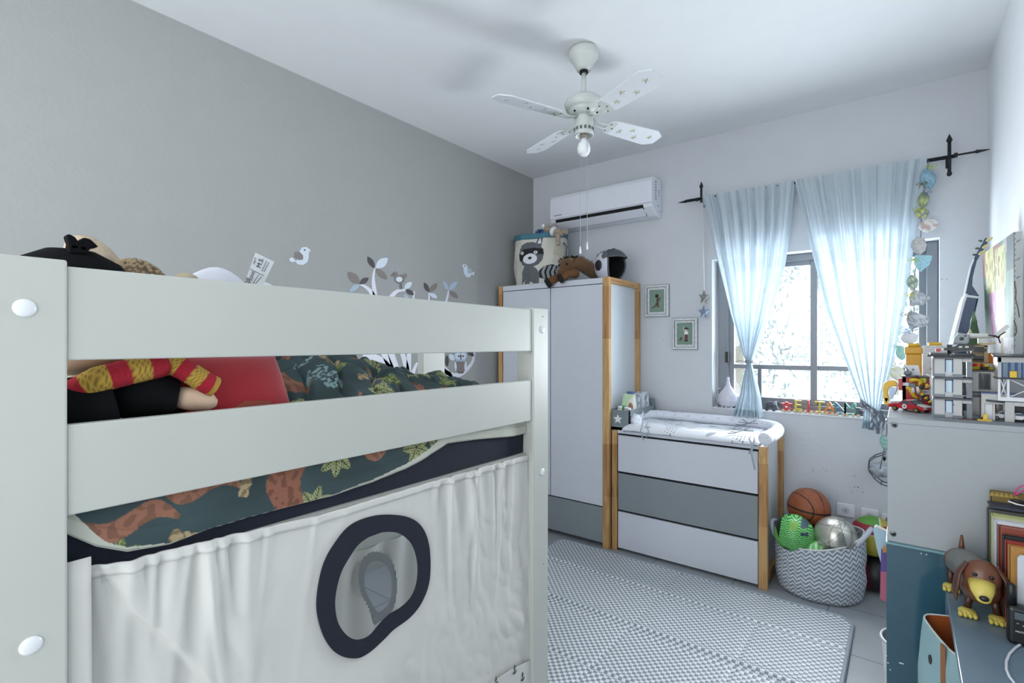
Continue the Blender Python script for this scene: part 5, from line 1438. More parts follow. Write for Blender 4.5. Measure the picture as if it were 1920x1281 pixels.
# ================================================================== WALL STICKERS
WXs = XL + .0008
def wpx(px, py): return onX(px, py, WXs)
def wslab(nm, P, m_, par, lay=0):
    bm = B(); slab(bm, [wpx(*p) + V((.0008 * lay, 0, 0)) for p in P], (.0008, 0, 0)); return obj(nm, bm, m_, par)
SW = mat('sticker_white', (214, 224, 236), .5); STN = mat('sticker_taupe', (132, 124, 120), .6, var=.1, vscale=80); SDK = mat('sticker_dark', (78, 74, 78), .6); SBL = mat('sticker_blue', (172, 190, 208), .6); SPU = mat('sticker_pure', (226, 228, 238), .5)
def leaf(a, b, w_, n=10):
    a, b = V((*a, 0)), V((*b, 0)); d = b - a; nrm = V((-d.y, d.x, 0)).normalized(); P = []
    for k in range(n + 1): t = k / n; q = a + d * t + nrm * w_ * math.sin(PI * t) ** .8; P.append((q.x, q.y))
    for k in range(n - 1, 0, -1): t = k / n; q = a + d * t - nrm * w_ * math.sin(PI * t) ** .8; P.append((q.x, q.y))
    return P
def ovp(cx, cy, rx, ry, a=0, n=18): return [(cx + rx * math.cos(t) * math.cos(a) - ry * math.sin(t) * math.sin(a), cy + rx * math.cos(t) * math.sin(a) + ry * math.sin(t) * math.cos(a)) for t in [2 * PI * k / n for k in range(n)]]
b1 = thing('bird_sticker', 'larger white bird wall sticker with a taupe wing, left of the tree sticker', 'wall sticker', wpx(562, 497))
wslab('body', [(555, 490), (562, 480), (561, 472), (566, 464), (574, 463), (580, 467), (583, 471), (579, 473), (579, 483), (576, 492), (568, 497), (559, 496), (553, 490), (549, 492), (543, 489), (543, 484), (549, 483), (552, 487)], SW, b1)
wslab('wing', [(551, 482), (553, 473), (561, 472), (568, 479), (568, 487), (560, 488)], STN, b1, 1); wslab('eye', ovp(571, 469, 1.6, 1.6, n=10), SDK, b1, 2)
b2 = thing('bird_sticker', 'smaller white bird wall sticker facing left, near the wardrobe', 'wall sticker', wpx(877, 520))
wslab('body', [(866, 498), (870, 495), (875, 497), (877, 503), (880, 508), (884, 512), (889, 509), (889, 516), (884, 515), (881, 520), (875, 520), (870, 513), (869, 503)], SW, b2)
wslab('wing', [(876, 506), (881, 502), (885, 508), (882, 513), (877, 512)], SBL, b2, 1); wslab('eye', ovp(871, 499, 1.2, 1.2, n=8), SDK, b2, 2)
tr = thing('tree_sticker', 'white tree wall sticker with taupe, dark and pale blue leaves above the bed', 'wall sticker', wpx(760, 720))
def branch(P, W_):
    n = len(P); L_, R_ = [], []
    Q = []
    for i in range(n - 1):
        p0 = V((*P[max(0, i - 1)], 0)); p1 = V((*P[i], 0)); p2 = V((*P[i + 1], 0)); p3 = V((*P[min(n - 1, i + 2)], 0))
        for k in range(8):
            t = k / 8; Q.append((.5 * ((2 * p1) + (-p0 + p2) * t + (2 * p0 - 5 * p1 + 4 * p2 - p3) * t * t + (-p0 + 3 * p1 - 3 * p2 + p3) * t ** 3), lerp(W_[i], W_[i + 1], t)))
    Q.append((V((*P[-1], 0)), W_[-1]))
    for i, (q, w_) in enumerate(Q):
        d = (Q[min(i + 1, len(Q) - 1)][0] - Q[max(i - 1, 0)][0]).normalized(); nn = V((-d.y, d.x, 0))
        L_.append(tuple((q + nn * w_)[:2])); R_.append(tuple((q - nn * w_)[:2]))
    bm = B()
    va = [bm.verts.new(wpx(*p)) for p in L_]; vb = [bm.verts.new(wpx(*p)) for p in R_]; vc = [bm.verts.new(wpx(*p) + V((.0008, 0, 0))) for p in L_]; vd = [bm.verts.new(wpx(*p) + V((.0008, 0, 0))) for p in R_]
    for i in range(len(L_) - 1):
        for q in ((va[i], va[i + 1], vb[i + 1], vb[i]), (vc[i], vd[i], vd[i + 1], vc[i + 1]), (va[i], vc[i], vc[i + 1], va[i + 1]), (vb[i], vb[i + 1], vd[i + 1], vd[i])): bm.faces.new(q)
    obj('branch', bm, SPU, tr)
branch([(675, 533), (688, 540), (700, 556), (712, 600)], [1.5, 3, 4.5, 6]); branch([(703, 502), (700, 520), (702, 545), (712, 600), (732, 660), (745, 705)], [1, 2.5, 4, 5, 6, 8])
branch([(762, 544), (745, 546), (733, 558), (720, 580)], [1.5, 3, 4.5, 5]); branch([(777, 546), (775, 560), (770, 600)], [1, 1.8, 3]); branch([(804, 548), (804, 562), (800, 600)], [1, 1.5, 3]); branch([(841, 545), (838, 560), (826, 600)], [1, 1.8, 3])
branch([(680, 668), (705, 672), (725, 690), (742, 722)], [6, 7, 9, 12]); branch([(716, 655), (728, 680), (742, 722)], [6, 6, 9]); branch([(752, 655), (762, 690), (764, 722)], [4, 5, 6]); branch([(767, 655), (766, 690), (764, 722)], [4, 4.5, 6]); branch([(782, 680), (772, 705), (764, 725)], [2, 4, 7])
branch([(890, 655), (886, 678), (872, 696), (856, 704), (840, 700), (828, 690)], [1, 2.5, 3.5, 4.5, 4, 3]); branch([(828, 688), (842, 705), (850, 725)], [6, 6, 4]); branch([(745, 722), (750, 780), (752, 860)], [16, 16, 20]); branch([(764, 722), (758, 780), (756, 860)], [14, 16, 20]); branch([(850, 715), (810, 780), (765, 850)], [6, 9, 12])
for (a, b, w_, m_) in [((674, 533), (652, 510), 8, STN), ((674, 533), (691, 521), 5, SDK), ((674, 533), (655, 547), 5, SBL), ((702, 503), (689, 481), 5, SDK), ((704, 503), (727, 484), 8, SW), ((704, 504), (726, 524), 6, STN), ((758, 542), (772, 529), 5, SW), ((760, 543), (776, 553), 4.5, SDK),
                       ((757, 552), (766, 560), 3, SBL), ((804, 548), (795, 530), 4, SDK), ((805, 548), (820, 531), 5, STN), ((805, 550), (820, 559), 4, SW), ((840, 544), (831, 527), 3.5, SBL), ((841, 544), (857, 528), 5, SBL), ((842, 546), (859, 559), 4.5, STN),
                       ((889, 668), (875, 658), 4, SDK), ((842, 664), (852, 676), 5, SW), ((838, 666), (838, 688), 3.5, SDK)]:
    wslab('leaf', leaf(a, b, w_), m_, tr, 1)
bd = wslab('perched_bird', [(731, 518), (735, 513), (739, 509), (745, 511), (747, 516), (753, 515), (757, 517), (758, 513), (763, 514), (762, 521), (759, 522), (758, 528), (753, 532), (745, 532), (740, 527), (738, 519)], STN, tr, 1)
bm = B(); slab(bm, [wpx(*p) + V((.0025, 0, 0)) for p in ovp(748, 524, 6, 5)], (.0006, 0, 0)); obj('wing', bm, SW, bd)
bm = B(); slab(bm, [wpx(*p) + V((.0025, 0, 0)) for p in ovp(738.5, 514, 1.3, 1.3, n=8)], (.0006, 0, 0)); obj('eye', bm, SDK, bd)
for x in (750, 753): wslab('bird_leg', [(x - .6, 532), (x + .6, 532), (x + .6, 543), (x - .6, 543)], SDK, tr, 1)
ow = thing('owl_sticker', 'owl wall sticker with white face perched on a branch beside the back bed post', 'wall sticker', wpx(863, 700))
wslab('body', ovp(863, 688, 9.5, 13), STN, ow, 2); wslab('head', [(852, 658), (874, 658), (875, 668), (871, 678), (855, 678), (851, 668)], SBL, ow, 3)
for x in (858.5, 868): wslab('face_disc', ovp(x, 668, 6, 6.5), SW, ow, 4)
for x in (859.5, 867.5): wslab('eye', ovp(x, 668, 1.5, 2, n=10), SDK, ow, 5)
wslab('beak', [(862, 671), (865, 671), (863.5, 675)], SDK, ow, 5)
for s in (-1, 1): wslab('wing', leaf((863 + 10 * s, 677), (863 + 9 * s, 697), 2.4), SW, ow, 3)
for s in (-1, 1): wslab('foot', ovp(863 + 3.5 * s, 698.5, 2, 1.6, n=8), SDK, ow, 5)
# ================================================================== CABINET BY THE RIGHT WALL
CX0, CX1, CY0, CY1 = -.044, .370, 2.10, 3.05
CT = 1.255
CGR = mat('cabinet_grey', (158, 163, 166), .45)
TEAL = mat('teal_lacquer', (46, 82, 98), .16, coat=.3)
TEALL = mat('teal_edge', (112, 150, 158), .4)
ca = thing('grey_cabinet', 'light grey box cabinet stacked on the teal one, crowded with building toys', 'cabinet', (.165, 2.57, .845))
for nm, a in (('side_panel', (CX0, CX1, CY0, CY0 + .018, .845, CT - .018)), ('side_panel', (CX0, CX1, CY1 - .018, CY1, .845, CT - .018)), ('top_board', (CX0, CX1, CY0, CY1, CT - .018, CT)), ('bottom_board', (CX0, CX1, CY0 + .018, CY1 - .018, .845, .863)), ('back_panel', (CX1 - .01, CX1, CY0 + .018, CY1 - .018, .863, CT - .018)), ('divider', (CX0 + .01, CX1 - .01, 2.55, 2.568, .863, CT - .018))):
    bm = B(); box(bm, *a, .0015); obj(nm, bm, CGR, ca)
def screw(par, px, py):
    c = onY(px, py, CY0)
    bm = B(); lathe(bm, [(0, -.0025), (.0085, -.002), (.009, .001), (0, .001)], c, 24, axis='Y'); s = obj('screw', bm, STEEL, par)
    bm = B(); lathe(bm, [(0, -.003), (.0042, -.003), (.0042, -.002), (0, -.002)], c, 6, axis='Y'); obj('hex_recess', bm, DARK, s)
screw(ca, 1677, 797); screw(ca, 1674.5, 1001)
ct = thing('teal_cabinet', 'dark teal glossy cabinet standing on the floor beneath the grey cabinet', 'cabinet', (.165, 2.57, 0))
CX2 = CX0 - .002
for nm, a, m_ in (('side_panel', (CX2, CX1, CY0 - .004, CY0 + .016, .02, .838), TEAL), ('side_panel', (CX2, CX1, CY1 - .02, CY1, .02, .838), TEAL), ('top_board', (CX2 - .002, CX1, CY0 - .014, CY1, .838, .8445), TEALL), ('bottom_board', (CX2, CX1, CY0 + .016, CY1 - .02, .02, .04), TEAL), ('back_panel', (CX1 - .01, CX1, CY0 + .016, CY1 - .02, .04, .838), TEAL), ('shelf', (CX2 + .01, CX1 - .01, CY0 + .016, CY1 - .02, .42, .438), TEAL), ('plinth', (CX2 + .02, CX1, CY0 + .02, CY1 - .02, 0, .02), TEAL)):
    bm = B(); box(bm, *a, .0012); obj(nm, bm, m_, ct)
screw(ct, 1677.5, 1032)
bm = B()
for (px, py, w_) in ((1690, 1244, .012), (1665, 1243, .004), (1669, 1256, .003), (1727, 1038, .003), (1737, 1040, .003), (1662, 1230, .003)):
    c = onY(px, py, CY0 - .0042); box(bm, c.x - w_ / 2, c.x + w_ / 2, c.y - .0006, c.y, c.z - .0018, c.z + .0018)
obj('paint_chip', bm, mat('chip_white', (220, 226, 230), .6), ct)
# magazines poking out of the cabinet's open side
for (z0, z1, y, out, c, lab) in ((.845, .860, 2.30, .0, (1, 1, 1), ''),):
    pass
def openbook(name, pts_px, y, th, c, label, cat='book', c2=(232, 230, 226)):
    P = [onY(a, b, y) for a, b in pts_px]
    t = thing(name, label, cat, (P[0].x, y, min(p.z for p in P)))
    bm = B(); slab(bm, P, (0, th, 0)); obj('cover', bm, mat('cov_%d_%d_%d' % c, c, .4), t, bevel=.002)
    bm = B(); slab(bm, [p + V((.004, .003, .003)) for p in P], (0, th - .006, 0)); obj('pages', bm, mat('pages', (222, 218, 206), .8), t)
    return t
BYK = 2.42
openbook('folder', [(1637, 995), (1640, 988), (1672, 1004), (1672, 1062), (1652, 1058), (1644, 1030)], BYK, .03, (168, 196, 212), 'pale blue plastic folder leaning out of the cabinet beside the balls', 'folder')
t = openbook('picture_book', [(1652, 1030), (1672, 1030), (1672, 1132), (1655, 1126), (1650, 1122)], BYK - .05, .02, (92, 70, 140), 'purple and pink picture book poking out left of the teal cabinet')
bm = B(); P = [onY(a, b, BYK - .052) for a, b in [(1651, 1072), (1672, 1072), (1672, 1132), (1655, 1126), (1650, 1122)]]; slab(bm, P, (0, -.001, 0)); obj('cover_lower', bm, mat('cov_pink', (176, 96, 120), .4), t)
bm = B(); P = [onY(a, b, BYK - .053) for a, b in [(1656, 1024), (1672, 1024), (1672, 1036), (1655, 1036)]]; slab(bm, P, (0, -.002, 0)); obj('orange_patch', bm, mat('cov_or', (196, 136, 60), .4), t)
# white bin lower left of the cabinet
wbn = thing('white_bin', 'white bin with a rolled rim poking out of the bottom left of the teal cabinet', 'bin', (.03, 2.42, .04))
bc = onZ(1678, 1390, .0)
bcx2, bcy2 = .030, 2.42
bm = B(); lathe(bm, [(0, .0405), (.075, .0405), (.085, .15), (.098, .365), (.104, .377), (.100, .383), (.094, .375), (.080, .15), (.07, .05), (0, .048)], (bcx2, bcy2, 0), 40); obj('shell', bm, PWHITE, wbn)
bm = B(); tube(bm, [(bcx2 + .1 * math.cos(a), bcy2 + .1 * math.sin(a), .379) for a in [2 * PI * k / 40 for k in range(40)]], .006, 8, closed=True); obj('rim', bm, mat('rim_grey', (188, 192, 198), .4), wbn)

# ---------------------------------------------------------------- toys on the cabinet
LG = mat('brick_light_grey', (182, 182, 180), .35); MG = mat('brick_mid_grey', (112, 118, 126), .35); DG = mat('brick_dark_grey', (62, 68, 76), .35); BLB = mat('brick_black', (26, 28, 34), .3)
NVY = mat('brick_navy', (44, 66, 118), .3); CLR = glassy('clear_blue', (170, 206, 222), .2, .05); YEL = mat('brick_yellow', (214, 178, 44), .35); TAN = mat('brick_tan', (180, 160, 124), .4); REDB = mat('brick_red', (176, 28, 38), .3); BWH = mat('brick_white', (216, 218, 222), .3)
ps = thing('toy_police_station', 'three-storey grey toy brick police station with black roofs on the grey cabinet', 'building toy', (.20, 2.25, CT))
def pt_(px, py, y): return onY(px, py, y)
YS = 2.17
# base plate
bm = B(); slab(bm, [(.075, 2.125, CT), (.30, 2.125, CT), (.365, 2.16, CT), (.365, 2.36, CT), (.075, 2.36, CT)], (0, 0, .006)); obj('baseplate', bm, MG, ps)
# left tower
x0, x1 = pt_(1752, 700, YS).x, pt_(1822, 700, YS).x
xa, xb = pt_(1772, 700, YS).x, pt_(1787, 700, YS).x     # window bay
xc, xd = pt_(1804, 700, YS).x, pt_(1817, 700, YS).x     # open doorway bay
zb = CT + .006
zt_ = pt_(1790, 668, YS).z
H3 = (zt_ - zb) / 3
def storey(z0, hh, glass, first):
    D = .11
    bm = B()
    box(bm, x0, xa, YS, YS + .012, z0, z0 + hh - .008); box(bm, xb, xc, YS - .006, YS + .010, z0, z0 + hh - .008); box(bm, xc, x1, YS - .002, YS + .010, z0 + hh * .72, z0 + hh - .008)
    box(bm, xa, xb, YS + .002, YS + .012, z0 + hh * .84, z0 + hh - .008); box(bm, xa, xb, YS, YS + .012, z0, z0 + hh * .1)
    box(bm, x0, x0 + .008, YS + .012, YS + D, z0, z0 + hh - .008); box(bm, x1 - .006, x1, YS + .02, YS + D, z0, z0 + hh - .008)
    box(bm, x0, x0 + .02, YS + D - .008, YS + D, z0, z0 + hh - .008); box(bm, x1 - .02, x1, YS + D - .008, YS + D, z0, z0 + hh - .008)
    w_ = obj('storey_walls', bm, LG, ps, bevel=.0008)
    bm = B(); box(bm, x0 - .001, xa, YS - .001, YS + .011, z0 - .001, z0 + hh * .13); box(bm, xb, xc + .002, YS - .0075, YS + .010, z0 - .001, z0 + hh * .13); box(bm, x1 - .012, x1 + .001, YS - .003, YS + .02, z0, z0 + hh * .72)
    box(bm, x0 - .006, x0, YS + .001, YS + .014, z0, z0 + hh - .008)
    obj('grey_course', bm, MG, w_)
    bm = B(); box(bm, x0 - .004, x1 + .003, YS - .010, YS + D + .002, z0 + hh - .008, z0 + hh - .003); obj('floor_plate', bm, DG, w_)
    bm = B()
    for a, b in ((xa, xa + .0025), (xb - .0025, xb)): box(bm, a, b, YS - .002, YS + .008, z0 + hh * .1, z0 + hh * .84)
    box(bm, xa, xb, YS - .002, YS + .008, z0 + hh * .80, z0 + hh * .84)
    fr = obj('window_frame', bm, NVY, w_)
    bm = B(); box(bm, xa + .0025, xb - .0025, YS + .004, YS + .0055, z0 + hh * .1, z0 + hh * .8); obj('window_pane', bm, CLR, fr)
    bm = B()
    for k in range(3): box(bm, xa, xb, YS - .004, YS, z0 + hh * (.10 + k * .05), z0 + hh * (.125 + k * .05))
    obj('railing', bm, BWH, fr)
    bm = B(); box(bm, xc + .001, xc + .0025, YS + .02, YS + .022, z0 + hh * .12, z0 + hh * .7); box(bm, xc, x1, YS + .02, YS + .022, z0 + hh * .35, z0 + hh * .38); obj('inner_rail', bm, DG, w_)
for k in range(3): storey(zb + k * H3, H3, True, k == 0)
bm = B(); slab(bm, [(x0 - .018, YS - .018, zt_ - .002), (x1 + .010, YS - .012, zt_ - .002), (x1 + .010, YS + .12, zt_ + .004), (x0 - .006, YS + .12, zt_ + .004)], (0, 0, .005)); obj('roof', bm, BLB, ps)
bm = B(); box(bm, x0 - .01, x0 + .03, YS + .01, YS + .08, zt_ + .004, zt_ + .010); box(bm, x1 - .04, x1 - .002, YS + .02, YS + .08, zt_ + .004, zt_ + .009); obj('roof_tile', bm, DG, ps)
bm = B(); c = pt_(1759, 657, YS); box(bm, c.x - .006, c.x + .006, YS, YS + .012, c.z - .004, c.z + .005, .001); obj('beacon', bm, REDB, ps)
for (a, b) in ((1788, 759), (1788, 787)): 
    bm = B(); c = pt_(a, b, YS - .007); ell(bm, c, .002, n=8); obj('stud_lamp', bm, mat('lamp_brown', (120, 70, 54), .4), ps)
# middle block
Ym = 2.24
m0, m1 = pt_(1821, 700, Ym).x, pt_(1872, 700, Ym).x; zm = pt_(1845, 697, Ym).z
bm = B(); wa, wb_ = pt_(1837, 700, Ym).x, pt_(1855, 700, Ym).x; wz0, wz1 = pt_(1845, 729, Ym).z, pt_(1845, 702, Ym).z
box(bm, m0, wa, Ym, Ym + .012, zb, zm); box(bm, wb_, m1, Ym, Ym + .012, wz0 - .01, zm); box(bm, wa, wb_, Ym, Ym + .012, wz1, zm); box(bm, wa, wb_, Ym, Ym + .012, wz0 - .03, wz0)
box(bm, m0, m1, Ym + .012, Ym + .10, zm - .006, zm); mb_ = obj('storey_walls', bm, LG, ps, bevel=.0008)
bm = B()
for k in range(6): box(bm, lerp(wa, wb_, (k + .5) / 6) - .0008, lerp(wa, wb_, (k + .5) / 6) + .0008, Ym - .002, Ym + .002, wz0, wz1)
box(bm, wa, wb_, Ym - .002, Ym + .002, (wz0 + wz1) / 2 - .001, (wz0 + wz1) / 2 + .001); ringslab(bm, [(wa - .003, Ym - .003, wz0 - .003), (wb_ + .003, Ym - .003, wz0 - .003), (wb_ + .003, Ym - .003, wz1 + .003), (wa - .003, Ym - .003, wz1 + .003)], [(wa, Ym - .003, wz0), (wb_, Ym - .003, wz0), (wb_, Ym - .003, wz1), (wa, Ym - .003, wz1)], (0, .004, 0)); obj('barred_window', bm, DG, mb_)
bm = B(); box(bm, wa, wb_, Ym + .03, Ym + .034, wz0, wz1); obj('dark_interior', bm, BLB, mb_)
bm = B(); box(bm, m0 - .004, m1, Ym - .006, Ym + .10, zm, zm + .004); box(bm, m0 - .004, m1 - .01, Ym - .006, Ym + .012, wz0 - .014, wz0 - .010); box(bm, m0 - .004, m1 - .022, Ym - .006, Ym + .012, pt_(1845, 745, Ym).z, pt_(1845, 742, Ym).z); obj('floor_plate', bm, BLB, mb_)
bm = B(); box(bm, m0, pt_(1840, 700, Ym).x, Ym - .002, Ym + .002, pt_(1845, 742, Ym).z, wz0 - .014); obj('grey_course', bm, MG, mb_)
# gate with roller door
Yg = 2.17
g0, g1 = pt_(1840, 760, Yg).x, pt_(1866, 760, Yg).x; gz1 = pt_(1850, 738, Yg).z; gz2 = pt_(1850, 757, Yg).z
bm = B(); box(bm, g0, g1 + .03, Yg, Yg + .012, gz2, gz1); box(bm, g0, g0 + .007, Yg, Yg + .02, zb, gz2); box(bm, g1 - .006, g1, Yg, Yg + .02, zb, gz2); gt = obj('gateway', bm, LG, ps, bevel=.0006)
bm = B(); box(bm, g0 + .007, g1 - .006, Yg + .010, Yg + .013, zb, gz2); obj('roller_door', bm, BWH, gt)
bm = B(); box(bm, g0 - .002, g1 + .05, Yg - .004, Yg + .03, gz1, gz1 + .004); obj('floor_plate', bm, NVY, gt)
bm = B(); slab(bm, [(g0 + .010, Yg - .012, pt_(1850, 752, Yg).z), (.36, Yg - .012, pt_(1850, 760, Yg).z), (.36, Yg + .02, pt_(1850, 758, Yg).z), (g0 + .010, Yg + .02, pt_(1850, 750, Yg).z)], (0, 0, .004)); obj('canopy_plate', bm, BLB, gt)
# right block
Yr = 2.16
r0, r1 = pt_(1871, 700, Yr).x, .352
zr = pt_(1890, 670, Yr).z; zr2 = pt_(1890, 711, Yr).z; zr3 = pt_(1890, 745, Yr).z
pa = pt_(1878, 700, Yr).x
bm = B(); box(bm, r0, pa, Yr, Yr + .012, zr2, zr); box(bm, r0, r1, Yr, Yr + .012, pt_(1890, 680, Yr).z, zr); box(bm, r1 - .01, r1, Yr, Yr + .10, zr2, zr); box(bm, r0, r0 + .008, Yr + .012, Yr + .10, zr2, zr)
rb = obj('storey_walls', bm, LG, ps, bevel=.0008)
bm = B()
for a, b in ((1878, 1881), (1889, 1895), (1902, 1908), (1914, 1918)): box(bm, pt_(a, 700, Yr).x, pt_(b, 700, Yr).x, Yr - .002, Yr + .008, zr2 + .004, pt_(1890, 680, Yr).z)
fr = obj('window_frame', bm, NVY, rb)
bm = B(); box(bm, pa, r1, Yr + .005, Yr + .0065, zr2 + .004, pt_(1890, 680, Yr).z); obj('window_pane', bm, CLR, fr)
bm = B(); slab(bm, [(r0 - .012, Yr - .016, zr), (r1 + .012, Yr - .016, zr), (r1 + .012, Yr + .11, zr + .004), (r0 - .004, Yr + .11, zr + .004)], (0, 0, .005)); box(bm, r0 - .003, r1, Yr - .006, Yr + .10, zr2, zr2 + .004); obj('roof', bm, BLB, rb)
c = pt_(1900, 701, Yr - .01)
bm = B(); box(bm, c.x - .008, c.x + .008, Yr - .012, Yr - .004, c.z - .012, c.z + .008, .001); obj('yellow_seat', bm, YEL, rb)
# lattice storey
bm = B()
L0, L1, L2 = r0, pt_(1888, 730, Yr).x, pt_(1893, 730, Yr).x
for (a, b) in ((L0, L0 + .006), (L1, L2), (r1 - .006, r1)): box(bm, a, b, Yr, Yr + .006, zr3, zr2)
box(bm, L0, r1, Yr, Yr + .006, zr3 - .012, zr3)
for (a, b) in ((L0 + .006, L1), (L2, r1 - .006)):
    tube(bm, [(a, Yr + .003, zr3), (b, Yr + .003, zr2)], .0018, 5); tube(bm, [(a, Yr + .003, zr2), (b, Yr + .003, zr3)], .0018, 5)
obj('lattice', bm, BWH, rb)
# garage below
gx = pt_(1884, 770, Yr).x; gx2 = pt_(1902, 770, Yr).x
bm = B(); box(bm, gx, gx2, Yr - .004, Yr + .012, zb, pt_(1890, 754, Yr).z); box(bm, gx2, r1, Yr - .004, Yr + .012, pt_(1890, 761, Yr).z, pt_(1890, 754, Yr).z); gg = obj('garage_wall', bm, LG, rb, bevel=.0008)
bm = B(); box(bm, gx2, r1, Yr + .045, Yr + .048, zb, pt_(1890, 761, Yr).z); obj('dark_interior', bm, BLB, gg)
bm = B(); slab(bm, [(x1 - .035, YS - .036, zb - .002), (g0, Yg - .03, zb - .002), (g0, Yg - .02, zb - .002), (x1 - .03, YS - .015, zb - .002)], (0, 0, .004)); obj('brown_tile', bm, mat('brick_brown', (110, 62, 50), .4), ps)
bm = B(); c = pt_(1847, 780, 2.15); box(bm, c.x - .005, c.x + .005, 2.145, 2.155, zb, c.z + .006, .0008); box(bm, c.x - .018, c.x + .014, 2.138, 2.155, zb, zb + .004); obj('yellow_block', bm, YEL, ps)
bm = B(); c = pt_(1822, 778, 2.18); slab(bm, [(c.x - .02, 2.17, zb), (c.x + .028, 2.17, zb), (c.x + .026, 2.17, zb + .008), (c.x + .002, 2.17, zb + .012), (c.x - .012, 2.17, zb + .026), (c.x - .02, 2.17, zb + .026)], (0, .03, 0)); o = obj('toy_boat', bm, DG, None); tag(o, 'dark grey toy brick boat between the station tower and the roller door', 'building toy')
def car(name, label, c, L_, W_, H_, body, rot, wheelc, stripe=None, num=None):
    t = thing(name, label, 'toy car', c, rot)
    bm = B()
    pr = [(-.5, .25), (-.48, .55), (-.30, .66), (-.20, .70), (-.08, .98), (.10, .98), (.24, .62), (.46, .46), (.5, .38), (.5, .22)]
    slab(bm, [(a * L_, -W_ / 2, b * H_) for a, b in pr if True], (0, W_, 0)); obj('body', bm, body, t, local=True, bevel=.002)
    bm = B(); slab(bm, [(a * L_, -W_ / 2 * 1.005, b * H_) for a, b in [(-.17, .70), (-.08, .92), (.09, .92), (.20, .66)]], (0, W_ * 1.01, 0)); slab(bm, [(.11 * L_, -W_ * .4, .965 * H_), (.11 * L_, W_ * .4, .965 * H_), (.235 * L_, W_ * .4, .64 * H_), (.235 * L_, -W_ * .4, .64 * H_)], (.003, 0, .002)); obj('windows', bm, mat('toy_glass', (60, 76, 90), .15), t, local=True)
    for a in (-.30, .30):
        for s in (-1, 1):
            bm = B(); tube(bm, [(a * L_, s * W_ * .38, .22 * H_), (a * L_, s * W_ * .53, .22 * H_)], .225 * H_, 20); w_ = obj('wheel', bm, mat('tyre', (24, 24, 26), .7), t, local=True)
            bm = B(); tube(bm, [(a * L_, s * W_ * .52, .22 * H_), (a * L_, s * W_ * .545, .22 * H_)], .14 * H_, 16); obj('hub', bm, wheelc, w_, local=True)
    if stripe:
        bm = B(); slab(bm, [(.26 * L_, -W_ * .3, .625 * H_), (.26 * L_, W_ * .3, .625 * H_), (.49 * L_, W_ * .3, .47 * H_), (.49 * L_, -W_ * .3, .47 * H_)], (0, 0, .003)); box(bm, -.06 * L_, .08 * L_, -W_ * .4, W_ * .4, .975 * H_, H_); box(bm, -.5 * L_, -.42 * L_, -W_ * .52, W_ * .52, .62 * H_, .74 * H_); obj('white_trim', bm, stripe, t, local=True)
        bm = B()
        for s in (-1, 1): box(bm, .48 * L_, .508 * L_, s * W_ * .34 - .006, s * W_ * .34 + .006, .34 * H_, .44 * H_)
        obj('headlight', bm, mat('headlamp', (210, 214, 216), .2), t, local=True)
    if num:
        bm = B(); slab(bm, [(a, -W_ * .505, b) for a, b in ov(-.02 * L_, .45 * H_, .008, .009)], (0, -.0008, 0)); d = obj('number_disc', bm, BWH, t, local=True)
        textmesh('number', num, .014, TK, t, (-.02 * L_, -W_ * .505 - .0012, .45 * H_), (1, 0, 0), (0, 0, 1), ext=.0003, local=True)
    return t
c = onZ(1700, 771, CT)
car('red_race_car', 'red toy brick race car with gold wheels and white trim at the cabinet front edge', (c.x + .012, c.y - .0, CT), .125, .056, .042, REDB, -.62, mat('gold_hub', (150, 122, 70), .4, .4), BWH, '4')
c = onZ(1762, 757, CT)
c = pt_(1909, 782, Yr + .02); car('white_toy_car', 'white toy police car with a red mark inside the station garage at far right', (c.x, Yr + .022, zb), .05, .026, .028, BWH, 0, MG)
c = pt_(1874, 784, 2.20); car('grey_toy_car', 'white-winged toy car parked beside the roller door, its wheel showing', (c.x + .004, 2.205, zb), .036, .024, .028, BWH, 0, MG)
# red box and yellow digger behind the race car
c0 = pt_(1703, 745, 2.50)
rb_ = thing('toy_fire_station', 'red toy brick garage behind the yellow digger on the grey cabinet', 'building toy', (c0.x + .04, 2.52, CT))
xA, xB, xC = pt_(1685, 700, 2.52).x, pt_(1692, 700, 2.52).x, pt_(1753, 700, 2.52).x
zR0, zR1 = pt_(1700, 730, 2.52).z, pt_(1700, 707, 2.52).z
bm = B(); box(bm, xB, xC, 2.52, 2.535, CT, zR1); box(bm, xB, xB + .012, 2.52, 2.60, CT, zR1); box(bm, xC - .012, xC, 2.52, 2.60, CT, zR1); obj('red_wall', bm, REDB, rb_, bevel=.001)
bm = B(); box(bm, xA, xB, 2.50, 2.53, zR0 - .004, zR1 - .006); obj('red_wing', bm, REDB, rb_, bevel=.001)
bm = B(); box(bm, xA + .008, xC, 2.505, 2.60, zR1, zR1 + .004); obj('roof_plate', bm, DG, rb_)
bm = B(); box(bm, xB - .002, xB + .030, 2.512, 2.52, zR0 + .014, zR0 + .026); box(bm, xB + .04, xC, 2.512, 2.52, zR0 + .008, zR0 + .013); obj('white_stripe', bm, BWH, rb_)
bm = B(); cc = pt_(1731, 714, 2.51); box(bm, cc.x - .009, cc.x + .009, 2.506, 2.516, cc.z - .008, cc.z + .010, .001); obj('lime_brick', bm, mat('brick_lime', (186, 204, 50), .35), rb_)
bm = B(); cc = pt_(1738, 735, 2.50)
box(bm, cc.x - .03, cc.x + .035, 2.47, 2.50, cc.z - .008, cc.z + .008, .001); pl_ = obj('truck_side', bm, BWH, rb_)
textmesh('lettering', 'POLICE', .013, mat('police_blue', (50, 66, 110), .4), rb_, (cc.x + .012, 2.4685, cc.z), (1, 0, 0), (0, 0, 1), ext=.0003)
dg = thing('toy_digger', 'yellow toy brick digger with a jointed arm in front of the red garage', 'toy vehicle', (pt_(1712, 745, 2.44).x, 2.44, CT))
def P4(px, py, y=2.44): return pt_(px, py, y)
bm = B()
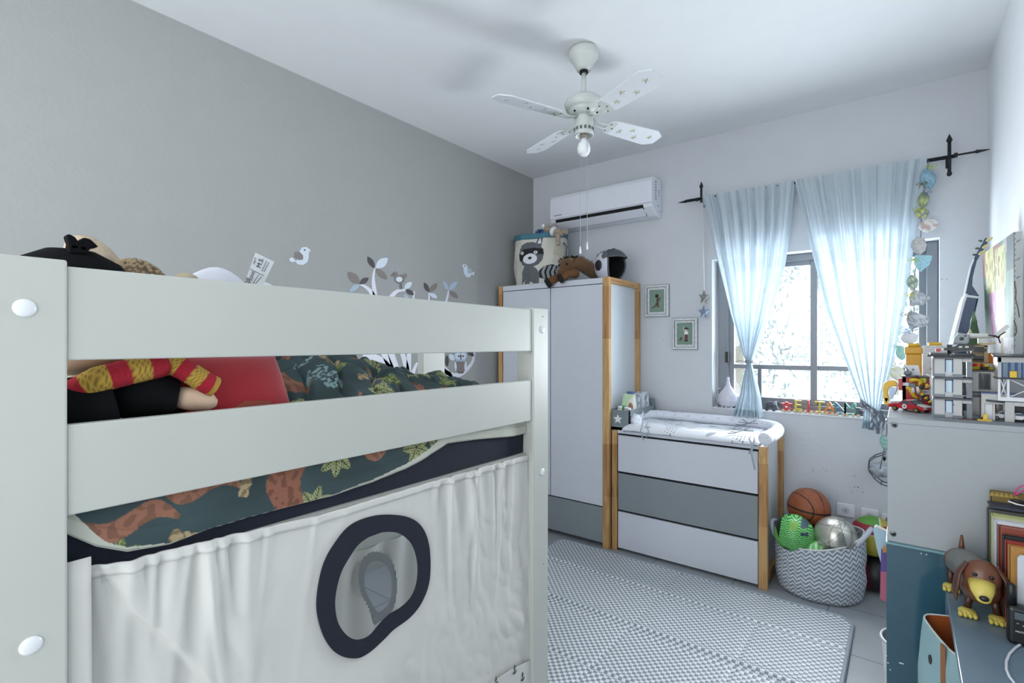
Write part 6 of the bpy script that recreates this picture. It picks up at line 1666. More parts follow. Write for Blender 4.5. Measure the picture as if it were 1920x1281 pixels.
tube(bm, [P4(1702, 724), P4(1708, 730), P4(1714, 742), P4(1720, 748)], [.010, .010, .008, .007], 4); tube(bm, [P4(1706, 715), P4(1716, 712), P4(1726, 714), P4(1722, 728), P4(1728, 738)], [.008, .009, .009, .009, .006], 4); tube(bm, [P4(1736, 725), P4(1742, 723)], .009, 4)
obj('arm', bm, YEL, dg)
bm = B(); a = P4(1710, 722, 2.43); box(bm, a.x - .010, a.x + .010, 2.42, 2.43, a.z - .007, a.z + .007, .001); obj('cab_window', bm, mat('toy_glass', (0, 0, 0)), dg)
bm = B(); tube(bm, [P4(1729, 722), P4(1725, 728)], .012, 6); tube(bm, [P4(1712, 708), P4(1722, 706)], .005, 6); obj('joint', bm, mat('joint_brown', (70, 52, 44), .5), dg)
bm = B(); 
for px in (1713, 1722): tube(bm, [P4(px - 2, 725, 2.43), P4(px, 736, 2.43)], [.005, .006], 6)
obj('claw', bm, BWH, dg)
bm = B(); tube(bm, [P4(1716, 748), P4(1720, 756), (P4(1720, 756).x, 2.44, CT + .004)], .007, 6); box(bm, P4(1712, 750).x, P4(1735, 750).x, 2.42, 2.46, CT, CT + .016, .002); obj('chassis', bm, DG, dg)
ldd = thing('toy_ladder', 'yellow and black striped toy ladder sloping down behind the race car', 'building toy', (P4(1735, 750, 2.36).x, 2.36, CT))
for k in range(7):
    a = P4(lerp(1727, 1752, k / 7), lerp(738, 762, k / 7), 2.36); b = P4(lerp(1727, 1752, (k + 1) / 7), lerp(738, 762, (k + 1) / 7), 2.36)
    bm = B(); tube(bm, [a, b], .0065, 4); obj('ladder_section', bm, YEL if k % 2 == 0 else BLB, ldd)
bm = B(); b = P4(1752, 762, 2.36); tube(bm, [b, V((b.x, 2.36, CT))], .005, 6); tube(bm, [P4(1727, 738, 2.36), V((P4(1727, 738, 2.36).x, 2.37, CT))], .004, 6); obj('foot', bm, DG, ldd)
# yellow bench-like toy at the left edge
yt = thing('yellow_toy', 'yellow arched plastic toy beside the right curtain at the cabinet left edge', 'toy', (P4(1665, 757, 2.58).x, 2.58, CT))
bm = B(); Pp = [P4(*q, 2.58) for q in [(1655, 728), (1658, 718), (1666, 714), (1676, 714), (1682, 718), (1682, 726), (1676, 724), (1668, 726), (1664, 736), (1667, 748), (1664, 756), (1660, 756), (1656, 746)]]
slab(bm, Pp, (0, .03, 0)); slab(bm, [P4(*q, 2.58) for q in [(1656, 745), (1667, 745), (1667, 759.5), (1658, 759.5)]], (0, .03, 0)); obj('body', bm, mat('toy_yellow', (226, 186, 70), .5), yt, bevel=.004)
bm = B(); slab(bm, [P4(*q, 2.57) for q in [(1667, 727), (1678, 727), (1680, 735), (1674, 748), (1668, 750)]], (0, .02, 0)); obj('foil_part', bm, mat('toy_foil', (150, 166, 186), .3, .4), yt)
# yellow brick container + second lid
def pY(px, py, y): return onY(px, py, y)
yc = thing('yellow_storage_brick', 'tall yellow storage container with a round stud lid behind the toys', 'container', (pY(1713, 700, 2.85).x, 2.90, CT))
xa_, xb_ = pY(1698, 700, 2.85).x, pY(1729, 700, 2.85).x; z1_ = pY(1710, 664, 2.85).z; z2_ = pY(1710, 651, 2.85).z; z3_ = pY(1710, 644, 2.85).z
OCH = mat('ochre_plastic', (206, 152, 38), .4)
bm = B(); box(bm, xa_, xb_, 2.85, 2.95, CT, z1_, .004); obj('bin', bm, OCH, yc)
bm = B(); box(bm, xa_ - .004, xb_ + .002, 2.846, 2.954, z1_, z2_, .004); ld = obj('lid', bm, OCH, yc)
bm = B(); lathe(bm, [(0, z2_), (.022, z2_), (.022, z3_), (0, z3_)], ((xa_ + xb_) / 2, 2.90, 0), 28); obj('lid_stud', bm, mat('lemon_plastic', (216, 176, 60), .4), ld)
y2 = thing('yellow_storage_brick', 'second yellow storage container, only its round stud showing above the grey baseplate', 'container', (pY(1754, 700, 2.95).x, 2.98, CT))
xq = pY(1754, 645, 2.93).x
bm = B(); box(bm, xq - .045, xq + .045, 2.93, 3.02, CT, pY(1754, 650, 2.93).z, .004); obj('bin', bm, OCH, y2)
bm = B(); lathe(bm, [(0, 1.49), (.026, 1.49), (.026, pY(1754, 642, 2.96).z), (0, pY(1754, 642, 2.96).z)], (xq, 2.97, 0), 28); obj('lid_stud', bm, MATS['lemon_plastic'], y2)
# grey studded baseplate
bp_ = thing('baseplate', 'light grey studded building plate standing upright behind the police station', 'baseplate', (pY(1752, 700, 2.78).x, 2.78, CT))
xa_, xb_ = pY(1730, 700, 2.78).x, pY(1776, 700, 2.78).x; zt3 = pY(1750, 648, 2.78).z
bm = B(); box(bm, xa_, xb_, 2.78, 2.784, CT, zt3, .001); obj('plate', bm, mat('plate_grey', (206, 208, 208), .4), bp_)
bm = B(); n_ = 12
for i in range(n_):
    for j in range(24):
        xx = lerp(xa_ + .006, xb_ - .006, i / (n_ - 1)); zz = CT + .008 + j * (zt3 - CT - .014) / 23
        lathe(bm, [(.0026, .0), (.0026, -.0022), (0, -.0022)], (xx, 2.78, zz), 6, axis='Y')
obj('studs', bm, mat('plate_grey', (0, 0, 0)), bp_)
# small white card and grey duck-like dish
P = [pY(*q, 2.60) for q in [(1698, 685), (1722, 685), (1727, 706), (1706, 706)]]
bm = B(); slab(bm, P, (0, .003, 0)); o = obj('white_card', bm, mat('card_white', (222, 224, 228), .5)); tag(o, 'small white card with a tiny dark mark standing on the red garage roof', 'card')
bm = B(); ell(bm, pY(1712, 693, 2.597), (.003, .001, .004), n=10); obj('mark', bm, MG, o)
dk = thing('grey_toy_bird', 'small grey toy with a raised neck on the red garage roof', 'toy', (pY(1702, 705, 2.55).x, 2.55, zR1 + .004))
bm = B(); q = pY(1702, 705, 2.55); ell(bm, (q.x, 2.55, zR1 + .014), (.014, .010, .010)); tube(bm, [(q.x, 2.55, zR1 + .018), (q.x - .002, 2.55, zR1 + .03), (q.x - .010, 2.55, zR1 + .042)], [.005, .003, .002], 8); obj('body', bm, mat('toy_grey', (120, 126, 134), .5), dk)
# small cowboy figure
cw = thing('toy_figure', 'tiny toy figure with a brown hat and white clothes beside the baseplate', 'toy figure', (pY(1750, 712, 2.46).x, 2.46, CT))
q = pY(1750, 700, 2.46).x
bm = B(); tube(bm, [(q, 2.46, CT), (q, 2.46, pY(1750, 728, 2.46).z), (q, 2.46, pY(1750, 708, 2.46).z)], [.010, .012, .010], 8); tube(bm, [(q, 2.45, pY(1750, 708, 2.46).z), (q - .02, 2.44, pY(1744, 702, 2.46).z)], .004, 6); obj('body', bm, BWH, cw)
bm = B(); ell(bm, (q, 2.46, pY(1750, 698, 2.46).z), .007); obj('head', bm, FLE, cw)
bm = B(); lathe(bm, [(0, .010), (.006, .009), (.007, .002), (.014, .0), (0, 0)], (q, 2.46, pY(1750, 691, 2.46).z - .004), 16); obj('hat', bm, mat('hat_brown', (104, 66, 42), .8), cw)
# upper things: black toy plane, tan building, helicopter, pile of bricks
bj = thing('black_toy_aircraft', 'flat black toy brick aircraft lying on the police station roof', 'toy aircraft', (pY(1805, 652, 2.22).x, 2.22, zt_ + .008))
bm = B()
slab(bm, [pY(*q, 2.20) for q in [(1768, 654), (1790, 650), (1797, 645), (1820, 645), (1830, 651), (1845, 655), (1790, 659), (1770, 657)]], (0, .05, 0)); obj('fuselage', bm, BLB, bj, bevel=.001)
bm = B(); slab(bm, [pY(*q, 2.195) for q in [(1782, 659), (1828, 655), (1828, 658), (1784, 661)]], (0, .03, 0)); obj('wing', bm, DG, bj)
bm = B()
for px in (1801, 1813): ell(bm, pY(px, 651, 2.196), (.006, .003, .004), n=10)
obj('cockpit_dome', bm, mat('dome_pale', (190, 196, 180), .3), bj)
bm = B(); q = pY(1780, 651, 2.25); tube(bm, [(q.x, 2.25, zt_ + .008), (q.x, 2.25, pY(1780, 646, 2.25).z)], [.006, .007], 10); obj('grey_cone', bm, DG, bj)
tb_ = thing('tan_toy_fort', 'tan toy brick tower with arched openings behind the police station', 'building toy', (pY(1838, 690, 2.42).x, 2.42, CT))
xa_, xb_ = pY(1822, 690, 2.42).x, pY(1852, 690, 2.42).x; zz1 = pY(1838, 648, 2.42).z
bm = B(); box(bm, xa_, xb_, 2.44, 2.47, CT, zz1, .001); box(bm, xb_ - .010, xb_, 2.42, 2.47, CT, zz1, .001); box(bm, xa_, xb_, 2.42, 2.47, zz1 - .006, zz1, .001); box(bm, xa_, xb_, 2.425, 2.44, pY(1838, 668, 2.42).z, pY(1838, 664, 2.42).z); box(bm, xa_, xb_, 2.42, 2.44, CT, pY(1838, 680, 2.42).z); obj('wall', bm, TAN, tb_, bevel=.0008)
bm = B()
for (pz) in (651, 676): q = pY(1836, pz, 2.425); slab(bm, [(q.x + .020 * math.cos(a), 2.424, q.z + .010 * math.sin(a)) for a in [PI * k / 10 for k in range(11)]], (0, .012, 0))
obj('arch', bm, mat('brick_olive', (82, 76, 58), .5), tb_)
bm = B()
for k in range(9): q = pY(1826 + (k % 5) * 5, 656 + (k // 5) * 14, 2.42); box(bm, q.x - .004, q.x + .004, 2.414, 2.43, q.z - .006, q.z + .005, .0008)
obj('machinery', bm, DG, tb_)
ob = thing('orange_box', 'small orange box right of the tan toy tower, below the leaning canvas', 'box', (pY(1858, 690, 2.50).x, 2.52, CT))
xa_, xb_ = pY(1852, 690, 2.50).x, pY(1868, 690, 2.50).x
bm = B(); box(bm, xa_, xb_, 2.50, 2.58, CT, pY(1860, 663, 2.50).z, .002); obj('carton', bm, mat('orange_card', (206, 124, 44), .6), ob)
bm = B(); box(bm, xb_ - .006, xb_ + .0005, 2.4995, 2.58, CT, pY(1860, 664, 2.50).z, .001); obj('red_edge', bm, mat('orange_red', (160, 70, 40), .6), ob)
wbx = thing('white_box', 'white storage box standing against the right wall under the leaning canvas', 'box', (.33, 2.66, CT))
bm = B(); box(bm, .275, .370, 2.44, 2.97, CT, 1.462, .004); obj('carton', bm, mat('box_white', (206, 208, 212), .6), wbx)
# colourful pile
rnd = random.Random(31)
pal = [(214, 190, 60), (200, 60, 50), (220, 222, 226), (70, 130, 180), (226, 140, 60), (60, 64, 70), (190, 200, 210)]
for k in range(12):
    px = 1824 + (k % 6) * 7.5 + rnd.uniform(-2, 2); q = pY(px, 694 - (k // 6) * 6, 2.30); c = pal[rnd.randrange(7)]
    nm = ['yellow', 'red', 'white', 'blue', 'orange', 'dark grey', 'pale grey'][pal.index(c)]
    bm = B(); z0 = zm + .0045 + (k // 6) * .010; w1 = rnd.uniform(.008, .014)
    M = Matrix.Translation((q.x, 2.29 + (k % 3) * .016, z0 + .005)) @ Matrix.Rotation(rnd.uniform(0, 3), 4, 'Z')
    box(bm, -w1, w1, -.006, .006, -.005, .005, .001, M=M)
    o = obj('loose_brick', bm, mat('loose_%d' % pal.index(c), c, .35)); tag(o, nm + ' loose toy brick in the heap on the police station middle roof', 'toy brick', nm + ' loose bricks on the middle roof')
# helicopter
hc_ = thing('toy_helicopter', 'grey and white toy helicopter with a black tail rotor on top of the toy buildings', 'toy helicopter', (pY(1815, 640, 2.33).x, 2.33, zt_ + .02))
def P5(px, py, y=2.33): return pY(px, py, y)
bm = B(); slab(bm, [P5(*q) for q in [(1788, 640), (1790, 632), (1797, 624), (1818, 627), (1817, 643), (1812, 646), (1786, 645)]], (0, .045, 0)); obj('cabin', bm, mat('heli_grey', (150, 156, 160), .35), hc_, bevel=.003)
bm = B(); slab(bm, [P5(*q, 2.328) for q in [(1782, 644), (1783, 637), (1795, 624), (1799, 624), (1790, 634), (1788, 644)]], (0, .049, 0)); obj('canopy', bm, glassy('heli_glass', (180, 220, 226), .3, .05), hc_)
bm = B(); tube(bm, [P5(1815, 630, 2.35), P5(1850, 630, 2.35), P5(1863, 631, 2.35)], [.010, .008, .004], 8); slab(bm, [P5(*q, 2.35) for q in [(1834, 632), (1852, 632), (1852, 644), (1834, 644)]], (0, .02, 0)); obj('tail_boom', bm, mat('heli_white', (204, 204, 198), .35), hc_, bevel=.001)
bm = B(); slab(bm, [P5(*q, 2.345) for q in [(1832, 645), (1866, 642), (1868, 645), (1845, 648)]], (0, .04, 0)); slab(bm, [P5(*q, 2.36) for q in [(1820, 618), (1814, 626), (1824, 627)]], (0, .02, 0)); obj('skid_wing', bm, TAN, hc_)
bm = B(); ell(bm, P5(1803, 635, 2.329), (.006, .002, .006), n=12); ell(bm, P5(1810, 630, 2.329), (.003, .002, .003), n=8); obj('dark_stud', bm, DG, hc_)
hub = P5(1871, 631, 2.34)
bm = B(); ell(bm, hub, (.006, .006, .006), n=12)
for a in (PI * .93, -PI * .42, PI * .22): tube(bm, [hub, hub + V((math.cos(a) * .024, 0, math.sin(a) * .024))], [.005, .004], 6, flat=.5)
tube(bm, [hub, P5(1862, 631, 2.35)], .003, 6)
rt = obj('tail_rotor', bm, BLB, hc_)
bm = B(); a = P5(1867, 628, 2.33); b = P5(1893, 611, 2.33); d = (b - a).normalized(); nn = V((-d.z, 0, d.x)); slab(bm, [a - nn * .007, a + nn * .004, b - d * .004 + nn * .008, b + nn * .003, b - d * .004 - nn * .004], (0, .004, 0)); obj('rotor_blade', bm, MATS['heli_white'], rt)
bm = B(); q = P5(1800, 655, 2.34)
for s in (0, 1): tube(bm, [P5(1790, 647, 2.335 + s * .035), P5(1820, 647, 2.335 + s * .035)], .003, 6); 
for px in (1795, 1815): tube(bm, [P5(px, 645, 2.35), V((P5(px, 645, 2.35).x, 2.30, zt_ + .006))], .003, 6)
obj('skid', bm, DG, hc_)
# green cone tree behind
bm = B(); q = pY(1826, 620, 2.6); lathe(bm, [(0, .0), (.020, .0), (.012, .05), (.016, .05), (.009, .09), (.011, .09), (.001, .135)], (q.x, 2.6, pY(1826, 640, 2.6).z - .02), 10)
lathe(bm, [(.010, 0), (.010, .23), (0, .23)], (q.x, 2.6, CT), 8)
o = obj('toy_tree', bm, mat('toy_tree_green', (92, 122, 92), .5)); tag(o, 'green toy brick fir tree behind the helicopter', 'toy tree')

# ukulele / small guitar leaning in the corner
gu = thing('small_guitar', 'small dark blue guitar leaning upright in the corner beside the window', 'guitar', (pY(1800, 640, 2.92).x, 2.92, CT))
GB = mat('guitar_blue', (44, 66, 96), .25, coat=.3); GW = mat('guitar_edge', (206, 214, 226), .3)
YG = 2.90
bm = B()
body = [(1787, 640), (1793, 612), (1800, 585), (1806, 562), (1811, 551), (1822, 550), (1832, 552), (1836, 556), (1832, 572), (1826, 600), (1818, 640), (1812, 668), (1780, 668)]
slab(bm, [pY(*q, YG) for q in body], (0, .20, 0)); obj('body', bm, GB, gu, bevel=.006)
bm = B(); slab(bm, [pY(*q, YG - .003) for q in [(1783, 655), (1787, 636), (1793, 612), (1800, 585), (1806, 562), (1811, 551), (1815, 551), (1810, 566), (1804, 588), (1798, 614), (1792, 640), (1788, 660)]], (0, .206, 0)); obj('soundboard', bm, GW, gu)
bm = B(); slab(bm, [pY(*q, YG - .002) for q in [(1814, 553), (1836, 556), (1835, 560), (1813, 557)]], (0, .204, 0)); obj('binding', bm, GW, gu)
bm = B(); slab(bm, [pY(*q, YG + .08) for q in [(1811, 552), (1817, 522), (1822, 500), (1827, 486), (1833, 484), (1829, 500), (1824, 520), (1823, 535), (1836, 555)]], (0, .04, 0)); obj('neck', bm, GB, gu, bevel=.003)
bm = B(); slab(bm, [pY(*q, YG + .077) for q in [(1808, 552), (1815, 520), (1820, 498), (1826, 484), (1828, 485), (1822, 500), (1817, 522), (1811, 553)]], (0, .046, 0)); obj('fretboard', bm, GW, gu)
bm = B(); slab(bm, [pY(*q, YG + .072) for q in [(1826, 486), (1832, 474), (1843, 455), (1847, 446), (1854, 447), (1851, 458), (1838, 478), (1833, 488)]], (0, .055, 0)); obj('headstock', bm, GB, gu, bevel=.003)
for (a, b) in ((1855, 449), (1848, 462), (1841, 474)):
    bm = B(); ell(bm, pY(a, b, YG + .06), (.013, .010, .007), (0, -.6, 0), n=14); obj('tuning_peg', bm, mat('peg_ivory', (206, 196, 140), .4), gu)
for (a, b) in ((1838, 452), (1832, 466), (1827, 478)):
    bm = B(); ell(bm, pY(a, b, YG + .09), (.008, .007, .005), n=12); obj('tuning_peg', bm, mat('peg_dark', (90, 96, 90), .4), gu)

# canvas painting leaning against the right wall
cv = thing('canvas_painting', 'unframed canvas painting of two pale yellow-haired figures leaning against the right wall', 'painting', (.30, 2.70, 1.463))
FA = onY(1842, 477, 2.95); FB = onY(1901, 435, 2.45); FCc = onY(1901, 664, 2.45); FD = onY(1850, 662, 2.95)
FCc.z = 1.4635; FD.z = 1.4635
bm = B()
NU, NV = 120, 110
th = V((.020, .0, 0))
def cvf(u, v): return (FA.lerp(FB, u)).lerp(FD.lerp(FCc, u), v)
grid(bm, cvf, NU, NV)
pic = obj('painted_face', bm, vmat('oil_paint', .55), cv, fix=False)
def cvc(u, v):
    n = nz(u * 12, v * 5, 2); base = (128, 152, 138) if u > .12 else (96, 134, 116)
    base = tuple(x * (1 + .15 * n) for x in base)
    def inb(x, w_): return abs(u - x) < w_
    x1_ = .30 + .03 * v; x2_ = .60 + .02 * v
    if v < .42:
        if inb(x1_ - .05, .16 - .08 * abs(v - .2)) : return (206, 204, 150) if nz(u * 40, v * 9) > -.1 else (160, 150, 96)
        if inb(x2_, .17 - .10 * abs(v - .25)) and v > .04: return (210, 208, 160) if nz(u * 36, v * 10, 4) > -.15 else (150, 140, 90)
        if u < .6 and v < .25: return (160, 120, 112)
        if u > .80 and v < .3: return (112, 122, 122)
        return (170, 174, 178) if u > .7 and v < .12 else base
    if v < .86:
        if inb(x1_, .11 + .03 * v): return (196, 150, 184) if nz(u * 20, v * 8) > -.15 else (216, 196, 216)
        if inb(x2_, .10 + .03 * v): return (214, 200, 184) if nz(u * 20, v * 8, 5) > -.1 else (196, 176, 150)
        if inb((x1_ + x2_) / 2, .03): return (190, 200, 206)
        return base
    if inb(.62, .05): return (150, 120, 92)
    return (196, 200, 204) if nz(u * 14, v * 14) > -.15 else (170, 164, 172)
paint_list(pic, [cvc(i / NU, j / NV) for j in range(NV + 1) for i in range(NU + 1)])
bm = B(); slab(bm, [p + V((.0012, .0, 0)) for p in (FA + V((.008, 0, 0)), FB + V((0, -.0005, 0)), FCc + V((0, -.0005, 0)), FD + V((.008, 0, 0)))], th); sdp = obj('canvas_side', bm, mat('raw_canvas', (176, 180, 180), .85, var=.1, vscale=40), cv)
bm = B()
for (py) in (452, 486, 520): 
    p = onY(1909, py, 2.4485); tube(bm, [p + V((-.004, 0, -.004)), p + V((.004, 0, .004))], .0009, 5)
for k in range(22): p = onY(1903, 437 + k * 10, 2.4486); tube(bm, [p, p + V((.0012, 0, -.004))], .0008, 4)
obj('staples', bm, mat('staple', (60, 62, 66), .5), cv)
bm = B(); tube(bm, [onY(a, b, 2.4483) for a, b in [(1902, 528), (1905, 545), (1904, 560), (1909, 580), (1911, 595)]], .0012, 5); tube(bm, [onY(a, b, 2.4483) for a, b in [(1901, 600), (1905, 612), (1906, 622), (1902, 630)]], .0014, 5); obj('paint_drip', bm, mat('drip_brown', (96, 66, 52), .6), cv)

# ================================================================== LOW BLUE SHELF UNIT (right foreground)
SHZ = .757
SX0 = .100
sh = thing('blue_shelf_unit', 'low grey-blue shelf unit along the right wall in the foreground', 'shelf unit', (.235, 1.4, 0))
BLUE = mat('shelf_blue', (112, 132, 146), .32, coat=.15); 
bm = B(); box(bm, SX0, .372, .55, 2.083, SHZ - .022, SHZ, .002); obj('top_board', bm, BLUE, sh)
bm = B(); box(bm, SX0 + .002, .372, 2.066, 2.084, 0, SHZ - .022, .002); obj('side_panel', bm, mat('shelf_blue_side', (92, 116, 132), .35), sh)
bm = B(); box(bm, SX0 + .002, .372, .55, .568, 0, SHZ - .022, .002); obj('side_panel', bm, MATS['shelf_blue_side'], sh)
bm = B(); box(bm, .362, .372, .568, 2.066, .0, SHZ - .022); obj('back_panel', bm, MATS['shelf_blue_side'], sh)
bm = B(); box(bm, SX0 + .002, .362, .568, 2.066, .30, .318, .002); obj('shelf', bm, BLUE, sh)
# fabric bins standing on the lower shelf, one pulled out
def fabbin(name, label, x0, x1, y0, y1, z0, z1, cout, cin, rot=0):
    t = thing(name, label, 'fabric bin', ((x0 + x1) / 2, (y0 + y1) / 2, z0))
    def wall(k, inset):
        def f(u, v):
            P = rrect(x0 + inset, x1 - inset, y0 + inset, y1 - inset, .03, 4); n = len(P); a = u * n; i = int(a) % n; q = a - int(a); p = P[i]; r = P[(i + 1) % n]
            x = lerp(p[0], r[0], q); y = lerp(p[1], r[1], q)
            return V((x - .010 * math.sin(v * 3) * (1 if x < (x0 + x1) / 2 else 0) + .008 * nz(x * 9, y * 9, v * 4), y + .012 * nz(y * 8, v * 3, 5) * v, lerp(z0 + inset, z1 + .014 * nz(x * 12, y * 12, 3), v)))
        return f
    bm = B(); grid(bm, wall(1, 0), 80, 24, wrap=True); box(bm, x0 + .01, x1 - .01, y0 + .01, y1 - .01, z0, z0 + .004); o = obj('outer_cloth', bm, cout, t)
    bm = B(); grid(bm, wall(1, .005), 80, 24, wrap=True); obj('lining', bm, cin, t)
    bm = B(); tube(bm, [wall(1, .002)(k / 80, 1.0) for k in range(80)], .0028, 6, closed=True); obj('rim_tape', bm, mat('rim_tape', (206, 212, 206), .8), t)
    return t, wall(1, -.002)
LBL = mat('bin_pale_blue', (146, 178, 184), .85); ORL = mat('bin_orange', (168, 82, 32), .85)
t, wf = fabbin('fabric_bin', 'pale blue fabric bin with an orange lining, pulled half out from under the blue shelf', .035, .245, 1.70, 1.95, .319, .690, LBL, ORL)
bm = B(); slab(bm, [onX(a, b, .0335) if False else p for a, b, p in []] or [(.026, 1.86 + .009 * math.cos(a), .605 + .013 * math.sin(a)) for a in [2 * PI * k / 14 for k in range(14)]], (.004, 0, 0)); obj('button_eye', bm, BLACK, t)
bm = B(); slab(bm, [(.026, 1.790, .690), (.026, 1.772, .690), (.027, 1.772, .47), (.027, 1.790, .47)], (-.004, 0, 0)); obj('strap', bm, mat('strap_tan', (150, 100, 62), .7), t)
bm = B(); ell(bm, (.031, 1.80, .50), (.006, .065, .06), n=24); obj('black_patch', bm, BLK, t)
bm = B(); slab(bm, [(.028, 1.93, .52), (.028, 1.88, .42), (.028, 1.935, .40)], (-.003, 0, 0)); obj('green_patch', bm, mat('felt_green', (92, 150, 84), .9), t)
# turned a little towards the room
cpos = t.location.copy(); piv = V((.035, 1.95, cpos.z)); ang_ = math.radians(20)
t.location = piv + Matrix.Rotation(ang_, 3, 'Z') @ (cpos - piv); t.rotation_euler = (0, 0, ang_)
t, wf = fabbin('fabric_bin', 'orange-lined fabric bin nearest the camera, only its rim corner in view', .088, .330, 1.38, 1.68, .319, .655, LBL, mat('bin_orange_bright', (196, 92, 44), .85))

# ---- books standing against the cabinet, covers towards the room
def book(y, th, x0, h, c, label, page=(214, 210, 196), spine=None, tilt=0, name='book'):
    t = thing(name, label, 'book', ((x0 + .372) / 2, y, SHZ), group=None)
    m_ = mat('bk_%d_%d_%d' % c, c, .5, var=.08, vscale=12)
    z0, z1 = SHZ + .0005, SHZ + h
    x1 = min(.371, x0 + .22)
    bm = B(); box(bm, x0, x1, y - th / 2, y - th / 2 + .0025, z0, z1); box(bm, x0, x1, y + th / 2 - .0025, y + th / 2, z0, z1); box(bm, x0 - .001, x0 + .003, y - th / 2, y + th / 2, z0, z1)
    obj('cover', bm, m_ if not spine else [m_], t, bevel=.0008)
    bm = B(); box(bm, x0 + .004, x1 - .002, y - th / 2 + .0025, y + th / 2 - .0025, z0 + .003, z1 - .004); obj('pages', bm, mat('pg_%d_%d_%d' % page, page, .85), t)
    return t
def xat(px, y): return onY(px, 1000, y).x
def hat_(px, py, y): return onY(px, py, y).z - SHZ
B0 = book(2.055, .022, xat(1857, 2.05), hat_(1857, 920, 2.05), (118, 96, 44), 'tallest book at the back, ochre and brown with small print, against the grey cabinet')
P = onY(1900, 934, 2.041)
bm = B()
for (a, b, c, d_) in ((1899, 938, 1913, 942), (1896, 944, 1918, 947)): p_, q_ = onY(a, b, 2.0435), onY(c, d_, 2.0435); box(bm, p_.x, q_.x + .02, 2.0425, 2.0442, p_.z - .0022, p_.z + .0016)
obj('title_lines', bm, TK, B0)
bm = B()
for k in range(6):
    p_ = onY(1860 + k * 9, 926 + k, 2.0435); slab(bm, [(p_.x - .006, 2.0440, p_.z - .006), (p_.x + .006, 2.0440, p_.z - .006), (p_.x, 2.0440, p_.z + .006)], (0, -.0006, 0))
obj('triangle_border', bm, mat('border_gold', (164, 140, 62), .5), B0)
specs = [(2.028, .020, 1852, 950, (160, 150, 106), 'tan paper folder of thin books just in front of the tall ochre book', (206, 200, 170)),
         (2.004, .018, 1851, 953, (84, 84, 82), 'dark grey photo-covered book second from the back', (190, 190, 180)),
         (1.982, .016, 1859, 962, (172, 178, 120), 'thin lime green picture book in the middle of the row', (200, 206, 190)),
         (1.962, .014, 1861, 968, (196, 196, 150), 'thin pale yellow-green picture book next to the lime one', (206, 210, 200)),
         (1.944, .014, 1864, 973, (196, 200, 204), 'thin pale grey picture book with a striped edge', (170, 160, 140)),
         (1.924, .014, 1867, 977, (214, 216, 220), 'thin white picture book left of the brick-red one', (222, 222, 224)),
         (1.900, .022, 1872, 985, (132, 60, 42), 'thick brick-red hardback with a white page block', (214, 218, 224)),
         (1.872, .020, 1881, 1003, (30, 30, 36), 'black hardback in front of the brick-red one', (90, 96, 110)),
         (1.846, .016, 1885, 1013, (150, 50, 38), 'red and cream spined storybook near the front of the row', (110, 150, 150)),
         (1.822, .018, 1891, 1022, (168, 120, 56), 'ochre storybook with a reddish spine at the front of the row', (196, 180, 140))]
for (y, th, px, py, c, lab, pg) in specs: book(y, th, xat(px, y), hat_(px, py, y), c, lab, pg)
tbk = thing('tablet', 'silver tablet-like board with a round emblem leaning on the front book', 'tablet', (xat(1905, 1.80), 1.80, SHZ))
xq = xat(1908, 1.795)
bm = B(); slab(bm, [(xq, 1.797, SHZ + .08), (min(.371, xq + .1), 1.797, SHZ + .08), (min(.371, xq + .1), 1.797, hat_(1908, 1040, 1.8) + SHZ), (xq + .006, 1.797, hat_(1908, 1040, 1.8) + SHZ), (xq, 1.797, hat_(1908, 1046, 1.8) + SHZ)], (0, .008, 0)); slab(bm, [(xq, 1.797, SHZ), (xq + .08, 1.797, SHZ), (xq + .08, 1.797, SHZ + .08), (xq, 1.797, SHZ + .08)], (0, .008, 0)); obj('panel', bm, mat('silver_panel', (196, 200, 206), .35), tbk)
# things lying on top of the books
pen = thing('sunglasses', 'dark rounded object with a white rim lying on top of the books', 'glasses case', (xat(1890, 2.0), 1.98, SHZ + .3))
bm = B(); a = onY(1893, 934 + 4, 1.99); b = onY(1925, 944, 1.99); tube(bm, [a, a.lerp(b, .3) + V((0, 0, .002)), b], [.002, .007, .010], 10, flat=.6); obj('case', bm, BLACK, pen)
bm = B(); tube(bm, [a + V((-.004, -.006, -.002)), a.lerp(b, .35) + V((0, -.008, -.006)), b + V((0, -.01, -.006))], .002, 6); obj('white_rim', bm, PWHITE, pen)
ft = thing('navy_folder', 'thin navy folder lying across the top of the books', 'folder', (xat(1875, 2.0), 2.0, SHZ + .3))
zf = hat_(1852, 948, 2.0) + SHZ
bm = B(); box(bm, xat(1854, 2.0), .37, 1.975, 2.038, zf, zf + .006, .001); obj('cover', bm, mat('navy_card', (40, 48, 66), .5), ft)
pk = thing('pink_cord', 'looped pink cord hanging over the tall book at the right edge', 'cord', (xat(1905, 2.03), 2.03, SHZ + .3))
bm = B(); tube(bm, [onY(a, b, 2.035) for a, b in [(1901, 930), (1905, 920), (1910, 914), (1925, 908), (1940, 906)]], .0022, 6); tube(bm, [onY(a, b, 2.032) for a, b in [(1901, 930), (1908, 926), (1918, 920), (1935, 914)]], .0022, 6); obj('strand', bm, mat('cord_pink', (196, 70, 130), .5), pk)

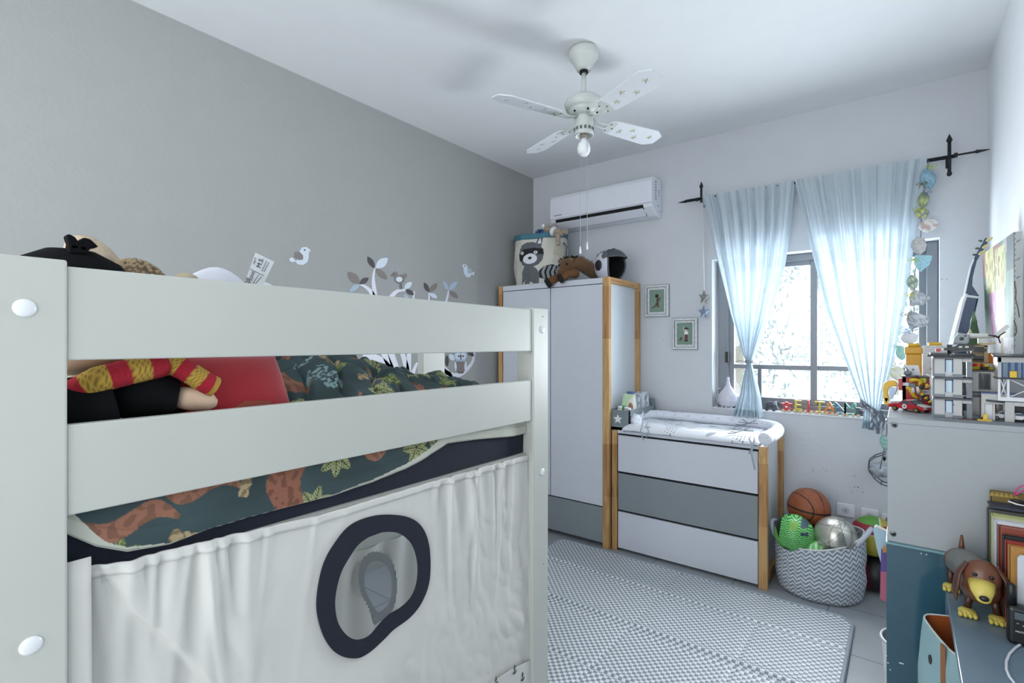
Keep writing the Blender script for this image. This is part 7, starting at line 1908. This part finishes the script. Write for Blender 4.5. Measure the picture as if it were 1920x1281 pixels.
# two-way radio / baby monitor
wt = thing('walkie_talkie', 'black baby-monitor radio with a stubby aerial and small grey display on the blue shelf', 'radio', (.25, 1.76, SHZ))
yw = 1.745
x0_, x1_ = xat(1889, yw), xat(1889, yw) + .075
zt_w = onY(1890, 1135, yw).z
bm = B(); box(bm, x0_, x1_, yw, yw + .035, SHZ + .0005, zt_w, .010, 3); obj('housing', bm, mat('radio_black', (22, 23, 26), .35), wt)
bm = B(); tube(bm, [(x0_ + .009, yw + .018, zt_w - .006), (x0_ + .009, yw + .018, onY(1895, 1101, yw).z), (x0_ + .009, yw + .018, onY(1895, 1100, yw).z + .002)], [.0105, .009, .006], 16); obj('aerial', bm, BLACK, wt)
bm = B(); q0 = onY(1902, 1148, yw); box(bm, q0.x, q0.x + .032, yw - .0015, yw + .002, q0.z - .017, q0.z, .001); obj('display', bm, mat('lcd_grey', (84, 96, 100), .2), wt)
bm = B()
for k in range(3): ell(bm, (q0.x + .006 + k * .010, yw - .001, q0.z - .026 - (k % 2) * .003), (.0025, .0015, .002), n=10)
obj('button', bm, mat('button_grey', (120, 122, 126), .4), wt)
textmesh('lettering', 'MOTOROLA', .0062, mat('print_white', (0, 0, 0)), wt, (q0.x + .019, yw - .0008, q0.z - .046), (1, 0, 0), (0, 0, 1), ext=.0003)
# white cable and plug
wc = thing('white_cable', 'white charging cable curling on the blue shelf at the bottom right', 'cable', (.22, 1.25, SHZ))
bm = B(); tube(bm, [onZ(a, b, SHZ + .004) for a, b in [(1932, 1200), (1918, 1206), (1905, 1214), (1893, 1226), (1887, 1240), (1887, 1256), (1893, 1270), (1904, 1284), (1912, 1300)]], .0028, 8); obj('cord', bm, PWHITE, wc)

# toy dog stand-in: a plain brown toy dog on the shelf
dg = thing('toy_dog', 'brown toy dog with grey middle and yellow feet standing on the blue shelf', 'toy dog', (.20, 1.75, SHZ))
BRP = mat('dog_brown', (104, 62, 42), .3); YLP = mat('dog_yellow', (204, 186, 92), .4); GRP = mat('dog_grey', (112, 114, 112), .45)
hd = V((.162, 1.815, SHZ + .128))          # head
fr_ = V((.166, 1.880, SHZ + .085)); rr2 = V((.137, 2.020, SHZ + .090))
bm = B()
seg = 30
P = [rr2.lerp(fr_, k / seg) + V((0, 0, .016 * math.sin(PI * k / seg))) for k in range(seg + 1)]
tube(bm, P, [.040] * (seg + 1), 28); obj('middle_body', bm, GRP, dg)
bm = B(); ell(bm, fr_ + V((0, -.012, -.006)), (.044, .034, .040), n=28); obj('chest', bm, BRP, dg)
bm = B(); ell(bm, rr2 + V((0, .006, 0)), (.042, .026, .040), n=28); obj('rump', bm, BRP, dg)
bm = B(); q = rr2 + V((0, .010, .030)); tube(bm, [q, q + V((0, .004, .020)), q + V((0, .002, .048))], [.0085, .0065, .003], 12); obj('tail', bm, BRP, dg)
for (x, y) in ((.137, 1.868), (.198, 1.864), (.112, 2.028), (.160, 2.028)):
    bm = B(); tube(bm, [(x * .8 + fr_.x * .2 if y < 1.95 else x, y, SHZ + .062), (x, y, SHZ + .014)], [.010, .0085], 14); lg = obj('leg', bm, mat('dog_dark_brown', (62, 34, 28), .35), dg)
    bm = B(); ell(bm, (x, y - .008, SHZ + .0105), (.020, .022, .0102), n=20)
    for k in (-1.5, -.5, .5, 1.5): ell(bm, (x + k * .010, y - .024, SHZ + .0080), (.0058, .012, .0078), n=12)
    obj('paw', bm, YLP, lg)
bm = B(); ell(bm, hd, (.040, .034, .046), n=32); ell(bm, hd + V((0, -.004, -.030)), (.036, .030, .030), n=28); obj('head', bm, BRP, dg)
bm = B(); tube(bm, [hd + V((-.002, -.020, -.008)), hd + V((-.002, -.040, -.022)), hd + V((-.002, -.062, -.034))], [.028, .024, .015], 24, flat=.7); ell(bm, hd + V((-.002, -.062, -.034)), (.015, .011, .011)); mz = obj('muzzle', bm, YLP, dg)
bm = B(); ell(bm, hd + V((-.002, -.075, -.028)), (.010, .006, .007), n=16); obj('nose', bm, BLACK, mz)
for s in (-1, 1):
    bm = B(); ell(bm, hd + V((.016 * s, -.0325, .014)), (.005, .003, .005), n=12); obj('eye', bm, BLACK, dg)
    bm = B(); tube(bm, [hd + V((.030 * s, -.002, .034)), hd + V((.047 * s, -.006, .005)), hd + V((.054 * s, -.010, -.045)), hd + V((.052 * s, -.012, -.070))], [.010, .015, .017, .007], 16, flat=.35); obj('ear', bm, mat('dog_ear', (84, 52, 40), .3), dg)

# small marks on the back wall plaster
bm = B(); rnd = random.Random(77)
for (cx, cy, n, s) in ((1535, 880, 10, 14), (1608, 918, 12, 14), (1605, 890, 4, 8), (1510, 892, 4, 20), (1560, 935, 4, 20), (1770, 520, 2, 10), (1268, 578, 1, 2), (1243, 636, 1, 2)):
    for k in range(n):
        p = onY(cx + rnd.uniform(-s, s), cy + rnd.uniform(-s * .4, s * .4), YB - .0006); w_ = rnd.uniform(.0015, .005); h_ = rnd.uniform(.001, .003)
        slab(bm, [(p.x + w_ * math.cos(a), p.y, p.z + h_ * math.sin(a)) for a in [2 * PI * j / 7 for j in range(7)]], (0, -.0005, 0))
o = struct('trim_1', bm, SC_M)
